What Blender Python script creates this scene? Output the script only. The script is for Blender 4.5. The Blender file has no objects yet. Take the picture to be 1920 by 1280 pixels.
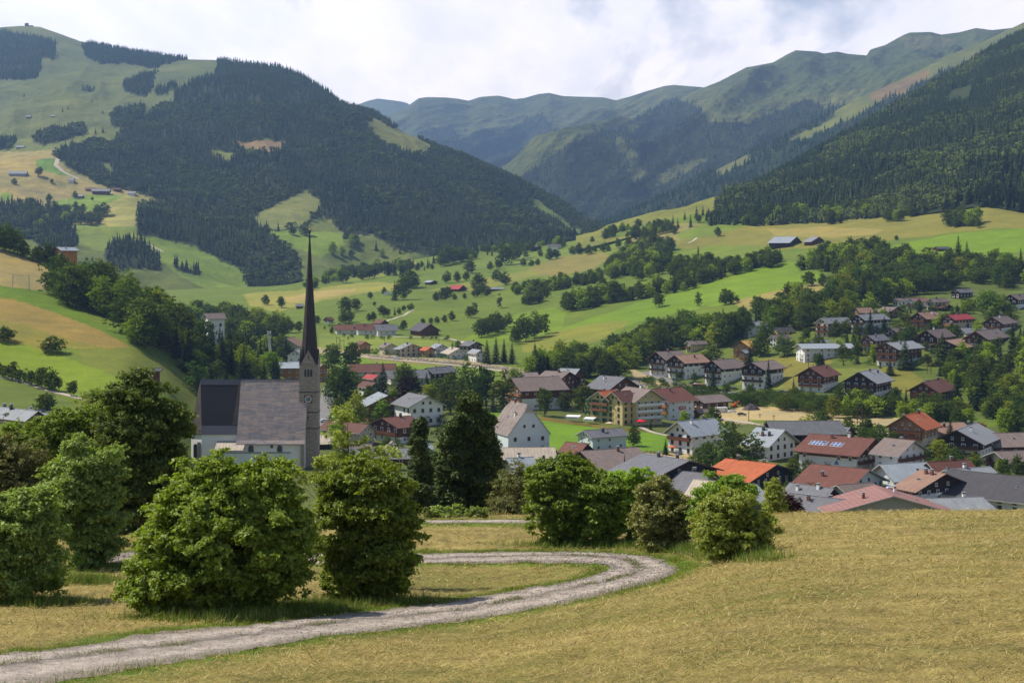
import bpy, bmesh, math, random
import numpy as np
from mathutils import Vector, Matrix
R = math.radians
random.seed(7)
RNG = np.random.default_rng(7)

# ------------------------------------------------------------------ camera
S = bpy.context.scene
COL = S.collection
F, CX, CY = 2667.0, 960.0, 500.0        # 50 mm lens in photograph pixels; eye level at row 500
cd = bpy.data.cameras.new("camera"); cam = bpy.data.objects.new("camera", cd); COL.objects.link(cam)
cd.lens = 50; cd.sensor_width = 36; cd.shift_y = -(640 - CY) / 1920
cd.clip_start = 0.5; cd.clip_end = 60000
cam.location = (0, 0, 0); cam.rotation_euler = (R(90), 0, 0)
S.camera = cam
S.render.resolution_x, S.render.resolution_y = 1024, 682
S.view_settings.view_transform = 'Standard'; S.view_settings.look = 'None'
S.view_settings.exposure = 0.42; S.view_settings.gamma = 1.0
S.cycles.max_bounces = 5; S.cycles.diffuse_bounces = 2; S.cycles.transmission_bounces = 3
S.cycles.transparent_max_bounces = 8; S.cycles.volume_bounces = 0
S.cycles.use_denoising = True
S.cycles.use_adaptive_sampling = True; S.cycles.adaptive_threshold = 0.015

# ------------------------------------------------------------------ sun and sky
SUN_EL, SUN_AZ = 54.0, 73.0             # azimuth: degrees left of the view direction
sdir = Vector((-math.sin(R(SUN_AZ)) * math.cos(R(SUN_EL)), math.cos(R(SUN_AZ)) * math.cos(R(SUN_EL)), math.sin(R(SUN_EL))))
sl = bpy.data.lights.new("sun", 'SUN'); sl.energy = 5.0; sl.angle = R(0.5); sl.color = (1.0, 0.93, 0.81)
so = bpy.data.objects.new("sun", sl); COL.objects.link(so)
so.rotation_euler = sdir.to_track_quat('Z', 'Y').to_euler(); so.location = (0, 0, 60)
W = bpy.data.worlds.new("World"); S.world = W; W.use_nodes = True

def nd(nt, t, x=None, **k):
    n = nt.nodes.new(t)
    for a, b in k.items():
        setattr(n, a, b)
    return n
def lk(nt, a, b): nt.links.new(a, b)

def build_world():
    nt = W.node_tree; nt.nodes.clear()
    out = nd(nt, 'ShaderNodeOutputWorld'); bg = nd(nt, 'ShaderNodeBackground')
    sky = nd(nt, 'ShaderNodeTexSky', sky_type='NISHITA', sun_disc=False)
    sky.sun_elevation = R(SUN_EL); sky.sun_rotation = -R(SUN_AZ); sky.altitude = 900
    sky.air_density = 1.0; sky.dust_density = 1.2
    tc = nd(nt, 'ShaderNodeTexCoord'); sep = nd(nt, 'ShaderNodeSeparateXYZ'); lk(nt, tc.outputs['Generated'], sep.inputs[0])
    # clouds as a flat layer: direction / (elevation + small)
    mz = nd(nt, 'ShaderNodeMath', operation='ADD'); lk(nt, sep.outputs['Z'], mz.inputs[0]); mz.inputs[1].default_value = 0.16
    dx = nd(nt, 'ShaderNodeMath', operation='DIVIDE'); lk(nt, sep.outputs['X'], dx.inputs[0]); lk(nt, mz.outputs[0], dx.inputs[1])
    dy = nd(nt, 'ShaderNodeMath', operation='DIVIDE'); lk(nt, sep.outputs['Y'], dy.inputs[0]); lk(nt, mz.outputs[0], dy.inputs[1])
    cmb = nd(nt, 'ShaderNodeCombineXYZ'); lk(nt, dx.outputs[0], cmb.inputs[0]); lk(nt, dy.outputs[0], cmb.inputs[1])
    mp = nd(nt, 'ShaderNodeMapping'); mp.inputs['Rotation'].default_value = (0, 0, R(-38)); mp.inputs['Scale'].default_value = (1.5, 0.55, 1)
    mp.inputs['Location'].default_value = SKYLOC
    lk(nt, cmb.outputs[0], mp.inputs[0])
    n1 = nd(nt, 'ShaderNodeTexNoise'); n1.inputs['Scale'].default_value = 1.15; n1.inputs['Detail'].default_value = 7; n1.inputs['Roughness'].default_value = 0.55
    n1.inputs['Distortion'].default_value = 0.6
    lk(nt, mp.outputs[0], n1.inputs['Vector'])
    n2 = nd(nt, 'ShaderNodeTexNoise'); n2.inputs['Scale'].default_value = 3.1; n2.inputs['Detail'].default_value = 6; n2.inputs['Roughness'].default_value = 0.6
    lk(nt, mp.outputs[0], n2.inputs['Vector'])
    r1 = nd(nt, 'ShaderNodeMapRange'); r1.inputs['From Min'].default_value = 0.30; r1.inputs['From Max'].default_value = 0.44
    lk(nt, n1.outputs['Fac'], r1.inputs[0])
    # open blue sky overhead: the thin cloud lies toward the horizon
    el = nd(nt, 'ShaderNodeMapRange'); el.inputs['From Min'].default_value = 0.22; el.inputs['From Max'].default_value = 0.42
    el.inputs['To Min'].default_value = 1.0; el.inputs['To Max'].default_value = 0.05
    lk(nt, sep.outputs['Z'], el.inputs[0])
    fac = nd(nt, 'ShaderNodeMath', operation='MULTIPLY'); lk(nt, r1.outputs[0], fac.inputs[0]); lk(nt, el.outputs[0], fac.inputs[1])
    fr = nd(nt, 'ShaderNodeMapRange'); fr.inputs['From Min'].default_value = -.1; fr.inputs['From Max'].default_value = .75; fr.inputs['To Min'].default_value = .12; fr.inputs['To Max'].default_value = .95
    lk(nt, sep.outputs['Y'], fr.inputs[0])          # the veil of cloud hangs over the mountains ahead, the sky behind is clear
    fm = nd(nt, 'ShaderNodeMath', operation='MULTIPLY'); lk(nt, fac.outputs[0], fm.inputs[0]); lk(nt, fr.outputs[0], fm.inputs[1])
    cr = nd(nt, 'ShaderNodeValToRGB')
    cr.color_ramp.elements[0].position = 0.3; cr.color_ramp.elements[0].color = (1.48, 1.31, 1.22, 1)
    cr.color_ramp.elements[1].position = 0.62; cr.color_ramp.elements[1].color = (1.90, 1.64, 1.46, 1)
    lk(nt, n2.outputs['Fac'], cr.inputs[0])
    skm = nd(nt, 'ShaderNodeVectorMath', operation='SCALE'); skm.inputs['Scale'].default_value = 0.07
    lk(nt, sky.outputs[0], skm.inputs[0])
    mix = nd(nt, 'ShaderNodeMix', data_type='RGBA'); lk(nt, fm.outputs[0], mix.inputs[0])
    lk(nt, skm.outputs[0], mix.inputs[6]); lk(nt, cr.outputs[0], mix.inputs[7])
    bg.inputs['Strength'].default_value = 1.0
    lk(nt, mix.outputs[2], bg.inputs['Color']); lk(nt, bg.outputs[0], out.inputs['Surface'])
SKYLOC = (3.1, 1.7, 0); HAZE = 6.9e-5
build_world()

# ------------------------------------------------------------------ small tools
def P(px, py, d): return Vector(((px - CX) / F * d, d, -(py - CY) / F * d))
def tag(o, label=None, cat=None, group=None, kind=None):
    if label: o['label'] = label
    if cat: o['category'] = cat
    if group: o['group'] = group
    if kind: o['kind'] = kind
    return o
def link(name, me, parent=None, mats=None):
    o = bpy.data.objects.new(name, me); COL.objects.link(o)
    if parent is not None: o.parent = parent
    for m in (mats or []): me.materials.append(m)
    return o
def empty(name, loc=(0, 0, 0), rz=0):
    o = bpy.data.objects.new(name, None); COL.objects.link(o); o.location = loc; o.rotation_euler = (0, 0, rz)
    o.empty_display_size = 0.3
    return o
def np_mesh(name, co, faces, k=None, mat_idx=None, smooth=False, col=None):
    """co (n,3); faces (m,k) int array -> mesh, built with foreach_set."""
    co = np.asarray(co, np.float32); faces = np.asarray(faces, np.int32)
    me = bpy.data.meshes.new(name); m, k = faces.shape
    me.vertices.add(len(co)); me.vertices.foreach_set('co', co.ravel())
    me.loops.add(m * k); me.loops.foreach_set('vertex_index', faces.ravel())
    me.polygons.add(m); me.polygons.foreach_set('loop_start', np.arange(0, m * k, k, dtype=np.int32))
    if mat_idx is not None: me.polygons.foreach_set('material_index', np.asarray(mat_idx, np.int32))
    if smooth: me.polygons.foreach_set('use_smooth', np.ones(m, bool))
    me.update(calc_edges=True)
    if col is not None:
        a = me.color_attributes.new('Col', 'FLOAT_COLOR', 'POINT')
        c4 = np.ones((len(co), 4), np.float32); c4[:, :3] = col; a.data.foreach_set('color', c4.ravel())
    return me

# ------------------------------------------------------------------ noise in numpy
def _hash(ix, iy, seed):
    h = (ix.astype(np.int64) * 374761393 + iy.astype(np.int64) * 668265263 + seed * 974711) & 0xffffffff
    h = ((h ^ (h >> 13)) * 1274126177) & 0xffffffff
    return ((h ^ (h >> 16)) & 0xffff) / 65535.0
def vnoise(x, y, seed=0):
    x = np.asarray(x, float); y = np.asarray(y, float)
    ix = np.floor(x); iy = np.floor(y); fx = x - ix; fy = y - iy
    fx = fx * fx * fx * (fx * (fx * 6 - 15) + 10); fy = fy * fy * fy * (fy * (fy * 6 - 15) + 10)
    a = _hash(ix, iy, seed); b = _hash(ix + 1, iy, seed); c = _hash(ix, iy + 1, seed); d = _hash(ix + 1, iy + 1, seed)
    return (a + (b - a) * fx) * (1 - fy) + (c + (d - c) * fx) * fy
def fbm(x, y, seed=0, o=4, g=0.5):
    s = 0; a = 1; t = 0
    for i in range(o):
        s = s + a * vnoise(x * 2 ** i + 17.3 * i, y * 2 ** i - 9.1 * i, seed + i); t += a; a *= g
    return s / t
def ridged(x, y, seed=0, o=4):
    s = 0; a = 1; t = 0
    for i in range(o):
        s = s + a * (1 - np.abs(2 * vnoise(x * 2 ** i, y * 2 ** i, seed + i) - 1)); t += a; a *= 0.5
    return s / t
def inpoly(px, py, poly):
    r = np.zeros(px.shape, bool); n = len(poly)
    for i in range(n):
        x1, y1 = poly[i]; x2, y2 = poly[(i + 1) % n]
        if y1 == y2: continue
        c = ((y1 > py) != (y2 > py)) & (px < (x2 - x1) * (py - y1) / (y2 - y1) + x1)
        r ^= c
    return r
def wob(px, py, amp=6, s=22, seed=90):
    return px + (fbm(px / s, py / s, seed, 3) - .5) * 2 * amp, py + (fbm(px / s + 50, py / s, seed + 5, 3) - .5) * amp

# ------------------------------------------------------------------ ground sheets
# each sheet: rows of knots; a row is [(px, depth, py), ...]; heights are world heights of real slopes
class Sheet:
    def __init__(s, name, rows, step=3.0, rstep=2.0, x0=-330, x1=2250, smooth=8, disp=None, base=None, polys=(), kind='structure'):
        s.name = name
        s.cx = np.arange(x0, x1 + step, step); n = len(s.cx)
        D = []; H = []
        for r in rows:
            r = sorted(r); xs = [q[0] for q in r]
            d = np.interp(s.cx, xs, [q[1] for q in r]); hh = np.interp(s.cx, xs, [(q[2] - CY) * q[1] / F for q in r])
            D.append(d); H.append(hh)
        D = np.array(D); H = np.array(H)
        if smooth:
            k = np.exp(-np.linspace(-2, 2, 2 * smooth + 1) ** 2); k /= k.sum()
            def sm(a): return np.convolve(np.pad(a, smooth, mode='edge'), k, mode='valid')
            D = np.array([sm(a) for a in D]); H2 = [sm(a) for a in H]
            H2[-2] = H[-2] * 0.75 + H2[-2] * 0.25; H = np.array(H2)     # keep the crest line
        dd = []; hh = []; tt = []
        PY = CY + H * F / D
        for i in range(len(rows) - 1):
            m = int(max(3, min(400, np.abs(PY[i] - PY[i + 1]).max() / rstep)))
            if i == len(rows) - 2: m = 8
            t = np.arange(m) / m
            dd.append(D[i][None] + (D[i + 1] - D[i])[None] * t[:, None]); hh.append(H[i][None] + (H[i + 1] - H[i])[None] * t[:, None])
            tt.append(i + t)
        dd.append(D[-1][None]); hh.append(H[-1][None]); tt.append(np.array([len(rows) - 1.0]))
        s.D = np.vstack(dd); s.H = np.vstack(hh); s.T = np.concatenate(tt)
        # soften kinks along the slope
        Hs = s.H.copy(); ncrest = np.searchsorted(s.T, len(rows) - 2)
        for _ in range(6):
            Hs[1:ncrest - 1] = (Hs[:ncrest - 2] + 2 * Hs[1:ncrest - 1] + Hs[2:ncrest]) / 4
        s.H = Hs; s.ncrest = ncrest
        s.PX = np.broadcast_to(s.cx[None], s.D.shape).copy(); s.PY0 = CY + s.H * F / s.D
        s.X = (s.PX - CX) / F * s.D; s.Y = s.D; s.Z = -s.H.copy()
        if disp is not None: s.Z += disp(s)
        s.PY = CY - s.Z * F / s.D
        s.base = base; s.polys = polys
    def build(s, mat, kind='structure', label=None):
        nr, nc = s.D.shape
        col = s.base(s)
        qx, qy = wob(s.PX, s.PY, 5, 26)
        for poly, c in s.polys:
            m = inpoly(qx, qy, poly); col[m] = c
        s.col = col
        idx = np.arange(nr * nc).reshape(nr, nc)
        f = np.stack([idx[:-1, :-1], idx[:-1, 1:], idx[1:, 1:], idx[1:, :-1]], -1).reshape(-1, 4)
        me = np_mesh(s.name, np.stack([s.X, s.Y, s.Z], -1).reshape(-1, 3), f, smooth=True, col=col.reshape(-1, 3))
        s.ob = link(s.name, me, None, [mat]); tag(s.ob, kind=kind)
        return s.ob
    def hit(s, px, py):
        c = (px - s.cx[0]) / (s.cx[1] - s.cx[0]); i = int(np.clip(math.floor(c), 0, len(s.cx) - 2)); w = c - i
        pyc = s.PY[:, i] * (1 - w) + s.PY[:, i + 1] * w
        dc = s.D[:, i] * (1 - w) + s.D[:, i + 1] * w
        for j in range(1, s.ncrest + 1):
            if pyc[j] <= py < pyc[j - 1]:
                t = (pyc[j - 1] - py) / (pyc[j - 1] - pyc[j]); d = dc[j - 1] + t * (dc[j] - dc[j - 1])
                return P(px, py, d)
        return None
    def zat(s, px, d):
        """ground height at column px and depth d"""
        c = (px - s.cx[0]) / (s.cx[1] - s.cx[0]); i = int(np.clip(math.floor(c), 0, len(s.cx) - 2)); w = c - i
        return float(np.interp(d, s.D[:, i] * (1 - w) + s.D[:, i + 1] * w, s.Z[:, i] * (1 - w) + s.Z[:, i + 1] * w))

g1 = (.125, .215, .018); g2 = (.102, .160, .024); g3 = (.135, .165, .045); y1 = (.30, .26, .12); y2 = (.19, .23, .045)
b1 = (.27, .19, .085); dk = (.030, .048, .018); gv = (.27, .24, .19); vg = (.07, .10, .03); al = (.070, .098, .038); rk = (.30, .24, .2)

def const(c):
    def fn(s):
        a = np.empty(s.D.shape + (3,)); a[:] = c; return a
    return fn

def alpine(s):
    n = ridged((s.X * .9 - s.Y * .5) / 330, (s.Y + s.X) / 1500, 15, 4)[..., None]; m = fbm(s.X / 260, s.Y / 700, 17, 4)[..., None]; w = fbm(s.X / 900, s.Y / 1800, 19, 3)[..., None]
    a = np.array(al) * (.75 + .5 * m) + np.array((.05, .045, .02)) * np.clip(w - .45, 0, 1) * 2
    k = np.clip((.50 - n) * 5, 0, 1) * .55 + np.clip((m - .56) * 8, 0, 1) * .45
    return a * (1 - k) + np.array((.038, .055, .030)) * k
# A: the mown slope the photographer stands on
def H2py(d, H): return CY + H * F / d
A = Sheet('field', [
    [(-330, 5, H2py(5, 3.0)), (900, 5, H2py(5, 3.0)), (1500, 5, H2py(5, 2.3)), (2250, 5, H2py(5, 2.2))],
    [(-330, 10, H2py(10, 4.3)), (900, 10, H2py(10, 4.3)), (1500, 10, H2py(10, 3.4)), (2250, 10, H2py(10, 3.2))],
    [(-330, 16, 1440), (900, 16, 1425), (1250, 16, 1330), (1500, 16, 1275), (1920, 16, 1255), (2250, 16, 1250)],
    [(-330, 23, 1300), (100, 23, 1292), (900, 23, 1290), (1250, 23, 1215), (1500, 25, 1160), (1920, 25, 1140), (2250, 25, 1135)],
    [(-330, 35, 1220), (100, 35, 1212), (900, 35, 1207), (1250, 35, 1140), (1500, 40, 1062), (1920, 40, 1045), (2250, 40, 1040)],
    [(-330, 45, 1165), (100, 45, 1155), (900, 45, 1150), (1250, 46, 1095), (1500, 55, 1006), (1920, 53, 1000), (2250, 53, 996)],
    [(-330, 55, 1112), (100, 55, 1105), (900, 55, 1095), (1250, 57, 1056), (1500, 67, 975), (1920, 65, 970), (2250, 65, 968)],
    [(-330, 65, 1055), (100, 65, 1050), (900, 65, 1045), (1250, 67, 1022), (1420, 71, 972), (1500, 73, 966), (1920, 72, 959), (2250, 72, 955)],
    [(-330, 78, 992), (100, 78, 990), (700, 79, 972), (1000, 79, 972), (1250, 80, 968), (1420, 78, 964), (1500, 78, 961), (1700, 78, 958), (1920, 77, 955), (2250, 77, 952)],
    [(-330, 92, 978), (100, 92, 975), (700, 92, 966), (1000, 88, 966), (1250, 84, 967), (1420, 81, 967), (1500, 81, 965), (1920, 80, 960), (2250, 80, 958)],
    [(-330, 300, H2py(300, 82)), (2250, 300, H2py(300, 82))],
], step=3.5, x0=-1600, x1=3600, rstep=2.2, smooth=14, disp=lambda s: (fbm(s.X / 2.2, s.Y / 2.2, 3, 3) - .5) * 0.10 + (fbm(s.X / 9, s.Y / 9, 5, 2) - .5) * 0.15 + (fbm(s.X / .5, s.Y / .4, 6, 2) - .5) * .11, base=const((.34, .27, .10)))
# a middle section of the hidden drop keeps the brow round
# B: valley floor, village and the meadows that rise behind it
B = Sheet('ground', [
    [(-330, 270, H2py(270, 80)), (2250, 270, H2py(270, 80))],
    [(-330, 420, H2py(420, 74)), (2250, 420, H2py(420, 74))],
    [(-330, 560, H2py(560, 71)), (1000, 560, 833), (1300, 560, 840), (1920, 560, 846), (2250, 560, 846)],
    [(-330, 700, 752), (1000, 700, 755), (1300, 700, 768), (1920, 690, 775), (2250, 690, 775)],
    [(-330, 860, 697), (600, 860, 694), (1000, 860, 697), (1200, 830, 725), (1330, 800, 742), (1500, 740, 745), (1920, 740, 735), (2250, 740, 735)],
    [(-330, 1000, 660), (600, 1000, 658), (900, 1000, 665), (1000, 980, 672), (1200, 950, 680), (1400, 900, 668), (1600, 860, 655), (1920, 840, 650), (2250, 840, 640)],
    [(-330, 1200, 625), (600, 1200, 622), (900, 1180, 628), (1000, 1130, 635), (1200, 1080, 622), (1400, 1010, 600), (1600, 1000, 585), (1920, 960, 590), (2250, 960, 580)],
    [(-330, 1400, 600), (600, 1400, 590), (900, 1380, 585), (1200, 1250, 570), (1400, 1200, 545), (1600, 1200, 520), (1920, 1120, 535), (2250, 1120, 525)],
    [(-330, 1650, 575), (600, 1650, 560), (900, 1650, 545), (1200, 1500, 520), (1400, 1450, 490), (1600, 1400, 470), (1920, 1280, 480), (2250, 1280, 470)],
    [(-330, 2000, 560), (600, 1950, 535), (800, 1950, 515), (1000, 1950, 500), (1200, 1800, 478), (1400, 1700, 455), (1600, 1600, 440), (1920, 1450, 430), (2250, 1450, 420)],
    [(-330, 2300, 550), (480, 2250, 545), (560, 2250, 528), (700, 2300, 500), (850, 2300, 474), (1000, 2300, 464), (1130, 2150, 442), (1200, 2100, 424), (1300, 2000, 398), (1400, 1950, 405), (1550, 1880, 405), (1700, 1800, 385), (1850, 1700, 360), (1920, 1650, 380), (2250, 1650, 370)],
    [(-330, 2700, 640), (1000, 2700, 560), (1300, 2300, 520), (1920, 2100, 480), (2250, 2100, 480)],
], rstep=1.6, smooth=14, disp=lambda s: (fbm(s.X / 130, s.Y / 130, 11, 4) - .5) * np.clip((s.D - 800) / 500, 0, 1) * 9 * np.clip((2300 - s.D) / 500, .3, 1), base=const(g2))
# C: the slope on the left
Cc = Sheet('hillside', [
    [(-330, 330, H2py(330, 60)), (200, 360, H2py(360, 66)), (300, 400, H2py(400, 78)), (560, 450, H2py(450, 84)), (640, 470, H2py(470, 95))],
    [(-330, 420, 800), (0, 440, 800), (230, 440, 820), (320, 450, 880), (370, 470, 930), (480, 480, 960), (640, 500, 980)],
    [(-330, 520, 690), (0, 540, 700), (230, 540, 715), (310, 555, 750), (370, 570, 800), (480, 580, 850), (640, 600, 900)],
    [(-330, 620, 580), (0, 640, 590), (250, 620, 640), (370, 650, 690), (480, 690, 730), (640, 720, 800)],
    [(-330, 720, 490), (0, 740, 500), (110, 740, 530), (250, 720, 590), (370, 720, 645), (480, 740, 690), (560, 760, 730), (640, 800, 770)],
    [(-330, 820, 405), (-150, 820, 420), (0, 820, 446), (60, 820, 470), (110, 820, 492), (250, 800, 560), (370, 780, 620), (480, 800, 675), (560, 820, 715), (640, 850, 760)],
    [(-330, 1000, 520), (0, 1000, 560), (250, 1000, 640), (640, 1000, 800)],
], x1=640, rstep=2, smooth=10, disp=lambda s: (fbm(s.X / 60, s.Y / 60, 21, 4) - .5) * 4, base=const(g2))
# D: wooded mountain on the right
Dm = Sheet('mountain', [
    [(1080, 2000, 470), (1200, 2000, 440), (1300, 1900, 425), (1400, 1850, 428), (1550, 1780, 425), (1700, 1700, 405), (1850, 1600, 385), (1920, 1560, 400), (2250, 1560, 390)],
    [(1080, 2350, 450), (1200, 2300, 418), (1300, 2250, 385), (1400, 2150, 375), (1550, 2100, 350), (1700, 2050, 310), (1850, 2000, 275), (1920, 1950, 265), (2250, 1900, 220)],
    [(1080, 2600, 470), (1130, 2550, 460), (1180, 2500, 450), (1240, 2500, 436), (1300, 2500, 418), (1325, 2500, 404), (1345, 2500, 388), (1380, 2500, 366), (1430, 2550, 345), (1500, 2600, 306), (1600, 2700, 248), (1700, 2850, 188), (1800, 3000, 134), (1920, 3200, 62), (2250, 3600, -120)],
    [(1080, 3300, 520), (1920, 3900, 300), (2250, 4300, 100)],
], x0=1080, rstep=2.2, smooth=6, disp=lambda s: (ridged(s.X / 260 + s.Y / 900, s.Y / 900, 31, 4) - .6) * 50 * np.clip(np.minimum(s.T[:, None] * 1.2, (2 - s.T[:, None]) * 1.4), 0.06, 1) * (s.T[:, None] <= 2.2), base=const(dk))
# E: wooded mountain in the middle, farmland and alpine pasture on the left
E = Sheet('mountain', [
    [(-330, 1500, 600), (450, 1900, 590), (560, 2100, 560), (700, 2200, 520), (850, 2300, 490), (1000, 2350, 475), (1130, 2500, 450), (1200, 2500, 450)],
    [(-330, 1900, 500), (0, 1950, 490), (250, 2050, 500), (450, 2200, 530), (560, 2300, 510), (700, 2400, 490), (850, 2500, 472), (1000, 2600, 462), (1130, 2700, 446), (1200, 2700, 448)],
    [(-330, 2400, 400), (0, 2400, 395), (250, 2450, 410), (450, 2500, 440), (560, 2600, 430), (700, 2700, 420), (850, 2800, 425), (1000, 2850, 430), (1130, 2900, 438), (1200, 2900, 445)],
    [(-330, 2900, 300), (0, 2900, 300), (110, 2900, 300), (250, 2850, 330), (450, 2900, 350), (600, 3000, 330), (750, 3050, 340), (900, 3100, 370), (1000, 3100, 400), (1130, 3100, 436), (1200, 3100, 444)],
    [(-330, 3500, 235), (0, 3500, 235), (200, 3400, 225), (330, 3300, 225), (450, 3350, 230), (600, 3400, 235), (750, 3400, 275), (900, 3400, 325), (1000, 3350, 370), (1130, 3300, 436), (1200, 3300, 443)],
    [(-330, 4300, 140), (0, 4300, 150), (200, 4200, 150), (330, 3900, 155), (450, 3800, 160), (600, 3700, 190), (750, 3600, 258), (900, 3550, 312), (1000, 3450, 357), (1130, 3400, 436), (1200, 3400, 443)],
    [(-330, 5600, 75), (0, 5600, 52), (45, 5600, 49), (75, 5600, 51), (150, 5400, 78), (250, 5200, 97), (300, 5000, 103), (340, 4900, 111), (400, 4700, 113), (450, 4500, 120), (520, 4300, 126), (570, 4200, 147), (610, 4100, 170), (640, 4000, 196), (700, 3900, 211), (760, 3800, 250), (830, 3750, 278), (900, 3700, 306), (1000, 3600, 352), (1060, 3550, 382), (1130, 3500, 440), (1200, 3500, 445)],
    [(-330, 6600, 250), (0, 6600, 250), (520, 5600, 300), (900, 4700, 400), (1130, 4200, 470), (1200, 4200, 470)],
], x1=1200, rstep=2.4, smooth=5, disp=lambda s: ((ridged((s.X + s.Y * .25) / 420, s.Y / 1500, 41, 5) - .6) * 85 * np.clip((s.D - 2300) / 900, 0.0, 1) + (fbm(s.X / 200, s.Y / 200, 47, 3) - .5) * 46) * np.clip((6 - s.T[:, None]) / 1.2, 0.05, 1), base=const(dk))
# G: far ridges
G3 = Sheet('mountain', [
    [(1000, 3400, 470), (1200, 3400, 440), (1500, 3300, 400), (2250, 3300, 300)],
    [(1000, 4100, 460), (1130, 4100, 424), (1180, 4200, 400), (1250, 4200, 366), (1320, 4300, 330), (1400, 4400, 290), (1470, 4500, 258), (1540, 4700, 222), (1600, 4800, 190), (1640, 4900, 172), (1700, 5000, 144), (1780, 5100, 104), (1850, 5200, 76), (1920, 5300, 42), (2250, 5400, -60)],
    [(1000, 5200, 520), (2250, 6200, 100)],
], x0=1000, rstep=2.4, smooth=4, disp=lambda s: (ridged(s.X / 380 + s.Y / 800, s.Y / 1100, 51, 4) - .6) * 90 * np.clip(np.minimum(s.T[:, None], 1 - s.T[:, None]) * 3, 0.04, 1) * (s.T[:, None] <= 1), base=const(dk))
G2 = Sheet('mountain', [
    [(800, 4600, 500), (1130, 4600, 470), (1500, 4500, 400), (2250, 4500, 300)],
    [(800, 5600, 400), (940, 5700, 338), (1000, 5800, 305), (1060, 5900, 268), (1110, 6000, 248), (1160, 6100, 238), (1210, 6200, 246), (1260, 6200, 240), (1330, 6300, 225), (1420, 6300, 205), (1550, 6300, 190), (1700, 6300, 150), (1920, 6300, 90), (2250, 6300, 0)],
    [(800, 7600, 420), (940, 7600, 345), (1000, 7600, 310), (1060, 7600, 275), (1110, 7600, 262), (1160, 7600, 250), (1200, 7600, 235), (1240, 7600, 205), (1300, 7600, 172), (1350, 7600, 152), (1400, 7600, 126), (1450, 7500, 117), (1475, 7500, 103), (1492, 7500, 95), (1530, 7500, 97), (1545, 7500, 101), (1570, 7500, 97), (1590, 7500, 101), (1625, 7500, 104), (1632, 7500, 93), (1660, 7500, 85), (1690, 7500, 68), (1705, 7500, 61), (1745, 7500, 60), (1765, 7500, 65), (1800, 7400, 60), (1830, 7400, 52), (1860, 7300, 56), (1920, 7200, 50), (2250, 7000, -30)],
    [(800, 9000, 450), (1200, 9000, 300), (2250, 8600, 100)],
], x0=800, rstep=2.2, smooth=1, disp=lambda s: (ridged((s.X - s.Y * .5) / 650, (s.Y + s.X * .5) / 2300, 61, 5) - .6) * 320 * np.clip((2 - s.T[:, None]) * 2.5, 0.03, 1) * np.clip(s.T[:, None] * 3, 0, 1), base=alpine)
G1 = Sheet('mountain', [
    [(560, 6500, 480), (800, 6500, 480), (1100, 6500, 460), (1400, 6500, 380)],
    [(560, 10500, 260), (640, 10500, 245), (700, 10500, 230), (766, 10500, 198), (785, 10500, 184), (800, 10500, 182), (835, 10500, 182), (860, 10500, 185), (878, 10500, 189), (900, 10500, 182), (935, 10500, 180), (965, 10500, 186), (985, 10500, 184), (1010, 10400, 176), (1030, 10300, 174), (1055, 10300, 180), (1090, 10200, 181), (1130, 10000, 182), (1155, 9900, 188), (1180, 9800, 181), (1215, 9600, 171), (1245, 9500, 162), (1265, 9500, 160), (1290, 9500, 162), (1330, 9500, 165), (1400, 9500, 200)],
    [(560, 12500, 350), (1400, 12500, 300)],
], x0=560, x1=1400, rstep=1.8, smooth=1, disp=lambda s: (ridged((s.X * .95 - s.Y * .55) / 480, (s.Y * .8 + s.X * .5) / 4200, 71, 5) - .6) * 460 * np.clip((1 - s.T[:, None]) * 3, 0.02, 1) * np.clip(s.T[:, None] * 3, 0, 1), base=alpine)
G0 = Sheet('mountain', [
    [(500, 10500, 420), (1000, 10500, 420)],
    [(500, 13500, 230), (640, 13500, 208), (690, 13500, 189), (708, 13500, 185), (725, 13500, 187), (750, 13500, 190), (765, 13500, 194), (790, 13500, 215), (1000, 13500, 260)],
    [(500, 15000, 300), (1000, 15000, 300)],
], x0=500, x1=1000, rstep=2.5, smooth=1, base=const(al))

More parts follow.
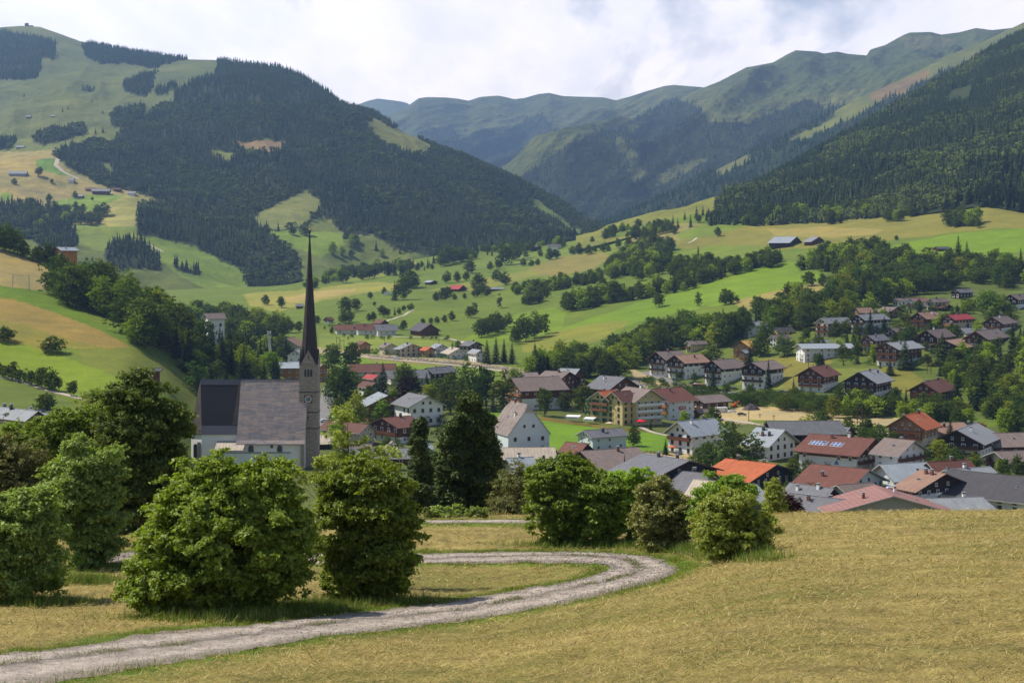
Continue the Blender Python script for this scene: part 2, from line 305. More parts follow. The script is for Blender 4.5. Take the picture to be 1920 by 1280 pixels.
# ------------------------------------------------------------------ materials
MATS = {}
def mat_new(name):
    m = bpy.data.materials.new(name); m.use_nodes = True; nt = m.node_tree
    b = nt.nodes['Principled BSDF']; b.inputs['Roughness'].default_value = 0.9; b.inputs['Specular IOR Level'].default_value = 0.15
    return m, nt, b
def noise(nt, scale, detail=4, rough=.6, vec=None):
    n = nd(nt, 'ShaderNodeTexNoise'); n.inputs['Scale'].default_value = scale; n.inputs['Detail'].default_value = detail; n.inputs['Roughness'].default_value = rough
    if vec is not None: lk(nt, vec, n.inputs['Vector'])
    return n
def ground_mat(name, scales, bump=(.5, .3), bdist=.3, tint=(1.25, 1.15, .9), lo=.72, hi=1.25):
    m, nt, b = mat_new(name)
    at = nd(nt, 'ShaderNodeVertexColor', layer_name='Col'); geo = nd(nt, 'ShaderNodeNewGeometry')
    col = at.outputs['Color']
    for i, sc in enumerate(scales):
        n = noise(nt, sc, 5, .62, geo.outputs['Position'])
        r = nd(nt, 'ShaderNodeMapRange'); r.inputs['From Min'].default_value = .3; r.inputs['From Max'].default_value = .7
        lk(nt, n.outputs['Fac'], r.inputs[0])
        mx = nd(nt, 'ShaderNodeMix', data_type='RGBA'); lk(nt, r.outputs[0], mx.inputs[0])
        mx.inputs[6].default_value = (lo, lo * 1.02, lo * 1.0, 1)
        mx.inputs[7].default_value = (hi * tint[0] / 1.15, hi * tint[1] / 1.15, hi * tint[2] / 1.15, 1)
        mm = nd(nt, 'ShaderNodeMix', data_type='RGBA', blend_type='MULTIPLY'); mm.inputs[0].default_value = 1
        lk(nt, col, mm.inputs[6]); lk(nt, mx.outputs[2], mm.inputs[7]); col = mm.outputs[2]
    lk(nt, col, b.inputs['Base Color'])
    n = noise(nt, bump[0], 6, .65, geo.outputs['Position']); bp = nd(nt, 'ShaderNodeBump'); bp.inputs['Strength'].default_value = bump[1]; bp.inputs['Distance'].default_value = bdist
    lk(nt, n.outputs['Fac'], bp.inputs['Height']); lk(nt, bp.outputs[0], b.inputs['Normal'])
    return m
M_field = ground_mat('field_ground', (.12, 1.1, 9.0), (9, 1.0), .08, tint=(1.12, 1.12, 1.05), lo=.78, hi=1.18)
M_ground = ground_mat('valley_ground', (.012, .06, .4), (.25, .5), .8, lo=.86, hi=1.12)
M_hillside = ground_mat('hillside_ground', (.02, .12, .9), (.5, .5), .5, lo=.84, hi=1.14)
M_mtn = ground_mat('mountain_ground', (.003, .012, .05), (.03, .7), 9, lo=.84, hi=1.16)
M_far = ground_mat('far_mountain', (.0012, .005, .02), (.006, 1.0), 70, lo=.80, hi=1.16)

def foliage_mat(name, c, var=.35, trans=.35, attr=False, hue=.03, gloss=0):
    m, nt, b = mat_new(name); nt.nodes.remove(b)
    out = nt.nodes['Material Output']
    oi = nd(nt, 'ShaderNodeObjectInfo'); geo = nd(nt, 'ShaderNodeNewGeometry')
    rnd = oi.outputs['Random']
    hs = nd(nt, 'ShaderNodeHueSaturation')
    if attr:
        at = nd(nt, 'ShaderNodeVertexColor', layer_name='Col'); lk(nt, at.outputs['Color'], hs.inputs['Color'])
    else:
        hs.inputs['Color'].default_value = (*c, 1)
    # each tree and each leaf clump differs a little
    ri = geo.outputs['Random Per Island']
    a = nd(nt, 'ShaderNodeMapRange'); a.inputs['To Min'].default_value = 1 - var; a.inputs['To Max'].default_value = 1 + var; lk(nt, ri, a.inputs[0])
    a2 = nd(nt, 'ShaderNodeMapRange'); a2.inputs['To Min'].default_value = .75; a2.inputs['To Max'].default_value = 1.3; lk(nt, rnd, a2.inputs[0])
    mu = nd(nt, 'ShaderNodeMath', operation='MULTIPLY'); lk(nt, a.outputs[0], mu.inputs[0]); lk(nt, a2.outputs[0], mu.inputs[1])
    lk(nt, mu.outputs[0], hs.inputs['Value'])
    w = nd(nt, 'ShaderNodeTexWhiteNoise', noise_dimensions='1D'); lk(nt, rnd, w.inputs['W'])
    h = nd(nt, 'ShaderNodeMapRange'); h.inputs['To Min'].default_value = .5 - hue; h.inputs['To Max'].default_value = .5 + hue; lk(nt, w.outputs['Value'], h.inputs[0])
    lk(nt, h.outputs[0], hs.inputs['Hue'])
    d = nd(nt, 'ShaderNodeBsdfDiffuse'); t = nd(nt, 'ShaderNodeBsdfTranslucent'); mx = nd(nt, 'ShaderNodeMixShader'); mx.inputs[0].default_value = trans
    lk(nt, hs.outputs[0], d.inputs['Color'])
    tc = nd(nt, 'ShaderNodeMix', data_type='RGBA', blend_type='MULTIPLY'); tc.inputs[0].default_value = 1; tc.inputs[7].default_value = (1.25, 1.3, .5, 1)
    lk(nt, hs.outputs[0], tc.inputs[6]); lk(nt, tc.outputs[2], t.inputs['Color'])
    lk(nt, d.outputs[0], mx.inputs[1]); lk(nt, t.outputs[0], mx.inputs[2])
    if gloss:
        g = nd(nt, 'ShaderNodeBsdfGlossy'); g.inputs['Roughness'].default_value = .6; g.inputs['Color'].default_value = (.9, .95, .8, 1); m2 = nd(nt, 'ShaderNodeMixShader'); m2.inputs[0].default_value = gloss
        lk(nt, mx.outputs[0], m2.inputs[1]); lk(nt, g.outputs[0], m2.inputs[2]); lk(nt, m2.outputs[0], out.inputs['Surface'])
    else: lk(nt, mx.outputs[0], out.inputs['Surface'])
    return m
M_spruce = foliage_mat('spruce_needles', (.028, .050, .020), .4, .12, hue=.015)
M_larch = foliage_mat('light_needles', (.10, .145, .035), .4, .2)
M_broad = foliage_mat('broad_leaves', (.085, .128, .024), .4, .3)
M_bright = foliage_mat('bright_leaves', (.21, .27, .03), .4, .35)
M_purple = foliage_mat('copper_leaves', (.040, .022, .024), .4, .2)
M_forest = foliage_mat('forest_needles', None, .25, .10, attr=True)
M_bark, _nt, _b = mat_new('bark'); _n = noise(_nt, 12, 5); _r = nd(_nt, 'ShaderNodeValToRGB')
_r.color_ramp.elements[0].color = (.03, .022, .016, 1); _r.color_ramp.elements[1].color = (.12, .095, .075, 1)
lk(_nt, _n.outputs['Fac'], _r.inputs[0]); lk(_nt, _r.outputs[0], _b.inputs['Base Color'])

# ------------------------------------------------------------------ land use: colours of fields, pastures, woods floor
B.polys = [
    # village floor and gardens
    ([(380, 700), (700, 695), (690, 705), (860, 735), (960, 720), (1130, 720), (1200, 745), (1330, 775), (1650, 800), (1950, 800), (2300, 800), (2300, 1200), (-400, 1200), (-400, 720)], (.085, .115, .038)),
    ([(1490, 500), (1560, 475), (1640, 468), (1760, 500), (2300, 490), (2300, 790), (1640, 780), (1380, 765), (1130, 715), (1150, 650), (1300, 620), (1450, 560)], (.085, .125, .03)),
    # bright mown strips between river and farms
    ([(660, 640), (700, 630), (820, 640), (845, 655), (850, 690), (680, 672)], (.14, .22, .035)),
    ([(600, 625), (850, 640), (840, 655), (780, 662), (600, 655)], (.15, .21, .045)),
    ([(675, 673), (840, 680), (850, 700), (690, 708), (670, 695)], g1),
    ([(925, 683), (975, 690), (975, 700), (925, 695)], g1),
    # river bank, blocks and road
    ([(595, 650), (700, 664), (840, 672), (975, 690), (1010, 700), (1000, 706), (930, 694), (800, 680), (690, 672), (595, 662)], gv),
    ([(690, 670), (840, 678), (930, 690), (930, 692), (800, 684), (690, 676)], (.17, .17, .07)),
    ([(1180, 690), (1215, 700), (1225, 712), (1300, 722), (1240, 728), (1190, 712)], (.3, .27, .22)),
    # lawn by the white gable house and by the hotel
    ([(915, 765), (960, 768), (1040, 788), (1090, 792), (1180, 806), (1250, 815), (1262, 842), (1130, 850), (900, 850)], (.105, .215, .018)),
    ([(1265, 862), (1300, 862), (1352, 878), (1360, 892), (1300, 900), (1270, 880)], (.10, .20, .018)),
    ([(1230, 850), (1400, 850), (1400, 870), (1345, 875), (1240, 858)], (.30, .27, .22)),
    # gravel works strip along the river on the right
    ([(1370, 768), (1400, 760), (1480, 764), (1600, 778), (1700, 783), (1700, 797), (1600, 797), (1480, 792), (1300, 795), (1310, 775)], (.36, .31, .22)),
    ([(1400, 786), (1560, 792), (1640, 800), (1560, 804), (1430, 797)], (.12, .17, .03)),
    ([(1460, 728), (1600, 725), (1640, 690), (1500, 690), (1380, 705), (1330, 715)], (.14, .18, .04)),
    ([(1420, 672), (1530, 665), (1560, 678), (1540, 712), (1470, 735), (1460, 690)], (.155, .16, .045)),
    ([(1640, 690), (1700, 690), (1740, 720), (1700, 740), (1640, 725)], (.155, .165, .042)),
    # meadows behind
    ([(455, 552), (560, 543), (700, 528), (760, 532), (740, 542), (620, 560), (520, 585), (470, 575)], (.21, .23, .06)),
    ([(520, 560), (600, 545), (670, 540), (668, 546), (590, 562), (545, 568)], y1),
    ([(560, 520), (640, 500), (700, 492), (760, 492), (790, 498), (760, 510), (640, 530)], (.14, .19, .045)),
    ([(640, 490), (690, 476), (740, 478), (790, 494), (740, 497), (690, 492)], (.20, .20, .085)),
    ([(860, 490), (960, 478), (1060, 468), (1130, 450), (1180, 440), (1160, 470), (1090, 490), (980, 505), (900, 505)], (.12, .18, .035)),
    ([(1000, 500), (1060, 480), (1130, 472), (1150, 480), (1110, 505), (1060, 515), (970, 520)], (.18, .175, .065)),
    ([(800, 545), (960, 510), (1000, 505), (1010, 515), (900, 545)], (.16, .19, .05)),
    ([(1175, 450), (1240, 415), (1330, 420), (1330, 440), (1250, 462), (1190, 470)], (.20, .20, .085)),
    ([(1040, 620), (1190, 570), (1280, 545), (1400, 508), (1480, 490), (1545, 500), (1540, 530), (1400, 560), (1250, 590), (1130, 622), (1045, 625)], (.125, .220, .018)),
    ([(860, 640), (960, 590), (1040, 575), (1060, 590), (1050, 620), (1000, 640), (900, 650)], (.12, .205, .02)),
    ([(975, 640), (1040, 622), (1130, 604), (1180, 600), (1170, 612), (1120, 640), (1060, 655), (980, 660)], (.165, .195, .04)),
    ([(1370, 565), (1450, 545), (1545, 525), (1560, 535), (1500, 560), (1400, 580)], (.24, .225, .09)),
    ([(1270, 440), (1330, 415), (1390, 398), (1395, 425), (1330, 442), (1280, 452)], (.125, .19, .032)),
    ([(1255, 455), (1340, 440), (1440, 412), (1560, 405), (1600, 410), (1700, 385), (1780, 372), (1860, 355), (1960, 370), (1960, 425), (1860, 428), (1760, 440), (1650, 452), (1500, 465), (1290, 475)], (.17, .178, .05)),
    ([(1260, 470), (1360, 460), (1440, 462), (1460, 470), (1450, 490), (1380, 500), (1330, 500), (1270, 490)], (.125, .19, .030)),
    ([(1440, 430), (1540, 425), (1660, 430), (1640, 440), (1560, 445), (1450, 442)], (.25, .225, .085)),
    ([(1640, 470), (1720, 450), (1810, 436), (1960, 425), (1960, 470), (1860, 478), (1760, 475), (1700, 478)], (.125, .220, .018)),
    ([(1470, 510), (1560, 490), (1580, 500), (1545, 515)], (.11, .19, .026)),
]
Cc.polys = [
    ([(-400, 440), (0, 468), (60, 490), (100, 510), (115, 540), (60, 545), (0, 535), (-400, 470)], (.25, .22, .12)),
    ([(-400, 470), (0, 537), (60, 543), (110, 548), (170, 600), (240, 625), (235, 640), (180, 622), (110, 595), (50, 575), (0, 560), (-400, 500)], (.09, .165, .018)),
    ([(-400, 500), (0, 555), (50, 568), (110, 590), (180, 620), (245, 650), (170, 655), (110, 650), (60, 660), (0, 640), (-400, 600)], (.175, .175, .042)),
    ([(0, 558), (70, 575), (140, 600), (200, 625), (246, 651), (200, 655), (110, 628), (40, 608), (0, 600)], (.225, .18, .065)),
    ([(-400, 600), (0, 638), (60, 650), (120, 668), (220, 705), (300, 735), (370, 765), (370, 800), (-400, 800)], (.130, .205, .018)),
    ([(150, 655), (245, 650), (330, 690), (420, 735), (420, 790), (370, 765), (300, 735), (220, 705), (160, 678)], (.13, .17, .035)),
    ([(-400, 690), (0, 705), (100, 735), (200, 765), (250, 800), (-400, 830)], (.10, .15, .03)),
]
def e_base(s):
    a = np.empty(s.D.shape + (3,)); a[:] = (.105, .145, .045)
    hi = np.clip((300 - s.PY) / 60, 0, 1)[..., None]
    a = a * (1 - hi) + np.array((.088, .120, .050)) * hi
    n = fbm(s.X / 300, s.Y / 300, 7, 4)[..., None]
    a = a * (.8 + .4 * n) + np.array((.06, .03, .02)) * np.clip(n - .5, 0, 1)
    return a
E.base = e_base
E.polys = [
    ([(-400, 280), (0, 285), (60, 285), (110, 280), (105, 300), (150, 330), (240, 355), (290, 372), (262, 385), (262, 445), (180, 440), (100, 400), (0, 385), (-400, 385)], (.235, .22, .115)),
    ([(0, 300), (60, 290), (100, 300), (90, 330), (30, 325), (0, 315)], (.27, .235, .11)),
    ([(65, 300), (100, 297), (110, 315), (140, 330), (90, 325), (65, 312)], (.10, .20, .04)),
    ([(0, 355), (60, 345), (150, 352), (180, 362), (60, 385), (0, 372)], (.27, .24, .13)),
    ([(100, 378), (180, 362), (240, 366), (200, 395), (120, 400)], (.15, .24, .045)),
    ([(0, 362), (25, 362), (20, 372), (0, 378)], (.14, .24, .045)),
    ([(190, 385), (240, 366), (290, 374), (262, 388), (262, 425), (190, 422)], (.25, .26, .10)),
    ([(445, 266), (535, 263), (532, 280), (500, 284), (450, 275)], (.21, .155, .11)),
    ([(685, 235), (700, 222), (760, 245), (812, 275), (800, 292), (760, 284), (720, 272)], (.13, .155, .06)),
    ([(995, 368), (1015, 378), (1098, 440), (1084, 444), (1008, 396)], (.09, .14, .045)),
    ([(262, 440), (360, 462), (470, 510), (480, 560), (380, 540), (280, 480)], (.14, .22, .045)),
    ([(500, 432), (640, 436), (645, 460), (600, 482), (555, 466), (515, 446)], (.15, .235, .04)),
    ([(140, 420), (262, 425), (262, 460), (200, 470), (150, 462)], (.13, .19, .05)),
    ([(525, 378), (580, 355), (602, 378), (590, 400), (560, 428), (480, 430), (470, 410)], (.15, .18, .075)),
    ([(600, 400), (660, 390), (720, 412), (710, 445), (640, 440)], (.15, .18, .075)),
]
Dm.polys = [([(1000, 600), (1000, 200), (1322, 200), (1345, 385), (1332, 420), (1324, 600)], (.14, .165, .045))]
G2.polys = [
    ([(1400, 215), (1500, 185), (1620, 165), (1600, 200), (1450, 235)], (.10, .125, .055)),
    ([(1690, 70), (1745, 66), (1790, 75), (1740, 95), (1700, 90)], (.12, .13, .07)),
]
G3.polys = [
    ([(1560, 215), (1620, 160), (1700, 118), (1800, 78), (1930, 36), (2300, -80), (2300, 60), (1930, 66), (1860, 95), (1760, 140), (1700, 175), (1650, 190), (1590, 230)], (.10, .125, .055)),
    ([(1630, 172), (1700, 145), (1745, 128), (1740, 145), (1690, 178), (1640, 192)], (.15, .12, .08)),
    ([(1480, 262), (1560, 222), (1620, 195), (1600, 222), (1500, 268)], (.11, .14, .055)),
    ([(1340, 318), (1400, 290), (1410, 300), (1350, 330)], (.11, .13, .06)),
]
G0.polys = []

FOREST = {}
FOREST['E'] = [[(405, 113), (450, 100), (520, 105), (570, 130), (610, 150), (640, 180), (700, 195), (760, 235), (830, 262), (900, 295), (1000, 340), (1060, 370), (1135, 435), (1090, 452), (1000, 478), (850, 490), (790, 478), (740, 470), (700, 440), (640, 438), (625, 410), (600, 405), (560, 430), (500, 432), (545, 470), (560, 492), (560, 545), (480, 548), (440, 500), (360, 462), (262, 440), (258, 385), (330, 383), (290, 373), (240, 358), (180, 345), (150, 325), (110, 300), (105, 285), (160, 262), (205, 268), (240, 232), (330, 190), (325, 165), (400, 140)],
    [(0, 62), (40, 66), (105, 78), (112, 112), (82, 112), (70, 145), (30, 152), (-200, 145), (-200, 60)],
    [(150, 82), (190, 80), (240, 95), (345, 100), (345, 112), (300, 122), (285, 128), (240, 122), (205, 122), (160, 108)],
    [(230, 155), (285, 135), (288, 168), (270, 182), (235, 174)], [(290, 168), (325, 157), (320, 175), (292, 178)],
    [(200, 215), (265, 197), (268, 237), (215, 240)], [(75, 248), (150, 238), (160, 250), (80, 274), (60, 266)],
    [(-200, 258), (0, 260), (30, 262), (25, 280), (-200, 288)],
    [(-200, 385), (0, 388), (60, 382), (95, 392), (130, 402), (142, 440), (148, 475), (100, 480), (60, 450), (-200, 430)],
    [(195, 465), (240, 445), (275, 455), (290, 475), (300, 505), (220, 508), (200, 488)],
    [(310, 480), (350, 470), (385, 505), (375, 520), (330, 505)], [(455, 520), (560, 505), (560, 548), (470, 552)],
    [(155, 168), (175, 162), (176, 171), (157, 173)]]
CLEAR = {'E': [[(445, 266), (535, 263), (532, 280), (500, 284), (450, 275)], [(398, 282), (440, 286), (425, 300), (400, 296)], [(685, 235), (700, 222), (760, 245), (812, 275), (800, 292), (760, 284), (720, 272)],
    [(995, 368), (1015, 378), (1098, 440), (1084, 444), (1008, 396)], [(525, 378), (580, 355), (602, 378), (590, 400), (560, 428), (480, 430), (470, 410)],
    [(190, 305), (210, 305), (212, 330), (195, 320)], [(262, 440), (360, 462), (440, 500), (470, 515), (400, 520), (280, 480)]],
    'D': [[(1765, 190), (1790, 168), (1828, 158), (1815, 195), (1780, 200)], [(1645, 232), (1705, 204), (1690, 222), (1650, 240)], [(1522, 300), (1550, 280), (1545, 305)]],
    'G3': [p for p, c in G3.polys], 'G2': [[(1160, 252), (1175, 268), (1200, 300), (1214, 332), (1190, 338), (1175, 292), (1150, 278)], [(1205, 348), (1270, 310), (1330, 296), (1290, 322), (1215, 356)]]}
FOREST['D'] = [[(1322, 600), (1330, 420), (1345, 385), (1400, 320), (1400, -300), (2400, -300), (2400, 600)]]
FOREST['G3'] = [[(1000, -200), (2400, -200), (2400, 600), (1000, 600)]]
FOREST['G2'] = [[(940, 348), (1000, 315), (1060, 270), (1110, 250), (1160, 240), (1190, 246), (1186, 205), (1260, 182), (1300, 195), (1330, 228), (1400, 235), (1460, 205), (1520, 185), (1545, 205), (1640, 190), (2300, 200), (2300, 500), (940, 480)]]
FOREST['G1'] = [[(890, 282), (970, 236), (1022, 206), (1032, 240), (1062, 262), (1000, 300), (960, 322), (940, 330), (860, 300)], [(780, 250), (850, 235), (860, 262), (800, 275)]]
def fmask(s, key, amp=10, sc=26):
    qx, qy = wob(s.PX, s.PY, amp, sc, 33); qx, qy = wob(qx, qy, 5, 6, 37)
    m = np.zeros(s.D.shape, bool)
    for p in FOREST.get(key, []): m |= inpoly(qx, qy, p)
    for p in CLEAR.get(key, []): m &= ~inpoly(qx, qy, p)
    return m
SHEETS = [('A', A, M_field), ('B', B, M_ground), ('C', Cc, M_hillside), ('D', Dm, M_mtn), ('E', E, M_mtn), ('G3', G3, M_mtn), ('G2', G2, M_far), ('G1', G1, M_far), ('G0', G0, M_far)]
MASK = {}
for key, s, m in SHEETS:
    ob = s.build(m)
    if key in FOREST:
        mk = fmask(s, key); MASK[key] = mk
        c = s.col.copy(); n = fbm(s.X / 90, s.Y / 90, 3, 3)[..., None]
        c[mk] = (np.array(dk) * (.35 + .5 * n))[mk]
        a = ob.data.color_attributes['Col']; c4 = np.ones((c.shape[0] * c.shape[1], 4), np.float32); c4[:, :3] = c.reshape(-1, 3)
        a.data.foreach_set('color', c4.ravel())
A.ob.name = 'field'; Cc.ob.name = 'hillside'

# ------------------------------------------------------------------ scattering on a sheet
def scatter(s, mask, spacing, seed=1, dens=None, extra=()):
    """points (n,3) on sheet s inside mask (grid-shaped), about one per spacing^2"""
    rg = np.random.default_rng(seed)
    x, y, z = s.X, s.Y, s.Z
    e1 = np.hypot(x[:-1, 1:] - x[:-1, :-1], 0); e2 = (y[1:, :-1] - y[:-1, :-1])
    area = e1 * e2
    m = mask[:-1, :-1].copy(); m[s.ncrest + 2:] = False
    lam = np.where(m, area / spacing ** 2, 0)
    if dens is not None: lam = lam * dens[:-1, :-1]
    cnt = np.floor(lam + rg.random(lam.shape)).astype(int)
    ii, jj = np.nonzero(cnt); rep = cnt[ii, jj]; ii = np.repeat(ii, rep); jj = np.repeat(jj, rep)
    u = rg.random(len(ii)); v = rg.random(len(ii))
    def bl(a): return (a[ii, jj] * (1 - u) + a[ii, jj + 1] * u) * (1 - v) + (a[ii + 1, jj] * (1 - u) + a[ii + 1, jj + 1] * u) * v
    r = np.stack([bl(x), bl(y), bl(z)], -1)
    return (r, *[bl(e) for e in extra]) if extra else r

def conifer_lod(sides, tiers, seed=0, fat=.19):
    rg = random.Random(seed); V = []; T = []
    for t in range(tiers):
        z1 = 1 - t / tiers * .95 if t else 1.0
        z0 = 1 - (t + 1.35) / tiers * .93; r = fat * (t + 1) / tiers * rg.uniform(.85, 1.1)
        a0 = len(V); V.append((rg.uniform(-.01, .01), rg.uniform(-.01, .01), min(1, z1 + .03)))
        off = rg.uniform(0, 6.28)
        for k in range(sides):
            a = off + k * 2 * math.pi / sides + rg.uniform(-.25, .25); rr = r * (rg.uniform(.85, 1.15) if k % 2 == 0 else rg.uniform(.5, .75))
            V.append((math.cos(a) * rr, math.sin(a) * rr, max(0.0, z0 + rg.uniform(-.03, .03))))
        for k in range(sides): T.append((a0, a0 + 1 + k, a0 + 1 + (k + 1) % sides))
    return np.array(V), np.array(T)
def broad_lod(n, seed=0, wide=.42, size=.17):
    rg = random.Random(seed); V = []; T = []
    lobes = [(rg.uniform(-.2, .2), rg.uniform(-.2, .2), rg.uniform(.35, .78), rg.uniform(.18, .27)) for _ in range(7)] + [(0, 0, .55, .33)]
    for i in range(n):
        cx, cy, cz, r = rg.choice(lobes)
        d = Vector((rg.gauss(0, 1), rg.gauss(0, 1), rg.gauss(0.15, 1))).normalized()
        p = Vector((cx, cy, cz)) + d * r * rg.uniform(.75, 1.05); p.x *= wide / .42; p.y *= wide / .42; p.z = max(.06, p.z)
        nrm = (d + Vector((rg.uniform(-.5, .5), rg.uniform(-.5, .5), rg.uniform(-.2, .7)))).normalized()
        tx = nrm.orthogonal().normalized(); ty = nrm.cross(tx); s = size * rg.uniform(.6, 1.2); a = rg.uniform(0, 6.28)
        b = len(V)
        for k in range(3):
            V.append(tuple(p + tx * math.cos(a + k * 2.09 + rg.uniform(-.3, .3)) * s * .6 + ty * math.sin(a + k * 2.09) * s * .6))
        T.append((b, b + 1, b + 2))
    return np.array(V), np.array(T)
def merged(name, groups, mat, kind='stuff', label=None, cat=None):
    """groups: list of (V,T,pts,h,wf,col) -> one mesh"""
    VV = []; TT = []; CC = []; off = 0; rg = np.random.default_rng(5)
    for V, T, pts, h, wf, col in groups:
        n = len(pts)
        if n == 0: continue
        a = rg.random(n) * 6.28; ca, sa = np.cos(a)[:, None], np.sin(a)[:, None]
        x = V[None, :, 0] * ca - V[None, :, 1] * sa; y = V[None, :, 0] * sa + V[None, :, 1] * ca
        hh = h[:, None]; w = hh * wf[:, None]
        co = np.stack([pts[:, 0:1] + x * w, pts[:, 1:2] + y * w, pts[:, 2:3] - .03 * hh + V[None, :, 2] * hh], -1)
        VV.append(co.reshape(-1, 3)); TT.append((T[None] + (np.arange(n) * len(V))[:, None, None]).reshape(-1, 3) + off)
        CC.append(np.repeat(col, len(V), 0)); off += n * len(V)
    me = np_mesh(name, np.vstack(VV), np.vstack(TT), col=np.vstack(CC))
    o = link(name, me, None, [mat]); tag(o, label, cat, kind=kind)
    return o
CL = [conifer_lod(7, 4, i) for i in range(5)]; CL2 = [conifer_lod(6, 3, i) for i in range(4)]; CL3 = [conifer_lod(5, 2, i, .24) for i in range(3)]
BL = [broad_lod(90, i) for i in range(4)]; BL2 = [broad_lod(40, i, size=.26) for i in range(3)]
FIND = []
def forest(name, s, mask, spacing, hm, lods, cols, label, seed=1, mix=0.0, blods=None, wf=(.9, 1.25), bcol=(.085, .125, .032), dens=None, indiv=0):
    pts = scatter(s, mask, spacing, seed, dens); rg = np.random.default_rng(seed + 9); n = len(pts)
    h = hm * rg.uniform(.62, 1.15, n) * (.85 + .3 * fbm(pts[:, 0] / 80, pts[:, 1] / 80, seed + 3, 2)); w = rg.uniform(*wf, n)
    stand = fbm(pts[:, 0] / 160, pts[:, 1] / 160, seed + 6, 3)
    ci = np.array(cols[0])[None] * (1 - stand[:, None]) + np.array(cols[1])[None] * stand[:, None]
    ci = ci * rg.uniform(.7, 1.35, n)[:, None]
    isb = rg.random(n) < mix * np.clip((fbm(pts[:, 0] / 120, pts[:, 1] / 120, seed + 12, 3) - .42) * 6, 0, 2)
    ci[isb] = np.array(bcol) * rg.uniform(.75, 1.3, isb.sum())[:, None]
    if indiv:
        ap = np.where(isb, 0, h / pts[:, 1]); top = np.argsort(-ap)[:indiv]; FIND.extend([(tuple(pts[i]), float(h[i])) for i in top]); kp = np.ones(n, bool); kp[top] = False
        pts, h, w, ci, isb = pts[kp], h[kp], w[kp], ci[kp], isb[kp]; n = len(pts)
    lo = rg.integers(0, len(lods), n); gr = []
    for k in range(len(lods)):
        q = (lo == k) & ~isb; gr.append((*lods[k], pts[q], h[q], w[q], ci[q]))
    if blods:
        lb = rg.integers(0, len(blods), n)
        for k in range(len(blods)):
            q = (lb == k) & isb; gr.append((*blods[k], pts[q], h[q] * .68, w[q] * 1.1, ci[q]))
    print(name, n)
    return merged(name, gr, M_forest, label=label, cat='forest')
# ------------------------------------------------------------------ building materials
def simple(name, c, rough=.85, var=.12, sc=.6, bump=0, bsc=3, spec=.2, metal=0):
    m, nt, b = mat_new(name); b.inputs['Roughness'].default_value = rough; b.inputs['Specular IOR Level'].default_value = spec; b.inputs['Metallic'].default_value = metal
    tc = nd(nt, 'ShaderNodeTexCoord'); n = noise(nt, sc, 5, .65, tc.outputs['Object'])
    mx = nd(nt, 'ShaderNodeMix', data_type='RGBA'); lk(nt, n.outputs['Fac'], mx.inputs[0])
    mx.inputs[6].default_value = (*[v * (1 - 2 * var) for v in c], 1); mx.inputs[7].default_value = (*[min(1, v * (1 + 2 * var)) for v in c], 1)
    lk(nt, mx.outputs[2], b.inputs['Base Color'])
    if bump:
        n2 = noise(nt, bsc, 4, .6, tc.outputs['Object']); bp = nd(nt, 'ShaderNodeBump'); bp.inputs['Strength'].default_value = bump; bp.inputs['Distance'].default_value = .1
        lk(nt, n2.outputs['Fac'], bp.inputs['Height']); lk(nt, bp.outputs[0], b.inputs['Normal'])
    return m
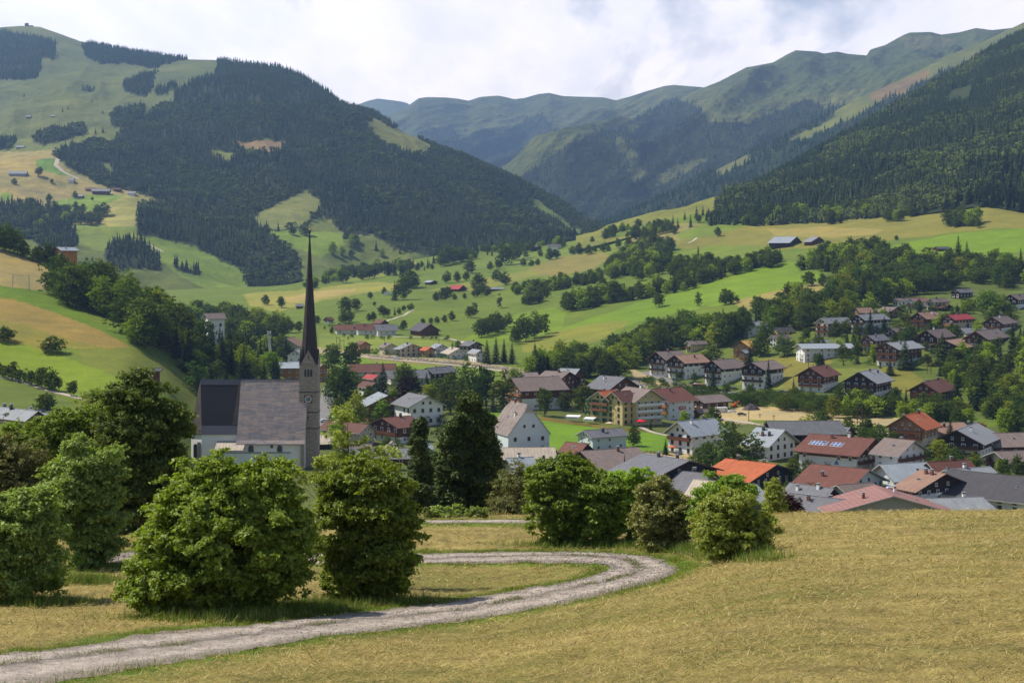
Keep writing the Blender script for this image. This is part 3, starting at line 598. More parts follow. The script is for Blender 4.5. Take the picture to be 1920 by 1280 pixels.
def roof_mat(name, c, rows=True, pitch=.38, var=.16, rough=.75, spec=.25):
    """course or seam lines on the roof in object space, with weather staining"""
    m, nt, b = mat_new(name); b.inputs['Roughness'].default_value = rough; b.inputs['Specular IOR Level'].default_value = spec
    tc = nd(nt, 'ShaderNodeTexCoord'); sp = nd(nt, 'ShaderNodeSeparateXYZ'); lk(nt, tc.outputs['Object'], sp.inputs[0])
    mu = nd(nt, 'ShaderNodeMath', operation='MULTIPLY'); mu.inputs[1].default_value = 1 / pitch
    lk(nt, sp.outputs['Z' if rows else 'X'], mu.inputs[0])
    fr = nd(nt, 'ShaderNodeMath', operation='FRACT'); lk(nt, mu.outputs[0], fr.inputs[0])
    rp = nd(nt, 'ShaderNodeMapRange'); rp.inputs['From Min'].default_value = 0; rp.inputs['From Max'].default_value = .25; rp.inputs['To Min'].default_value = .68; lk(nt, fr.outputs[0], rp.inputs[0])
    st = nd(nt, 'ShaderNodeMapping'); st.inputs['Scale'].default_value = (.8, .25, .25); lk(nt, tc.outputs['Object'], st.inputs[0])
    n = noise(nt, 1.0, 6, .7, st.outputs[0]); n3 = noise(nt, 5, 3, .6, tc.outputs['Object'])
    ad = nd(nt, 'ShaderNodeMath', operation='ADD'); lk(nt, n.outputs['Fac'], ad.inputs[0]); lk(nt, n3.outputs['Fac'], ad.inputs[1])
    oi = nd(nt, 'ShaderNodeObjectInfo')
    mr = nd(nt, 'ShaderNodeMapRange'); mr.inputs['From Min'].default_value = .7; mr.inputs['From Max'].default_value = 1.3; lk(nt, ad.outputs[0], mr.inputs[0])
    mx = nd(nt, 'ShaderNodeMix', data_type='RGBA'); lk(nt, mr.outputs[0], mx.inputs[0])
    mx.inputs[6].default_value = (*[v * (1 - 2 * var) for v in c], 1); mx.inputs[7].default_value = (*[min(1, v * (1 + 1.6 * var)) for v in c], 1)
    m2 = nd(nt, 'ShaderNodeMath', operation='MULTIPLY'); rr = nd(nt, 'ShaderNodeMapRange'); rr.inputs['To Min'].default_value = .86; rr.inputs['To Max'].default_value = 1.12
    lk(nt, oi.outputs['Random'], rr.inputs[0]); lk(nt, rp.outputs[0], m2.inputs[0]); lk(nt, rr.outputs[0], m2.inputs[1])
    sc = nd(nt, 'ShaderNodeVectorMath', operation='SCALE'); lk(nt, mx.outputs[2], sc.inputs[0]); lk(nt, m2.outputs[0], sc.inputs['Scale'])
    lk(nt, sc.outputs[0], b.inputs['Base Color'])
    bp = nd(nt, 'ShaderNodeBump'); bp.inputs['Strength'].default_value = .4; bp.inputs['Distance'].default_value = .06; lk(nt, fr.outputs[0], bp.inputs['Height']); lk(nt, bp.outputs[0], b.inputs['Normal'])
    return m
RF = {'G': roof_mat('light_grey_roof', (.25, .26, .275), False, .6), 'S': roof_mat('slate_grey_roof', (.155, .155, .17)), 'T': roof_mat('taupe_roof', (.195, .15, .135)),
      'N': roof_mat('red_brown_roof', (.145, .058, .042)), 'R': roof_mat('red_roof', (.40, .055, .06), False, .7), 'O': roof_mat('orange_tile_roof', (.42, .115, .045)), 'K': roof_mat('dark_roof', (.075, .07, .075)),
      'H': roof_mat('wood_shingle_roof', (.27, .22, .195), True, .55, .34), 'P': roof_mat('pink_brown_roof', (.26, .135, .12)), 'M': roof_mat('blue_grey_metal_roof', (.29, .32, .35), False, .55, .12, .5, .4),
      'Y': roof_mat('fresh_yellow_timber_roof', (.75, .42, .11)), 'B': roof_mat('beige_sheet_roof', (.45, .38, .30), False, 1.1), 'A': roof_mat('tan_tile_roof', (.30, .18, .13))}
def planks(name, c):
    m, nt, b = mat_new(name); tc = nd(nt, 'ShaderNodeTexCoord'); mp = nd(nt, 'ShaderNodeMapping'); mp.inputs['Scale'].default_value = (5, 5, .4); lk(nt, tc.outputs['Object'], mp.inputs[0])
    n = noise(nt, 1.2, 4, .6, mp.outputs[0]); mx = nd(nt, 'ShaderNodeMix', data_type='RGBA'); lk(nt, n.outputs['Fac'], mx.inputs[0])
    mx.inputs[6].default_value = (*[v * .55 for v in c], 1); mx.inputs[7].default_value = (*[v * 1.45 for v in c], 1); lk(nt, mx.outputs[2], b.inputs['Base Color']); return m
WL = {'w': simple('white_plaster', (.78, .77, .74), var=.05, sc=.35), 'c': simple('cream_plaster', (.60, .52, .38), var=.05), 'y': simple('yellow_plaster', (.62, .49, .23), var=.05), 's': simple('shade_tinted_white_plaster', (.62, .67, .70), var=.05),  # the bluish plaster is white plaster with shade put into its colour
      'b': planks('brown_boards', (.13, .052, .025)), 'k': planks('dark_boards', (.038, .024, .018)), 'o': planks('honey_boards', (.34, .17, .075)), 'g': simple('grey_render', (.34, .33, .31)), 'p': planks('orange_boards', (.42, .19, .06)), 't': simple('stone_wall', (.28, .24, .20), var=.25, sc=1.4, bump=.6)}
M_glass, _nt, _b = mat_new('window_glass'); _b.inputs['Base Color'].default_value = (.02, .025, .03, 1); _b.inputs['Roughness'].default_value = .12; _b.inputs['Specular IOR Level'].default_value = .5
M_frame = simple('white_paint', (.72, .71, .68), .5, .03); M_dframe = simple('brown_paint', (.09, .05, .035), .6, .05); M_green = simple('green_paint', (.025, .11, .06), .5, .05)
M_metal = simple('galvanised_metal', (.42, .43, .44), .4, .1, spec=.5, metal=.4); M_dark = simple('dark_metal', (.05, .05, .055), .5, .1); M_brick = simple('chimney_brick', (.20, .09, .065), .9, .2, 3)
M_white = simple('white_sheet', (.78, .77, .75), .45, .04); M_red = simple('red_cloth', (.6, .02, .03), .7, .05); M_flower = simple('pink_flowers', (.6, .06, .16), .8, .4, 6)
M_conc = simple('concrete', (.36, .35, .33), .9, .1); M_stone = WL['t']

class MB:
    """collects boxes and polygons with material slots; build() links one mesh"""
    def __init__(s): s.v = []; s.f = []; s.m = []
    def poly(s, pts, mi=0):
        b = len(s.v); s.v += [tuple(p) for p in pts]; s.f.append(tuple(range(b, b + len(pts)))); s.m.append(mi)
    def box(s, x0, x1, y0, y1, z0, z1, mi=0):
        b = len(s.v); s.v += [(x, y, z) for z in (z0, z1) for y in (y0, y1) for x in (x0, x1)]
        for q in ((0, 2, 3, 1), (4, 5, 7, 6), (0, 1, 5, 4), (2, 6, 7, 3), (0, 4, 6, 2), (1, 3, 7, 5)): s.f.append(tuple(b + i for i in q)); s.m.append(mi)
    def prism(s, prof, x0, x1, mi=0, mi_end=None):
        """closed (y,z) profile (ccw seen from +x) swept from x0 to x1"""
        n = len(prof); b = len(s.v); s.v += [(x0, y, z) for y, z in prof] + [(x1, y, z) for y, z in prof]
        for i in range(n):
            j = (i + 1) % n; s.f.append((b + i, b + j, b + n + j, b + n + i)); s.m.append(mi if not isinstance(mi, (list, tuple)) else mi[i])
        e = mi_end if mi_end is not None else (mi if not isinstance(mi, (list, tuple)) else mi[0])
        s.f.append(tuple(b + i for i in range(n - 1, -1, -1))); s.m.append(e); s.f.append(tuple(b + n + i for i in range(n))); s.m.append(e)
    def tube(s, p, q, r0, r1=None, n=7, mi=0, cap=True):
        p = Vector(p); q = Vector(q); r1 = r0 if r1 is None else r1; d = (q - p).normalized(); a = d.orthogonal().normalized(); c = d.cross(a); b = len(s.v)
        for k in range(n):
            t = 2 * math.pi * k / n; s.v.append(tuple(p + (a * math.cos(t) + c * math.sin(t)) * r0))
        for k in range(n):
            t = 2 * math.pi * k / n; s.v.append(tuple(q + (a * math.cos(t) + c * math.sin(t)) * r1))
        for k in range(n):
            j = (k + 1) % n; s.f.append((b + k, b + j, b + n + j, b + n + k)); s.m.append(mi)
        if cap: s.f.append(tuple(b + k for k in range(n - 1, -1, -1))); s.m.append(mi); s.f.append(tuple(b + n + k for k in range(n))); s.m.append(mi)
    def mesh(s, name, mats, smooth=False):
        me = bpy.data.meshes.new(name); me.from_pydata(s.v, [], s.f); me.update()
        for m in mats: me.materials.append(m)
        me.polygons.foreach_set('material_index', s.m)
        if smooth: me.polygons.foreach_set('use_smooth', [True] * len(s.f))
        return me
    def build(s, name, mats, parent=None, smooth=False):
        return link(name, s.mesh(name, mats, smooth), parent)

def window_mesh(frame, split=True, arch=False):
    m = MB(); m.box(-.5, .5, -.02, .10, -.5, .5, 1)          # glass block proud of the wall, frame round it
    t = .09
    m.box(-.56, -.5 + t, -.02, .16, -.56, .56, 0); m.box(.5 - t, .56, -.02, .16, -.56, .56, 0)
    m.box(-.5 + t, .5 - t, -.02, .16, .5 - t, .56, 0); m.box(-.5 + t, .5 - t, -.02, .16, -.56, -.5 + t, 0)
    if split: m.box(-.03, .03, -.02, .14, -.5 + t, .5 - t, 0)
    m.box(-.62, .62, -.02, .24, -.66, -.56, 0)
    return m.mesh('window', [frame, M_glass])
WIN_W = window_mesh(M_frame); WIN_D = window_mesh(M_dframe)
def shutter_mesh():
    m = MB(); m.box(-.5, .5, -.01, .07, -.5, .5, 0)
    for k in range(5): m.box(-.42, .42, .07, .10, -.42 + k * .18, -.30 + k * .18, 0)
    return m.mesh('shutter', [M_green])
SHUT = shutter_mesh()
def add_window(root, x, y, z, nx, ny, w=1.1, h=1.25, me=None, name='window', shut=False):
    """(nx,ny) outward normal in the house frame"""
    o = link(name, me or WIN_W, root); o.location = (x, y, z); o.scale = (w, 1, h)
    o.rotation_euler = (0, 0, math.atan2(ny, nx) - math.pi / 2)
    if shut:
        tx, ty = -ny, nx
        for sgn in (-1, 1):
            q = link('shutter', SHUT, root); q.location = (x + tx * sgn * (w * .5 + .38), y + ty * sgn * (w * .5 + .38), z); q.scale = (.55, 1, h * 1.05); q.rotation_euler = o.rotation_euler
    return o
def chimney(par, x, y, z, s=.45, h=1.5, kind=0):
    m = MB(); m.box(-s, s, -s * .8, s * .8, -1.2, h, 0)
    m.box(-s * 1.15, s * 1.15, -s * .95, s * .95, h, h + .12, 1)
    m.box(-s * .8, s * .8, -s * .6, s * .6, h + .12, h + .4, 2); m.box(-s * 1.2, s * 1.2, -s, s, h + .4, h + .52, 1)
    o = m.build('chimney', [(M_brick, WL['w'], M_dark)[kind % 3], M_metal, M_dark], par); o.location = (x, y, z); return o

HOUSES = []
def house(label, typ, x0, xc, x2, yb, ye, yr, th=50, roof='T', wall='w', upper=None, floors=2, bal=0, chim=1, sheet=None, cat='house', name='house', W=None, L=None,
          hip=0, win=True, group=None, root=None, posts=False, shut=False, ov=None, frac=.5, wmesh=None, balmat=None, pt=None, flowers=False, winside=True, nwin=None):
    th = R(th); sh = sheet or B
    Cw = pt or sh.hit(xc, yb)
    if Cw is None: print('MISS', label); return None
    if abs(xc - x0) < 1.5 and typ == 'L' and W is None: W = 9
    d = Cw.y
    sg = 1 if typ in 'LS' else -1
    if typ == 'F': sg = 1
    n = Vector((-math.sin(th) * sg, -math.cos(th), 0)); ay = Vector((-n.y, n.x, 0))      # local +x, +y in the world
    a = ((x0 if sg > 0 else x2) - CX) / F; b = ((x2 if sg > 0 else x0) - CX) / F
    if W is None:
        e = Vector((-math.cos(th), math.sin(th), 0)) if sg > 0 else Vector((math.cos(th), math.sin(th), 0))
        W = (Cw.x - a * d) / (a * e.y - e.x)
    if L is None:
        e = Vector((math.sin(th), math.cos(th), 0)) if sg > 0 else Vector((-math.sin(th), math.cos(th), 0))
        den = (e.x - b * e.y); L = (b * d - Cw.x) / den if abs(den) > .05 else W
        if not 3 < L < 60: L = max(6, W * 1.1)
    W = min(max(W, 2.5), 45); L = min(max(L, 3), 60)
    H = max(2.0, (yb - ye) * d / F)
    cen = Cw - n * (L / 2) - ay * (W / 2) * sg
    M = Cw - ay * (W / 2) * sg
    rise = -(yr - CY) / F * M.y - (Cw.z + H)
    if typ == 'S': rise = -(yr - CY) / F * (d + W / 2) - (Cw.z + H)
    rise = min(max(rise, W * .14), W * (.75 if hip else .32))
    if root is None:
        root = empty(name, (cen.x, cen.y, Cw.z), math.atan2(n.y, n.x)); tag(root, label, cat, group); base = Matrix.Identity(4)
        HOUSES.append(root); root.scale = (1.0 if (hip or d > 1600) else 1.10,) * 3; par = root; T = lambda o: o
    else:
        root.scale = (1, 1, 1); M4 = root.matrix_basis.inverted() @ (Matrix.Translation((cen.x, cen.y, Cw.z)) @ Matrix.Rotation(math.atan2(n.y, n.x), 4, 'Z'))
        par = root
        def T(o):
            q = o.matrix_basis.copy(); o.matrix_basis = M4 @ q; return o
    hs = H * (1 - frac) if upper else H
    s = rise / (W / 2); base = -6
    if posts:
        for i in range(int(L / 5) + 2):
            for yy in (-W / 2 + .3, W / 2 - .3):
                m = MB(); x = -L / 2 + .3 + (L - .6) * i / (int(L / 5) + 1); m.box(x - .18, x + .18, yy - .18, yy + .18, base, H - .05); T(m.build('post', [WL['b']], par))
        m = MB(); m.box(-L / 2, L / 2, -W / 2 * sg * -1 - .1 * sg, -W / 2 * sg * -1, base, H * .0 + .6); 
        m = MB(); yy = -sg * (W / 2 - .35); m.box(-L / 2 + .6, L / 2 - .6, min(yy, yy - .2 * sg), max(yy, yy - .2 * sg), base, H - .1); T(m.build('back_wall', [WL['k']], par))
    else:
        zt = H + rise * (1 - hip); hw = W / 2 * hip
        m = MB()
        if upper:
            m.box(-L / 2, L / 2, -W / 2, W / 2, base, hs); T(m.build('wall', [WL[wall]], par)); m = MB(); p = .07
            m.prism([(-W / 2 - p, hs), (W / 2 + p, hs), (W / 2 + p, H - .02), (hw, zt - .04), (-hw, zt - .04), (-W / 2 - p, H - .02)] if hip else
                    [(-W / 2 - p, hs), (W / 2 + p, hs), (W / 2 + p, H - .1), (0, H + rise - .06), (-W / 2 - p, H - .1)], -L / 2 - p, L / 2 + p)
            T(m.build('upper_wall', [WL[upper]], par))
        else:
            m.prism([(-W / 2, base), (W / 2, base), (W / 2, H), (hw, zt - .03), (-hw, zt - .03), (-W / 2, H)] if hip else [(-W / 2, base), (W / 2, base), (W / 2, H), (0, H + rise - .03), (-W / 2, H)], -L / 2, L / 2)
            T(m.build('wall', [WL[wall]], par))
    # roof
    ov = (1.55 if W > 9 else .9) if ov is None else ov
    fo = ov * 1.1; t = .32; m = MB(); ze = H - s * ov; zr = H + rise
    if hip:
        X = L / 2 + fo; q = (W / 2 + ov) * hip; zq = zr - s * q; Xr = X - q * 1.0
        def tp(x, y, z, dz=0): return (x, y, z + .3 + dz)
        for dz, mi in ((0, 0), (-t, 1)):
            for sy in (-1, 1):
                m.poly([tp(-X, sy * (W / 2 + ov), ze, dz), tp(-X, sy * q, zq, dz), tp(-Xr, 0, zr, dz), tp(Xr, 0, zr, dz), tp(X, sy * q, zq, dz), tp(X, sy * (W / 2 + ov), ze, dz)], mi)
            for sx in (-1, 1): m.poly([tp(sx * X, -q, zq, dz), tp(sx * X, q, zq, dz), tp(sx * Xr, 0, zr, dz)], mi)
        for sx in (-1, 1):
            for sy in (-1, 1): m.poly([tp(sx * X, sy * (W / 2 + ov), ze), tp(sx * X, sy * q, zq), tp(sx * X, sy * q, zq, -t), tp(sx * X, sy * (W / 2 + ov), ze, -t)], 1)
            m.poly([tp(sx * X, -q, zq), tp(sx * X, q, zq), tp(sx * X, q, zq, -t), tp(sx * X, -q, zq, -t)], 1)
            m.poly([tp(-X, sx * (W / 2 + ov), ze), tp(X, sx * (W / 2 + ov), ze), tp(X, sx * (W / 2 + ov), ze, -t), tp(-X, sx * (W / 2 + ov), ze, -t)], 1)
    else:
        zz = .3
        m.prism([(-W / 2 - ov, ze + zz - t), (0, zr + zz - t), (W / 2 + ov, ze + zz - t), (W / 2 + ov, ze + zz), (0, zr + zz), (-W / 2 - ov, ze + zz)], -L / 2 - fo, L / 2 + fo, [1, 1, 1, 0, 0, 1], 1)
        m.box(-L / 2 - fo - .02, L / 2 + fo + .02, -.16, .16, zr + zz - .06, zr + zz + .07, 0)
    rf = m.build('roof', [RF[roof], M_dframe if upper or wall in 'bkop' else M_conc], par); T(rf)
    rg = random.Random(int(x0 * 7 + yb * 13))
    for k in range(chim):
        cy = rg.uniform(-.28, .28) * W; cx = (k + .5 + rg.uniform(-.2, .2)) / chim * L * .8 - L * .4
        o = chimney(rf, cx, cy, H + rise - abs(cy) * s + .2, .42, 1.2, rg.randint(0, 2))
    if not posts and rg.random() < .6:
        mm = MB(); sy = sg; mm.box(-.6, .6, -.5, .5, -.02, .12, 0); mm.box(-.5, .5, -.4, .4, .12, .15, 1)
        q = mm.build('skylight', [M_metal, M_glass], rf); yy = sy * W * .25; q.location = (rg.uniform(-.25, .25) * L, yy, H + rise - abs(yy) * s + .31); q.rotation_euler = (math.atan(-s) * sy, 0, 0)
    wm = wmesh or (WIN_W if (upper or wall) in 'bkop' or rg.random() < .4 else WIN_D)
    if win and not posts:
        fh = H / floors
        nw = nwin or max(2, int(W / 3.3)); nl = max(2, int(L / 3.8))
        for f in range(floors):
            z = fh * (f + .5) + .05
            if nw * W < 999:
                for i in range(nw):
                    y = (i + .5) / nw * W - W / 2
                    big = bal > 0 and f >= floors - bal
                    off = .08 if (upper and z > hs - .7) else 0
                    T(add_window(par, L / 2 + off, y, z + (-.2 if big else 0), 1, 0, 1.35 if big else 1.0, min(1.9 if big else 1.25, fh * .62), wm, shut=shut))
            if winside:
                for i in range(nl):
                    if rg.random() < .15: continue
                    x = (i + .5) / nl * L - L / 2; off = .08 if (upper and z > hs - .7) else 0
                    T(add_window(par, x, sg * (W / 2 + off), z, 0, sg, 1.05, min(1.25, fh * .5), wm, shut=shut))
        if rise > 1.8:
            for i in (-1, 1):
                T(add_window(par, L / 2 + (.08 if upper else 0), i * W * .11, H + rise * .28, 1, 0, .8, .9, wm))
    bm_ = WL[balmat or (upper if upper in ('b', 'k', 'o') else 'b')]
    for k in range(bal):
        f = floors - bal + k
        z = H / floors * f - .05
        if z < .6: continue
        m = MB(); D_ = 1.3; y0, y1 = -W * .46, W * .46
        m.box(L / 2 + .08, L / 2 + D_, y0, y1, z - .16, z, 0); m.box(L / 2 + D_ - .08, L / 2 + D_, y0, y1, z + .12, z + 1.0, 0)
        for yy in (y0, y1 - .08): m.box(L / 2 + .08, L / 2 + D_ - .08, yy, yy + .08, z + .12, z + 1.0, 0)
        m.box(L / 2 + D_ - .14, L / 2 + D_ + .06, y0 - .05, y1 + .05, z + 1.0, z + 1.09, 0)
        for i in range(3): yy = y0 + (y1 - y0 - .14) * i / 2; m.box(L / 2 + D_ - .2, L / 2 + D_ - .08, yy, yy + .14, z, z + 1.0, 0)
        bo = T(m.build('balcony', [bm_], par))
        if flowers:
            for i in range(3):
                fm = MB(); rr = random.Random(i)
                for q in range(26):
                    yy = y0 + (y1 - y0) * (i + rr.random()) / 3; x_ = L / 2 + D_ + .1 + rr.uniform(0, .25); zz2 = z + 1 + rr.uniform(-.3, .2); e_ = .14
                    fm.poly([(x_, yy - e_, zz2), (x_ + e_, yy, zz2 - e_), (x_, yy + e_, zz2)], 0)
                q2 = link('flower_box', fm.mesh('flower_box', [M_flower]), bo)
    return root
# ------------------------------------------------------------------ the parish church
def text_mesh(body, size, depth=.02):
    cu = bpy.data.curves.new('text', 'FONT'); cu.body = body; cu.size = size; cu.extrude = depth; cu.align_x = 'CENTER'; cu.align_y = 'CENTER'
    o = bpy.data.objects.new('tmp', cu); COL.objects.link(o); dg = bpy.context.evaluated_depsgraph_get(); dg.update()
    me = bpy.data.meshes.new_from_object(o.evaluated_get(dg)); bpy.data.objects.remove(o); return me
def church():
    D = 512.0; k = D / F; gz = B.zat(520, D); ox = (520 - CX) * k
    root = empty('church', (ox, D, gz)); tag(root, 'big gothic parish church with steep shingle roof and tall needle spire', 'church')
    def X(px, d=D): return (px - CX) / F * d - ox
    def Zp(py, d=D): return -(py - CY) / F * d - gz
    M_ch = WL['w']
    shin = roof_mat('nave_shingles', (.33, .28, .27), True, .42, .30); brn = roof_mat('old_brown_shingles', (.075, .055, .046), True, .35, .3)
    slate = roof_mat('dark_slate_cladding', (.012, .010, .013), True, 1.2, .12); blu = simple('blue_grey_sheet', (.055, .055, .08), .6, .1)
    nt = shin.node_tree        # wavy blue and rust weathering bands across the nave roof
    # nave
    xa, xb = X(452), X(571.5, 503); zr = Zp(711); ze = Zp(828, 503); w = 9.0
    m = MB(); m.prism([(-w + .6, -4), (w - .6, -4), (w - .6, ze), (0, zr - .6), (-w + .6, ze)], xa, xb - .5); m.build('nave_wall', [M_ch], root)
    m = MB(); s_ = (zr - ze) / w
    prof_o = [(-w - .5, ze - .7), (-w + .4, ze + .5), (0, zr), (w - .4, ze + .5), (w + .5, ze - .7)]
    prof = [(y, z - .35) for y, z in prof_o] + prof_o[::-1]
    m.prism(prof, xa, xb, 0, 0); nv = m.build('nave_roof', [shin], root)
    m = MB(); m.box(xa - .3, xa + .35, -.2, .2, zr - .4, zr + .35); m.box(xa, xb, -.2, .2, zr - .1, zr + .12); m.build('ridge_cap', [blu], nv)
    # choir with a polygonal end
    cw = 7.2; zc = Zp(811, 505); xe = X(376); xw = X(356, 507); xm = X(378, 505)
    pts = [(xa, -cw), (xm, -cw), (xw, -cw * .42), (xw, cw * .42), (xm, cw), (xa, cw)]
    m = MB(); n = len(pts)
    for i in range(n):
        a, b_ = pts[i], pts[(i + 1) % n]; m.poly([(b_[0], b_[1], -4), (a[0], a[1], -4), (a[0], a[1], zc), (b_[0], b_[1], zc)][::-1])
    m.build('choir_wall', [M_ch], root)
    m = MB(); o = .6; ep = [(xa, -cw - o), (xm - .2, -cw - o), (xw - o, -cw * .42 - .3), (xw - o, cw * .42 + .3), (xm - .2, cw + o), (xa, cw + o)]
    zf = zc - .5; zm = zc + 3.0; fr = .14                      # kick at the eaves
    def up(p, f, z): return (p[0] + (max(p[0], xe) - p[0]) * f if p[0] < xe else p[0], p[1] * (1 - f), z)
    def tier(f): return [((xe if p[0] < xe else p[0]) * f + p[0] * (1 - f), p[1] * (1 - f)) for p in ep]
    t0 = tier(0); t1 = tier(.20); 
    zt1 = zf + (zr - zf) * .155
    mats = [slate, brn, brn, brn, slate]
    for i in range(5):
        mi = 0 if i in (0, 4) else 1
        a, b_ = t0[i], t0[i + 1]; c, d_ = t1[i], t1[i + 1]
        m.poly([(a[0], a[1], zf), (b_[0], b_[1], zf), (d_[0], d_[1], zt1), (c[0], c[1], zt1)][::-1], 2 if mi == 0 else 1)
        tc = (xe if i > 0 else xa, 0, zr); td = (xe if i < 4 else xa, 0, zr)
        if tc == td: m.poly([(c[0], c[1], zt1), (d_[0], d_[1], zt1), tc][::-1], mi)
        else: m.poly([(c[0], c[1], zt1), (d_[0], d_[1], zt1), td, tc][::-1], mi)
    m.poly([(p[0], p[1], zf - .05) for p in t0], 1)
    cr = m.build('choir_roof', [slate, brn, blu], root)
    m = MB()                                                   # brown strip beside the nave and the sheet band at the ridge
    def onroof(x, f, e=.07): y = -(cw + o) * (1 - f); y1 = y * 1.0; z = zt1 + (zr - zt1) * (f - .20) / .80; return (x, y1 - e, z + e)
    m.poly([onroof(xa - 2.0, .21), onroof(xa, .21), onroof(xa, .985), onroof(xa - .5, .985)]); m.build('shingle_strip', [brn], cr)
    m = MB(); m.poly([onroof(xe + .1, .90), onroof(xa - .8, .90), onroof(xa - .6, .995), onroof(xe + .1, .995)]); m.build('ridge_sheet', [blu], cr)
    # pointed windows: dark recess in a stone frame
    def gothic(x, yf, z, w_, h_):
        f = MB(); prof = []
        for t in range(9):
            a = math.pi * t / 8; prof.append((math.cos(a) * w_ / 2 * (1 if True else 0), h_ / 2 + abs(math.sin(a)) ** .8 * w_ * .8))
        outer = [(w_ / 2 * 1.35, -h_ / 2)] + [(x_ * 1.35, z_ + .2) for x_, z_ in prof] + [(-w_ / 2 * 1.35, -h_ / 2)]
        inner = [(w_ / 2, -h_ / 2 + .15)] + prof + [(-w_ / 2, -h_ / 2 + .15)]
        f.poly([(a, -.08, b) for a, b in outer]); o1 = f.build('window', [M_stone], root); o1.location = (x, yf, z)
        g = MB(); g.poly([(a, -.14, b) for a, b in inner]); g.build('pane', [M_glass], o1)
    gothic(X(365, 505), -cw * .72 - .6 + 0.0, Zp(850, 505), 1.1, 4.5)
    m = MB(); m.box(X(371, 505), X(374.5, 505), -cw - 1.0, -cw * .7, -4, Zp(828, 505)); m.build('buttress', [M_stone], root)
    gothic(X(524, 503), -w + .55, Zp(850, 503), 1.5, 3.2)
    gothic(X(470, 503), -w + .55, Zp(850, 503), 1.5, 3.2)
    m = MB(); m.box(X(507, 503), X(511.5, 503), -w + .3, -w + .58, Zp(840, 503), Zp(834, 503)); m.build('window', [M_glass], root)
    m = MB(); m.box(X(564, 503), X(570, 503), -w - .6, -w + .6, -4, Zp(832, 503)); m.build('buttress', [M_stone], root)
    # sacristy
    m = MB(); x0, x1 = X(402, 500), X(456, 500); yb_ = -cw - 5.5
    m.box(x0 + .4, x1 - .4, yb_ + .5, -cw + .05, -4, Zp(846, 498)); m.build('sacristy_wall', [M_ch], root)
    m = MB(); z0_ = Zp(846, 498); z1_ = Zp(826, 505)
    m.prism([(yb_, z0_ - .1), (-cw, z1_ - .3), (-cw, z1_), (yb_, z0_ + .2)], x0, x1, 0); m.build('sacristy_roof', [RF['B']], root)
    # tower
    tx0, tx1 = X(561, 508.6), X(595, 508.6); tw = (tx1 - tx0) / 2; txc = (tx0 + tx1) / 2; zt = Zp(683, 508.6)
    st, nt, b = mat_new('tower_stone'); tc = nd(nt, 'ShaderNodeTexCoord')
    mp = nd(nt, 'ShaderNodeMapping'); mp.inputs['Scale'].default_value = (.5, .5, 2.2); lk(nt, tc.outputs['Object'], mp.inputs[0]); n1 = noise(nt, 1.4, 5, .7, mp.outputs[0])
    cr_ = nd(nt, 'ShaderNodeValToRGB'); cr_.color_ramp.elements[0].position = .3; cr_.color_ramp.elements[0].color = (.19, .155, .125, 1); cr_.color_ramp.elements[1].position = .7; cr_.color_ramp.elements[1].color = (.45, .37, .30, 1)
    lk(nt, n1.outputs['Fac'], cr_.inputs[0]); lk(nt, cr_.outputs[0], b.inputs['Base Color'])
    m = MB(); m.box(txc - tw, txc + tw, -tw, tw, -4, zt); tb = m.build('tower', [st], root)
    for py in (683.5, 735, 772.5, 803):
        z = Zp(py, 508.6); m = MB(); m.box(txc - tw - .22, txc + tw + .22, -tw - .22, tw + .22, z - .18, z + .12); m.build('cornice', [M_dark if py != 683.5 else st], tb)
    # belfry openings, slit, clock on the faces
    for (px, pa, pb) in ((572.5, 692.5, 706), (578, 692.5, 706), (583.5, 692.5, 706)):
        m = MB(); x = X(px, 508.6); z0, z1 = Zp(pb, 508.6), Zp(pa, 508.6); r = .40
        m.poly([(x - r, -tw - .03, z0), (x + r, -tw - .03, z0)] + [(x + r * math.cos(a), -tw - .03, z1 - r + r * math.sin(a)) for a in [math.pi * q / 6 for q in range(7)]])
        m.build('belfry_opening', [M_dark], tb)
    m = MB(); x = X(577.5, 508.6); m.box(x - .25, x + .25, -tw - .04, -tw + .1, Zp(785, 508.6), Zp(780.5, 508.6)); m.build('slit_window', [M_dark], tb)
    for fi in (0, 1):
        ck = empty('clock', (txc, -tw - .05, Zp(748, 508.6)) if fi == 0 else (txc - tw - .05, 0, Zp(748, 508.6)), 0 if fi == 0 else -math.pi / 2); ck.parent = root
        R_ = 1.45; m = MB(); m.box(-R_, R_, -.02, .1, -R_, R_, 0); m.build('clock_board', [simple('oxblood_paint', (.14, .035, .03), .7, .1)], ck)
        m = MB(); m.poly([(1.34 * math.cos(a), -.05, 1.34 * math.sin(a)) for a in [math.pi * 2 * q / 24 for q in range(24)]][::1]); m.build('dial_ring', [simple('cream_paint', (.2, .07, .06), .6)], ck)
        m = MB()
        for q in range(12):
            a = math.pi * 2 * q / 12; ca, sa = math.cos(a), math.sin(a); px_, pz_ = ca, sa; wd = .13
            m.poly([(ca * .82 - sa * wd, -.08, sa * .82 + ca * wd), (ca * .82 + sa * wd, -.08, sa * .82 - ca * wd), (ca * 1.26 + sa * wd * 1.4, -.08, sa * 1.26 - ca * wd * 1.4), (ca * 1.26 - sa * wd * 1.4, -.08, sa * 1.26 + ca * wd * 1.4)])
        m.build('numerals', [M_white], ck)
        m = MB(); m.poly([(.74 * math.cos(a), -.08, .74 * math.sin(a)) for a in [math.pi * 2 * q / 20 for q in range(20)]]); m.build('dial_centre', [simple('blue_paint', (.05, .18, .26), .6)], ck)
        gold = simple('gilding', (.8, .5, .1), .35, .05, spec=.6, metal=.8)
        m = MB(); m.tube((0, -.14, 0), (.05, -.14, .95), .06, .03, 4); m.build('clock_hand', [gold], ck)
        m = MB(); m.tube((0, -.14, 0), (-.35, -.14, .45), .08, .04, 4); m.build('clock_hand', [gold], ck)
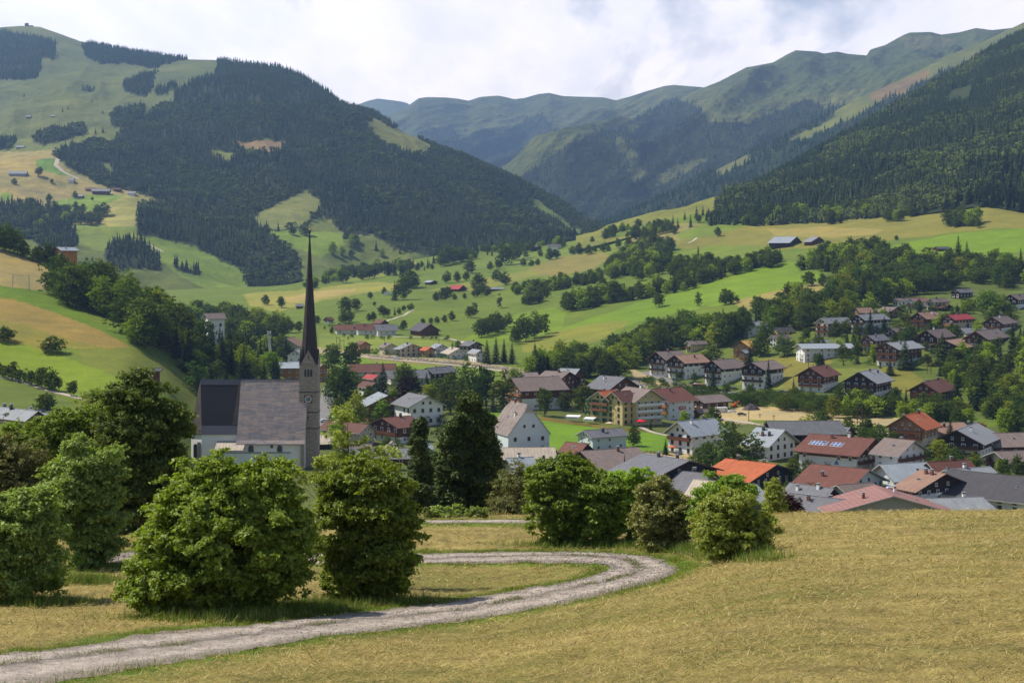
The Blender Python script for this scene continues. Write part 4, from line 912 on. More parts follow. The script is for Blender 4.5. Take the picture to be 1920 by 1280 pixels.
    # spire
    sh = roof_mat('spire_shingles', (.045, .033, .028), True, .5, .35)
    prof = [(683, 17.2), (668, 15.6), (650, 13.8), (600, 10.2), (540, 6.4), (500, 4.1), (460, 2.1), (434, .6), (431, .2)]
    V = []; Fc = []
    for py, r in prof:
        for q in range(8):
            a = math.pi / 8 + q * math.pi / 4; rr = r * k / math.cos(math.pi / 8); V.append((txc + math.cos(a) * rr, math.sin(a) * rr, Zp(py)))
    for i in range(len(prof) - 1):
        for q in range(8): Fc.append((i * 8 + q, i * 8 + (q + 1) % 8, (i + 1) * 8 + (q + 1) % 8, (i + 1) * 8 + q))
    me = bpy.data.meshes.new('spire'); me.from_pydata(V, [], Fc); sp = link('spire', me, root, [sh])
    # corner brooches filling square to octagon
    m = MB()
    for sx in (-1, 1):
        for sy in (-1, 1):
            c = (txc + sx * tw, sy * tw, zt + .15); t = (txc + sx * tw * .60, sy * tw * .60, Zp(648))
            m.poly([c, (txc + sx * tw * .30, sy * tw, zt + .15), t]); m.poly([c, (txc + sx * tw, sy * tw * .30, zt + .15), t])
    m.build('corner_roof', [sh], sp)
    za = Zp(655, 508.6)
    for ax in range(4):
        m = MB(); f = tw + .04
        tri = [(-tw * .86, -f, zt + .1), (tw * .86, -f, zt + .1), (0, -f, za)]; bk = (0, -tw * .35, za)
        m.poly(tri, 0); m.poly([tri[1], (tw * .5, -tw * .4, zt + .1), bk, tri[2]], 1); m.poly([tri[0], tri[2], bk, (-tw * .5, -tw * .4, zt + .1)], 1)
        m.tube(tri[0], tri[2], .13, n=4, mi=1); m.tube(tri[1], tri[2], .13, n=4, mi=1)
        m.box(-.22, .22, -f - .03, -f + .02, zt + 2.0, zt + 3.0, 2)
        g = m.build('gable', [st, sh, M_dark], sp); g.location = (txc, 0, 0); g.rotation_euler = (0, 0, ax * math.pi / 2)
    m = MB(); zt_ = Zp(431)
    import math as _m
    bm = bmesh.new(); bmesh.ops.create_uvsphere(bm, u_segments=10, v_segments=8, radius=.34); me = bpy.data.meshes.new('gilded_ball'); bm.to_mesh(me); bm.free()
    gb = link('gilded_ball', me, sp, [simple('gold_leaf', (.85, .5, .12), .3, .05, spec=.6, metal=.8)]); gb.location = (txc, 0, zt_ + .2)
    m.tube((txc, 0, zt_), (txc, 0, zt_ + 1.6), .05, n=5); m.tube((txc - .35, 0, zt_ + 1.15), (txc + .35, 0, zt_ + 1.15), .05, n=5); m.build('cross', [simple('gold_leaf2', (.85, .5, .12), .3, .05, spec=.6, metal=.8)], sp)
    # churchyard wall
    y0, y1_ = -24, -23.5; za = Zp(847, 489)
    w_ = empty('churchyard_wall', (ox, D, gz)); tag(w_, 'long white churchyard wall with dark capping in front of the church', 'wall')
    m = MB(); m.box(X(395, 489), X(545, 489), y0, y1_, -4, za - .2); m.build('wall_face', [WL['s']], w_)
    m = MB(); m.box(X(394, 489), X(546, 489), y0 - .2, y1_ + .2, za - .2, za + .05); m.build('capping', [M_dark], w_)
church()
# coloured weathering on the nave shingles
for nm, ca, cb in (('nave_shingles', (.19, .195, .23), (.50, .36, .29)),):
    nt = bpy.data.materials[nm].node_tree; b = nt.nodes['Principled BSDF']; src = b.inputs['Base Color'].links[0].from_socket
    tc = nd(nt, 'ShaderNodeTexCoord'); mp = nd(nt, 'ShaderNodeMapping'); mp.inputs['Scale'].default_value = (.22, .8, 1.3); mp.inputs['Rotation'].default_value = (0, R(6), 0); lk(nt, tc.outputs['Object'], mp.inputs[0])
    n1 = noise(nt, 1.0, 5, .65, mp.outputs[0]); n1.inputs['Distortion'].default_value = .8
    cr = nd(nt, 'ShaderNodeValToRGB'); cr.color_ramp.elements[0].position = .40; cr.color_ramp.elements[0].color = (*ca, 1); cr.color_ramp.elements[1].position = .60; cr.color_ramp.elements[1].color = (*cb, 1)
    lk(nt, n1.outputs['Fac'], cr.inputs[0]); mx = nd(nt, 'ShaderNodeMix', data_type='RGBA', blend_type='MIX'); mx.inputs[0].default_value = .65; lk(nt, src, mx.inputs[6]); lk(nt, cr.outputs[0], mx.inputs[7]); lk(nt, mx.outputs[2], b.inputs['Base Color'])

# ------------------------------------------------------------------ houses of the village
h = house
# lower village, nearest roofs
h('long house under a low pink brown roof just beyond the hay field', 'F', 1568, 1775, 1775, 985, 963, 949, 0, 'P', 'g', floors=1, chim=2, L=16, win=False)
h('white house with dark brown boarded gable and small shrine niche, above the pink roof', 'R', 1690, 1719, 1809, 948, 921, 893, 30, 'A', 'w', 'k', 2, 0, 2, frac=.30)
h('hall with a huge dark grey striped roof at the edge of the village', 'R', 1828, 1940, 2010, 962, 943, 905, 48, 'K', 'w', None, 2, 0, 0, L=30, W=26)
h('low shed under a pale grey corrugated roof beside the white house with shrine niche', 'S', 1775, 1776, 1850, 972, 958, 938, 80, 'G', 'g', floors=1, chim=2, W=14, cat='shed', name='shed', win=False)
h('red brown tiled house with small white gable, before the solar roof', 'R', 1568, 1585, 1648, 930, 917, 884, 50, 'N', 's', None, 2, 0, 1, L=16)
h('blue grey ridged metal roof between the tan roof and the solar house', 'S', 1680, 1682, 1752, 912, 899, 874, 72, 'M', 's', floors=1, chim=0, W=13, win=False, cat='hall', name='hall')
h('small red tiled roof among round clipped trees', 'S', 1768, 1770, 1828, 910, 895, 870, 68, 'N', 'c', floors=1, chim=1, W=12)
h('pale metal roofed annex right of the small red roof', 'S', 1806, 1808, 1872, 924, 908, 884, 66, 'G', 's', floors=1, chim=1, W=13, win=False, cat='annex', name='annex')
h('tan roof shed squeezed between the pink roof and the red brown house', 'S', 1600, 1602, 1648, 945, 935, 912, 66, 'T', 'g', floors=1, chim=0, W=12, cat='shed', name='shed', win=False)
h('grey green flat gabled roof left of the pink brown roof', 'R', 1476, 1535, 1568, 955, 940, 908, 42, 'S', 'b', floors=1, chim=2, win=False)
h('dark brown cabin with grey roof tucked behind the brow of the hay field', 'R', 1478, 1560, 1590, 975, 960, 940, 50, 'S', 'b', floors=1, chim=2, win=False, cat='cabin', name='cabin')
h('dark house under a bright orange red tiled roof', 'R', 1345, 1402, 1486, 915, 902, 877, 45, 'O', 'k', floors=2, chim=2, L=16)
h('wide black timber house with a mid grey roof above the bushes', 'R', 1160, 1228, 1335, 925, 896, 868, 38, 'S', 'k', floors=2, chim=2, bal=0)
h('low olive grey roof between the black house and the beige sheets', 'R', 1262, 1300, 1345, 935, 921, 892, 55, 'S', 'g', floors=1, chim=1, win=False)
h('shed with weathered beige sheet roof behind the foreground bushes', 'R', 1290, 1340, 1385, 960, 948, 910, 55, 'B', 'g', floors=1, chim=1, win=False, cat='shed', name='shed')
h('shed with striped grey sheet roof right of the beige shed', 'S', 1385, 1387, 1432, 955, 945, 916, 65, 'G', 'g', floors=1, chim=1, W=14, win=False, cat='shed', name='shed')
h('long building with brown standing seam roof at the churchyard side', 'L', 1086, 1131, 1215, 898, 881, 850, 62, 'T', 'k', floors=1, chim=1, W=22, win=False)
h('long dark barn under a flat beige roof in front of the white gable house', 'S', 940, 941, 1030, 876, 864, 843, 86, 'B', 'b', floors=1, chim=0, W=14, cat='barn', name='barn', win=False)
h('pale blue metal roofed garage beside the foreground bush', 'S', 968, 970, 1000, 893, 880, 862, 70, 'M', 'g', floors=1, chim=1, W=11, cat='garage', name='garage', win=False)
h('dark annex with small chimneys behind the pale metal garage', 'S', 1012, 1014, 1060, 886, 878, 864, 75, 'K', 'b', floors=1, chim=2, W=9, cat='annex', name='annex', win=False)
h('small dark timber barn with brown roof beside the white gable house', 'R', 1054, 1084, 1108, 862, 850, 834, 50, 'N', 'k', floors=1, chim=0, cat='barn', name='barn', win=False)
# white gable house with shingle roof
h('old white house with steep half hipped shingle roof and tall chimneys', 'R', 926, 953, 1030, 852, 815, 760, 22, 'H', 's', None, 2, 0, 2, hip=.22, L=19, ov=.45, wmesh=WIN_D, winside=False, nwin=3)
h('small white house with slate roof on the lawn below the hotel', 'L', 1099, 1113, 1170, 846, 822, 811, 58, 'S', 's', None, 2, 0, 1, W=9)
# village middle
h('honey coloured house with pale grey roof near the purple tree', 'R', 684, 693, 757, 790, 762, 746, 18, 'M', 'o', None, 2, 0, 1, L=15)
h('white house with slate blue roof and green balcony door', 'R', 757, 771, 826, 799, 764, 748, 28, 'S', 'w', None, 2, 0, 1, L=16, ov=1.2)
h('dark brown chalet with reddish roof above a white ground floor', 'L', 702, 748, 783, 832, 803, 788, 48, 'N', 'w', 'b', 2, 1, 1, frac=.6)
h('long brown roofed house just right of the church tower', 'R', 610, 672, 697, 835, 812, 795, 50, 'N', 'c', None, 2, 0, 1, L=20)
h('low beige roof attached right of the church tower base', 'S', 598, 599, 640, 842, 832, 818, 84, 'B', 'k', floors=1, chim=0, W=9, cat='shed', name='shed', win=False)
h('long low building with dark grey flat roof left of the big dark spruce', 'S', 665, 667, 760, 872, 860, 845, 84, 'S', 'b', floors=1, chim=2, W=13, cat='building', name='building')
h('pale roofed garden building half hidden behind the feathery young tree', 'S', 640, 641, 690, 856, 846, 836, 84, 'T', 'c', floors=1, chim=0, W=9, cat='shed', name='shed', win=False)
h('small white gabled chapel roof left of the big dark spruce', 'F', 788, 806, 806, 852, 843, 835, 0, 'M', 'w', floors=1, chim=0, L=7, cat='garage', name='garage', win=False)
h('brown house among trees with small pink roofed wing near the river meadow', 'S', 664, 665, 735, 712, 697, 686, 80, 'N', 'w', None, 2, 0, 1, W=12)
h('bright red roofed house between the round tree and the spruce', 'R', 684, 700, 714, 722, 711, 698, 40, 'R', 'c', None, 2, 0, 1)
h('grey brown roofed house behind the purple tree', 'S', 735, 736, 796, 722, 709, 697, 76, 'S', 'w', None, 1, 0, 1, W=13)
h('white gabled house hidden between trees left of the purple tree', 'R', 684, 692, 712, 745, 728, 718, 30, 'N', 'w', None, 2, 0, 0, L=12)
h('modern black house with sloping flat grey roof', 'L', 793, 812, 834, 715, 701, 690, 35, 'S', 'k', None, 2, 0, 1, L=20)
# across the river
h('orange boarded little house at the left end of the riverside row', 'R', 666, 676, 693, 662, 648, 643, 25, 'N', 'p', None, 2, 0, 0, group='houses in the row along the river')
h('beige house with brown roof, second in the riverside row', 'R', 713, 722, 743, 665, 652, 646, 35, 'T', 'c', None, 2, 0, 1, group='houses in the row along the river')
h('beige house with pale grey roof and round bush before it', 'R', 745, 752, 788, 669, 655, 647, 40, 'G', 'c', None, 2, 0, 1, group='houses in the row along the river')
h('small brick coloured house with vivid orange roof', 'R', 790, 799, 814, 670, 658, 653, 40, 'O', 'p', None, 2, 0, 0, group='houses in the row along the river')
h('white house with blue metal roof right of the orange roof', 'R', 808, 817, 838, 669, 654, 648, 25, 'M', 'w', None, 2, 0, 0, group='houses in the row along the river')
h('low white house with wide beige roof beside the blue roofed one', 'R', 833, 845, 874, 673, 663, 655, 20, 'B', 'w', None, 1, 0, 1, group='houses in the row along the river')
h('brown and yellow house with a metal chimney near the row of spruces', 'R', 867, 880, 901, 664, 649, 643, 40, 'S', 'c', 'b', 2, 1, 1, group='houses in the row along the river')
h('white house with grey roof right beside the row of spruces', 'R', 880, 893, 908, 679, 664, 654, 25, 'G', 'w', None, 2, 0, 0, group='houses in the row along the river')
h('long red brown stable at the left of the farmstead', 'S', 632, 633, 664, 626, 618, 611, 76, 'N', 'w', None, 1, 0, 0, W=10, cat='stable', name='stable')
h('farmhouse with plum roof and white ground floor', 'S', 672, 673, 708, 628, 618, 608, 72, 'N', 'w', None, 1, 0, 1, W=11, cat='farmhouse')
h('farmhouse with dark grey roof joined to the plum roofed one', 'S', 709, 710, 741, 629, 619, 609, 76, 'S', 'w', None, 1, 0, 0, W=11, cat='farmhouse')
h('brown barn roof peeping out behind the farmhouses', 'R', 702, 714, 726, 612, 606, 600, 40, 'N', 'b', None, 1, 0, 0, cat='barn', name='barn', win=False)
h('very large dark hay barn with open front at the right of the farmstead', 'R', 766, 790, 820, 630, 620, 609, 25, 'K', 'b', None, 1, 0, 0, cat='barn', name='barn', win=False, L=22)
h('small hut by the farm lane beyond the big barn', 'S', 998 - 35, 964, 972, 634, 629, 626, 80, 'K', 'b', floors=1, chim=0, W=6, cat='hut', name='hut', win=False)
h('little white and brown cottage right of the spire below the meadow', 'L', 609, 617, 624, 606, 600, 596, 40, 'N', 'w', 'b', 1, 0, 0, cat='cottage')
# hillside meadows
h('white roofed hay shed in the middle of the green meadow', 'R', 797, 806, 819, 534, 529, 526, 50, 'M', 'b', floors=1, chim=0, cat='shed', name='shed', win=False)
h('brown farmhouse with a pinkish red roof on the meadow slope', 'R', 843, 860, 874, 547, 541, 535, 45, 'R', 'b', floors=1, chim=0, cat='farmhouse', win=False)
h('long pale roofed barn right of the red roofed farmhouse', 'S', 917, 918, 944, 547, 542, 539, 84, 'G', 'b', floors=1, chim=0, W=9, cat='barn', name='barn', win=False)
h('tiny bright roofed hut beside a tree in the lower meadow', 'F', 720, 730, 730, 553, 548, 546, 0, 'M', 'w', floors=1, chim=0, L=6, cat='hut', name='hut', win=False)
h('small grey log shed alone on the meadow left of the spire', 'S', 555, 556, 567, 579, 574, 571, 84, 'S', 'b', floors=1, chim=0, W=6, cat='shed', name='shed', win=False)
h('dark roofed farm on the crest of the meadow', 'R', 997, 1005, 1014, 470, 464, 459, 40, 'K', 'b', floors=1, chim=0, cat='farmhouse', win=False)
h('farmhouse with a white gable on the crest of the meadow', 'R', 1028, 1046, 1054, 468, 462, 457, 50, 'K', 'w', floors=1, chim=0, cat='farmhouse', win=False)
h('large farm barn with blue grey metal roof on the upper pasture', 'R', 1464, 1478, 1512, 463, 456, 447, 62, 'M', 'k', floors=1, chim=0, cat='barn', name='barn', win=False, L=20)
h('farmhouse with grey roof beside the metal roofed barn', 'R', 1510, 1520, 1545, 460, 454, 446, 50, 'G', 'b', floors=1, chim=1, cat='farmhouse', win=False)
h('dark log barn alone on the bright pasture at the right', 'S', 1759, 1760, 1781, 471, 467, 464, 80, 'K', 'b', floors=1, chim=0, W=9, cat='barn', name='barn', win=False)
# hotel quarter
h('long timber hotel wing with taupe roof behind the white gable house', 'L', 968, 982, 1054, 768, 734, 714, 66, 'T', 'w', 'b', 3, 2, 1, W=18, frac=.45, balmat='o')
h('timber lodge with taupe roof and carved gable right of the long wing', 'R', 1008, 1040, 1082, 748, 719, 702, 55, 'T', 'b', None, 3, 2, 1, balmat='b')
h('low taupe roof at the left end of the timber hotel group', 'S', 958, 959, 1005, 728, 714, 702, 78, 'T', 'b', None, 1, 0, 1, W=14, win=False)
h('grey sheet roof with pale patches behind the timber lodge', 'R', 1048, 1072, 1090, 716, 705, 694, 62, 'G', 'b', None, 1, 0, 1, win=False)
h('low dark roofed hall in front of the tree line', 'S', 1022, 1023, 1060, 700, 691, 685, 84, 'K', 'b', None, 1, 0, 0, W=12, win=False, cat='hall', name='hall')
h('brown lodge with slate grey roof and wide timber gable behind the yellow hotel', 'R', 1108, 1142, 1190, 757, 731, 712, 42, 'S', 'b', None, 2, 1, 2)
h('small timber gable between the lodge and the grey roofed one', 'R', 1075, 1082, 1100, 745, 722, 714, 30, 'N', 'b', None, 2, 0, 0, L=10)
hot = h('yellow hotel with two carved gables, green shutters and flowered balconies', 'L', 1110, 1142, 1166, 793, 752, 735, 38, 'O', 'y', None, 4, 2, 1, shut=True, flowers=True, cat='hotel', name='hotel', balmat='o')
h('', 'L', 1138, 1165, 1187, 797, 753, 738, 50, 'N', 'y', None, 4, 0, 1, root=hot, shut=True)
h('', 'R', 1180, 1188, 1233, 797, 753, 735, 32, 'T', 'y', None, 4, 3, 1, root=hot, shut=True, balmat='w', L=14)
hot.scale = (1.08,) * 3
hb = h('white hotel wing with mottled brown roof and a red sign on its wall', 'L', 1233, 1254, 1296, 787, 754, 735, 50, 'N', 's', None, 3, 2, 1, balmat='p', cat='hotel', name='hotel', W=17)
h('honey brown timber hall beside the hotel car park', 'L', 1306, 1322, 1362, 769, 755, 745, 55, 'T', 'b', None, 1, 0, 0, cat='barn', name='barn', W=12)
h('small shed with curved taupe roof below the timber hall', 'L', 1303, 1312, 1326, 784, 774, 768, 50, 'T', 'b', None, 1, 0, 0, cat='shed', name='shed', win=False)
h('long white house with light grey metal roof and timber gable', 'L', 1258, 1299, 1352, 852, 817, 795, 52, 'M', 'w', None, 3, 1, 3, balmat='b')
h('white house with stepped grey metal roof and brown gable behind the birches', 'R', 1404, 1440, 1486, 864, 836, 811, 45, 'M', 'w', None, 2, 0, 3)
h('open sided timber carport with very long dark grey roof', 'S', 1458, 1460, 1572, 833, 814, 794, 86, 'S', 'k', floors=1, chim=0, W=15, posts=True, cat='carport', name='carport')
h('little timber house with slate roof behind the solar roof', 'R', 1562, 1580, 1600, 828, 818, 804, 48, 'S', 'o', None, 1, 0, 1)
sol = h('white guesthouse with solar panels on its red brown roof', 'R', 1506, 1603, 1652, 888, 855, 828, 52, 'N', 'w', 'b', 2, 1, 2, frac=.22, balmat='b', cat='guesthouse')
h('house with taupe roof and a fully boarded brown gable behind the guesthouse', 'R', 1645, 1682, 1728, 893, 855, 832, 44, 'T', 'w', None, 3, 1, 1, balmat='b')
h('large honey timber chalet with orange tiled roof and three balconies', 'L', 1671, 1730, 1754, 836, 805, 784, 35, 'O', 'c', 'o', 3, 2, 2, frac=.6, balmat='b', cat='chalet', name='chalet')
h('low house with brown hipped roof right of the orange roofed chalet', 'S', 1757, 1758, 1815, 826, 812, 797, 76, 'A', 'c', None, 1, 0, 1, W=15)
h('big house with black boarded gable and light grey roof above white balconies', 'L', 1757, 1838, 1867, 867, 833, 811, 32, 'G', 'w', 'k', 3, 2, 2, frac=.35, balmat='k')
h('open barn with taupe roof and a bench in front at the right edge', 'S', 1868, 1869, 1935, 858, 837, 817, 80, 'T', 'b', None, 1, 0, 0, W=14, cat='barn', name='barn')
h('low taupe roof cut by the right edge below the open barn', 'S', 1896, 1897, 1960, 885, 868, 850, 75, 'T', 'c', None, 1, 0, 0, W=14, win=False)
# apartment row on the slope
G = 'four white apartment houses along the lane'
h('leftmost white apartment block of the lane, partly behind the next one', 'L', 1233, 1249, 1284, 706, 676, 664, 52, 'T', 'w', 'k', 3, 2, 1, frac=.25, group=G, W=13)
h('second white apartment block from the left with tan roof', 'L', 1270, 1285, 1323, 711, 682, 670, 52, 'A', 'w', 'k', 3, 2, 1, frac=.25, group=G, W=13)
h('third apartment block with grey tan roof behind a dark spruce', 'L', 1325, 1354, 1389, 722, 692, 679, 45, 'T', 'w', 'k', 3, 2, 1, frac=.25, group=G)
h('rightmost apartment block with black timber gable and long balconies', 'L', 1395, 1432, 1465, 728, 695, 684, 38, 'T', 'w', 'k', 3, 3, 1, frac=.28, group=G)
h('brown timber chalet with red brown roof on the open slope', 'L', 1500, 1543, 1568, 735, 707, 693, 32, 'N', 'w', 'b', 3, 2, 2, frac=.5, cat='chalet', name='chalet')
h('small yellow house with grey roof at the edge of the wood', 'L', 1288, 1296, 1323, 661, 646, 639, 60, 'T', 'y', None, 2, 1, 1)
h('new timber house with bright yellow roof under construction', 'L', 1377, 1405, 1416, 668, 652, 641, 30, 'Y', 'p', None, 2, 0, 0)
h('narrow honey coloured tower like extension below the yellow roof', 'L', 1386, 1396, 1402, 684, 663, 658, 30, 'M', 'p', None, 2, 0, 0, cat='annex', name='annex')
h('tall white house with grey roof half hidden by trees below the wood', 'L', 1396, 1406, 1441, 632, 612, 602, 62, 'G', 's', None, 2, 0, 1)
h('house with charcoal roof right of the tall white house', 'L', 1448, 1458, 1486, 632, 621, 610, 60, 'K', 'y', None, 1, 0, 0)
h('low house with grey roof and white gables between garden trees', 'L', 1446, 1456, 1480, 650, 635, 626, 55, 'T', 'w', None, 2, 0, 1)
h('long three storey building with continuous brown balconies and flat grey roof', 'S', 1511, 1512, 1594, 679, 655, 648, 80, 'M', 'w', None, 3, 0, 3, W=12, cat='apartment house')
h('grey roofed house just behind the long balcony building', 'L', 1514, 1524, 1556, 650, 645, 636, 60, 'G', 'w', 'k', 2, 0, 1)
h('white chalet with grey roof and framed windows on the green bank', 'L', 1533, 1553, 1594, 631, 608, 598, 50, 'G', 'c', None, 3, 2, 0)
h('white chalet with tall spruce in front and balconies on its left', 'L', 1600, 1622, 1664, 627, 602, 589, 46, 'G', 'w', 'k', 3, 2, 1, frac=.25)
h('half built honey timber house with a yellow crane arm', 'R', 1648, 1665, 1690, 596, 586, 578, 45, 'T', 'o', None, 1, 0, 0)
h('low timber house under tan roof behind the white chalet with spruce', 'S', 1611, 1612, 1636, 596, 587, 579, 70, 'A', 'o', None, 1, 0, 0, W=9)
h('grey house at the forest edge left of the pair of low white houses', 'L', 1676, 1684, 1704, 574, 564, 557, 50, 'T', 'w', None, 1, 0, 1)
h('low white house with pinkish roof at the forest edge', 'L', 1702, 1716, 1738, 580, 566, 560, 45, 'P', 'w', None, 2, 1, 0)
h('low cream house with grey roof right of the pinkish roofed one', 'L', 1740, 1753, 1778, 582, 567, 560, 45, 'T', 'c', None, 2, 0, 1)
h('dark garage with brown roof below the low cream house', 'R', 1752, 1768, 1780, 583, 577, 572, 50, 'N', 'k', None, 1, 0, 0, cat='garage', name='garage', win=False)
h('dark timber house with grey roof on top of the garden terrace', 'L', 1786, 1800, 1822, 560, 549, 542, 45, 'S', 'k', None, 1, 1, 1)
h('white house with grey roof and dark gable cut by the right edge', 'L', 1884, 1908, 1932, 580, 563, 553, 35, 'T', 'w', 'k', 2, 1, 1)
h('brown chalet with pale roof left of the red roof', 'L', 1712, 1736, 1764, 618, 598, 588, 45, 'A', 'c', 'b', 3, 2, 2, cat='chalet', name='chalet')
h('chalet with raspberry red roof and cream corner tower', 'L', 1769, 1790, 1822, 622, 601, 589, 42, 'R', 'c', 'b', 2, 1, 1, frac=.3, cat='chalet', name='chalet', balmat='p')
h('wide brown chalet with taupe roof high on the right', 'L', 1848, 1878, 1904, 625, 607, 594, 35, 'T', 'w', 'b', 2, 1, 2, cat='chalet', name='chalet')
h('dark chalet with three bright attic windows', 'L', 1662, 1680, 1700, 639, 624, 613, 38, 'T', 'w', 'k', 2, 1, 0, cat='chalet', name='chalet')
h('dark roofed chalet with white balcony front in the middle of the slope', 'L', 1725, 1755, 1784, 656, 633, 622, 38, 'T', 'w', 'k', 2, 2, 1, cat='chalet', name='chalet')
h('honey brown chalet with slate roof left of the dark chalets', 'L', 1618, 1640, 1664, 660, 640, 631, 42, 'S', 'w', 'b', 2, 2, 1, cat='chalet', name='chalet')
h('largest brown chalet of the slope with stacked balconies and grey roof', 'L', 1648, 1684, 1724, 688, 657, 647, 42, 'G', 'w', 'b', 3, 3, 2, frac=.6, cat='chalet', name='chalet')
h('wide red brown timber chalet below the highest one at the right', 'L', 1814, 1850, 1884, 654, 636, 622, 35, 'T', 'w', 'b', 2, 0, 2, cat='chalet', name='chalet')
h('grey roofed low house behind the wide red brown chalet', 'S', 1815, 1816, 1850, 632, 624, 617, 72, 'S', 'w', None, 1, 0, 1, W=10)
h('low dark house with tan grey roof hidden by garden trees', 'L', 1783, 1800, 1824, 666, 652, 641, 35, 'A', 'k', None, 1, 0, 0, W=16)
h('large black brown chalet with grey metal roof and long balconies', 'L', 1588, 1640, 1667, 748, 719, 702, 32, 'G', 'w', 'k', 3, 2, 3, frac=.6, cat='chalet', name='chalet')
h('dark chalet with dark red roof beside the tall spruce at the right', 'L', 1710, 1757, 1786, 756, 735, 720, 34, 'N', 'b', None, 3, 2, 3, cat='chalet', name='chalet')
# left side
h('cream house with grey roof behind the foreground trees at the left edge', 'R', -30, 46, 82, 806, 789, 773, 50, 'G', 'c', 'b', 2, 1, 3, sheet=Cc, frac=.3)
h('low grey roofed annex behind the cream house at the left edge', 'S', 68, 70, 95, 792, 786, 780, 80, 'G', 'c', None, 1, 0, 0, sheet=Cc, W=8, cat='annex', name='annex', win=False)
h('tiny field shed with flat dark roof on the green slope', 'S', 276, 277, 297, 706, 700, 697, 80, 'K', 'b', None, 1, 0, 0, sheet=Cc, W=5, cat='shed', name='shed', win=False)
h('orange boarded house with white roof on the crest of the left slope', 'L', 114, 116, 133, 487, 472, 466, 40, 'M', 'p', None, 2, 0, 0, sheet=Cc, pt=P(116, 486, 790), W=7, L=9, winside=False)
h('dark gabled farm roof on the crest of the left slope', 'F', 68, 85, 85, 478, 470, 463, 20, 'S', 'b', None, 1, 0, 0, pt=P(85, 478, 800), L=9, win=False, sheet=Cc)
h('white building with rusty steel roof edge among the trees of the left slope', 'L', 381, 400, 416, 620, 597, 588, 60, 'T', 'w', None, 1, 0, 0, sheet=Cc, pt=P(392, 622, 760), W=7, L=8)
h('orange timber school building with flat blue grey roof behind the tower', 'S', 508, 509, 562, 716, 692, 684, 84, 'M', 'p', None, 2, 0, 2, W=16, cat='school', name='school')
h('white tall building between the orange school and the tower', 'F', 541, 566, 566, 700, 669, 655, 0, 'G', 'w', None, 2, 0, 0, L=14, cat='building', name='building')
h('pink gabled house with brown wings behind the orange school', 'F', 520, 556, 556, 672, 649, 638, 10, 'A', 'c', None, 2, 1, 0, L=14)
h('orange boarded house right behind the church tower', 'R', 590, 597, 612, 716, 692, 680, 30, 'T', 'p', None, 2, 0, 0, L=14)
h('long low grey roofed building between trees left of the orange school', 'S', 430, 431, 505, 690, 680, 672, 84, 'G', 'w', None, 1, 0, 0, W=12, cat='building', name='building', win=False, sheet=B)
h('red roofed house behind the choir of the church', 'R', 330, 345, 375, 825, 812, 798, 45, 'O', 'c', None, 2, 0, 0, L=14, pt=P(345, 838, 540))
h('brown roofed house left of the church choir', 'R', 335, 350, 372, 800, 792, 778, 45, 'N', 'c', None, 1, 0, 0, L=14, pt=P(352, 812, 590))
# far farms on the left mountain
FG = 'farm buildings high on the left mountain side'
for lab, x0, x1, yb, ye, yr, rf, wl in (
    ('very long grey farm building alone in the tan fields', 16, 48, 330, 325, 321, 'G', 'g'), ('long farmhouse with pale metal roof in the centre of the mountain hamlet', 172, 204, 364, 358, 354, 'G', 'b'),
    ('small barn with light roof at the forest edge of the hamlet', 239, 252, 366, 362, 359, 'G', 'w'), ('brown barn at the left of the mountain hamlet', 160, 176, 358, 355, 352, 'N', 'b'),
    ('brown barn at the right of the mountain hamlet', 212, 224, 358, 355, 353, 'N', 'b'), ('low shed beside a dark tree below the mountain hamlet', 139, 153, 370, 368, 366, 'G', 'b'),
    ('tiny chalet beside the winding farm road', 128, 137, 341, 337, 334, 'G', 'w'), ('highest farm roof below the left forest', 30, 44, 280, 276, 273, 'G', 'b'), ('alpine hut with pale roof on the open pasture', 48, 56, 221, 219, 217, 'G', 'b'), ('alpine hut pair member on the right of the open pasture', 95, 102, 220, 218, 216, 'G', 'b')):
    h(lab, 'S', x0, x0 + .5, x1, yb, ye, yr, 84, rf, wl, None, 1, 0, 0, sheet=E, W=14, win=False, cat='farm building', name='farm_building', group=FG)
m = MB(); m.box(-6, 6, -5, 5, -4, 9, 0); m.prism([(-5.5, 9), (5.5, 9), (0, 13)], -6.5, 6.5, 1); m.box(7, 26, -3, 3, -3, 3, 0)
o = m.build('summit_station', [M_dframe, M_dark]); o.location = P(50, 49.5, 5600); tag(o, 'tiny lift station on the rounded summit at the far left', 'lift station')

# sign on the hotel wing, lettering in relief; solar panels; emblem
def wall_frame(root, fx, fy, fz):
    return root
hbM = hb.matrix_basis
def on_side(root, body_d, px, py):
    """point on the +y or -y wall of a house below a pixel: search along the local wall"""
    return None
sg_ = MB(); sg_.box(-2.0, 2.0, -.06, .06, -.62, .62, 0); 
def wall_of(root):
    w_ = [c for c in root.children if c.name.startswith('wall')][0]; xs = [v.co for v in w_.data.vertices]
    return max(v.x for v in xs), max(v.y for v in xs), max(v.z for v in xs)
Lx, Ly, Lz = wall_of(hb)
sgn = sg_.build('sign', [simple('sign_red', (.42, .02, .04), .5, .05)], hb); sgn.location = (-Lx * .05, Ly + .3, Lz * .38); sgn.rotation_euler = (0, 0, math.pi)
t = link('lettering', text_mesh('HOTEL', 1.05, .03), sgn, [M_white]); t.rotation_euler = (R(90), 0, 0); t.location = (0, -.1, 0)
Lx, Ly, Lz = wall_of(sol)
sol_roof = [c for c in sol.children if c.name.startswith('roof')][0]
vs = [v.co for v in sol_roof.data.vertices]; zmax = max(v.z for v in vs); zmin = min(v.z for v in vs if v.z > 2); hw = max(abs(v.y) for v in vs); sl_ = math.atan2(zmax - zmin - .2, hw)
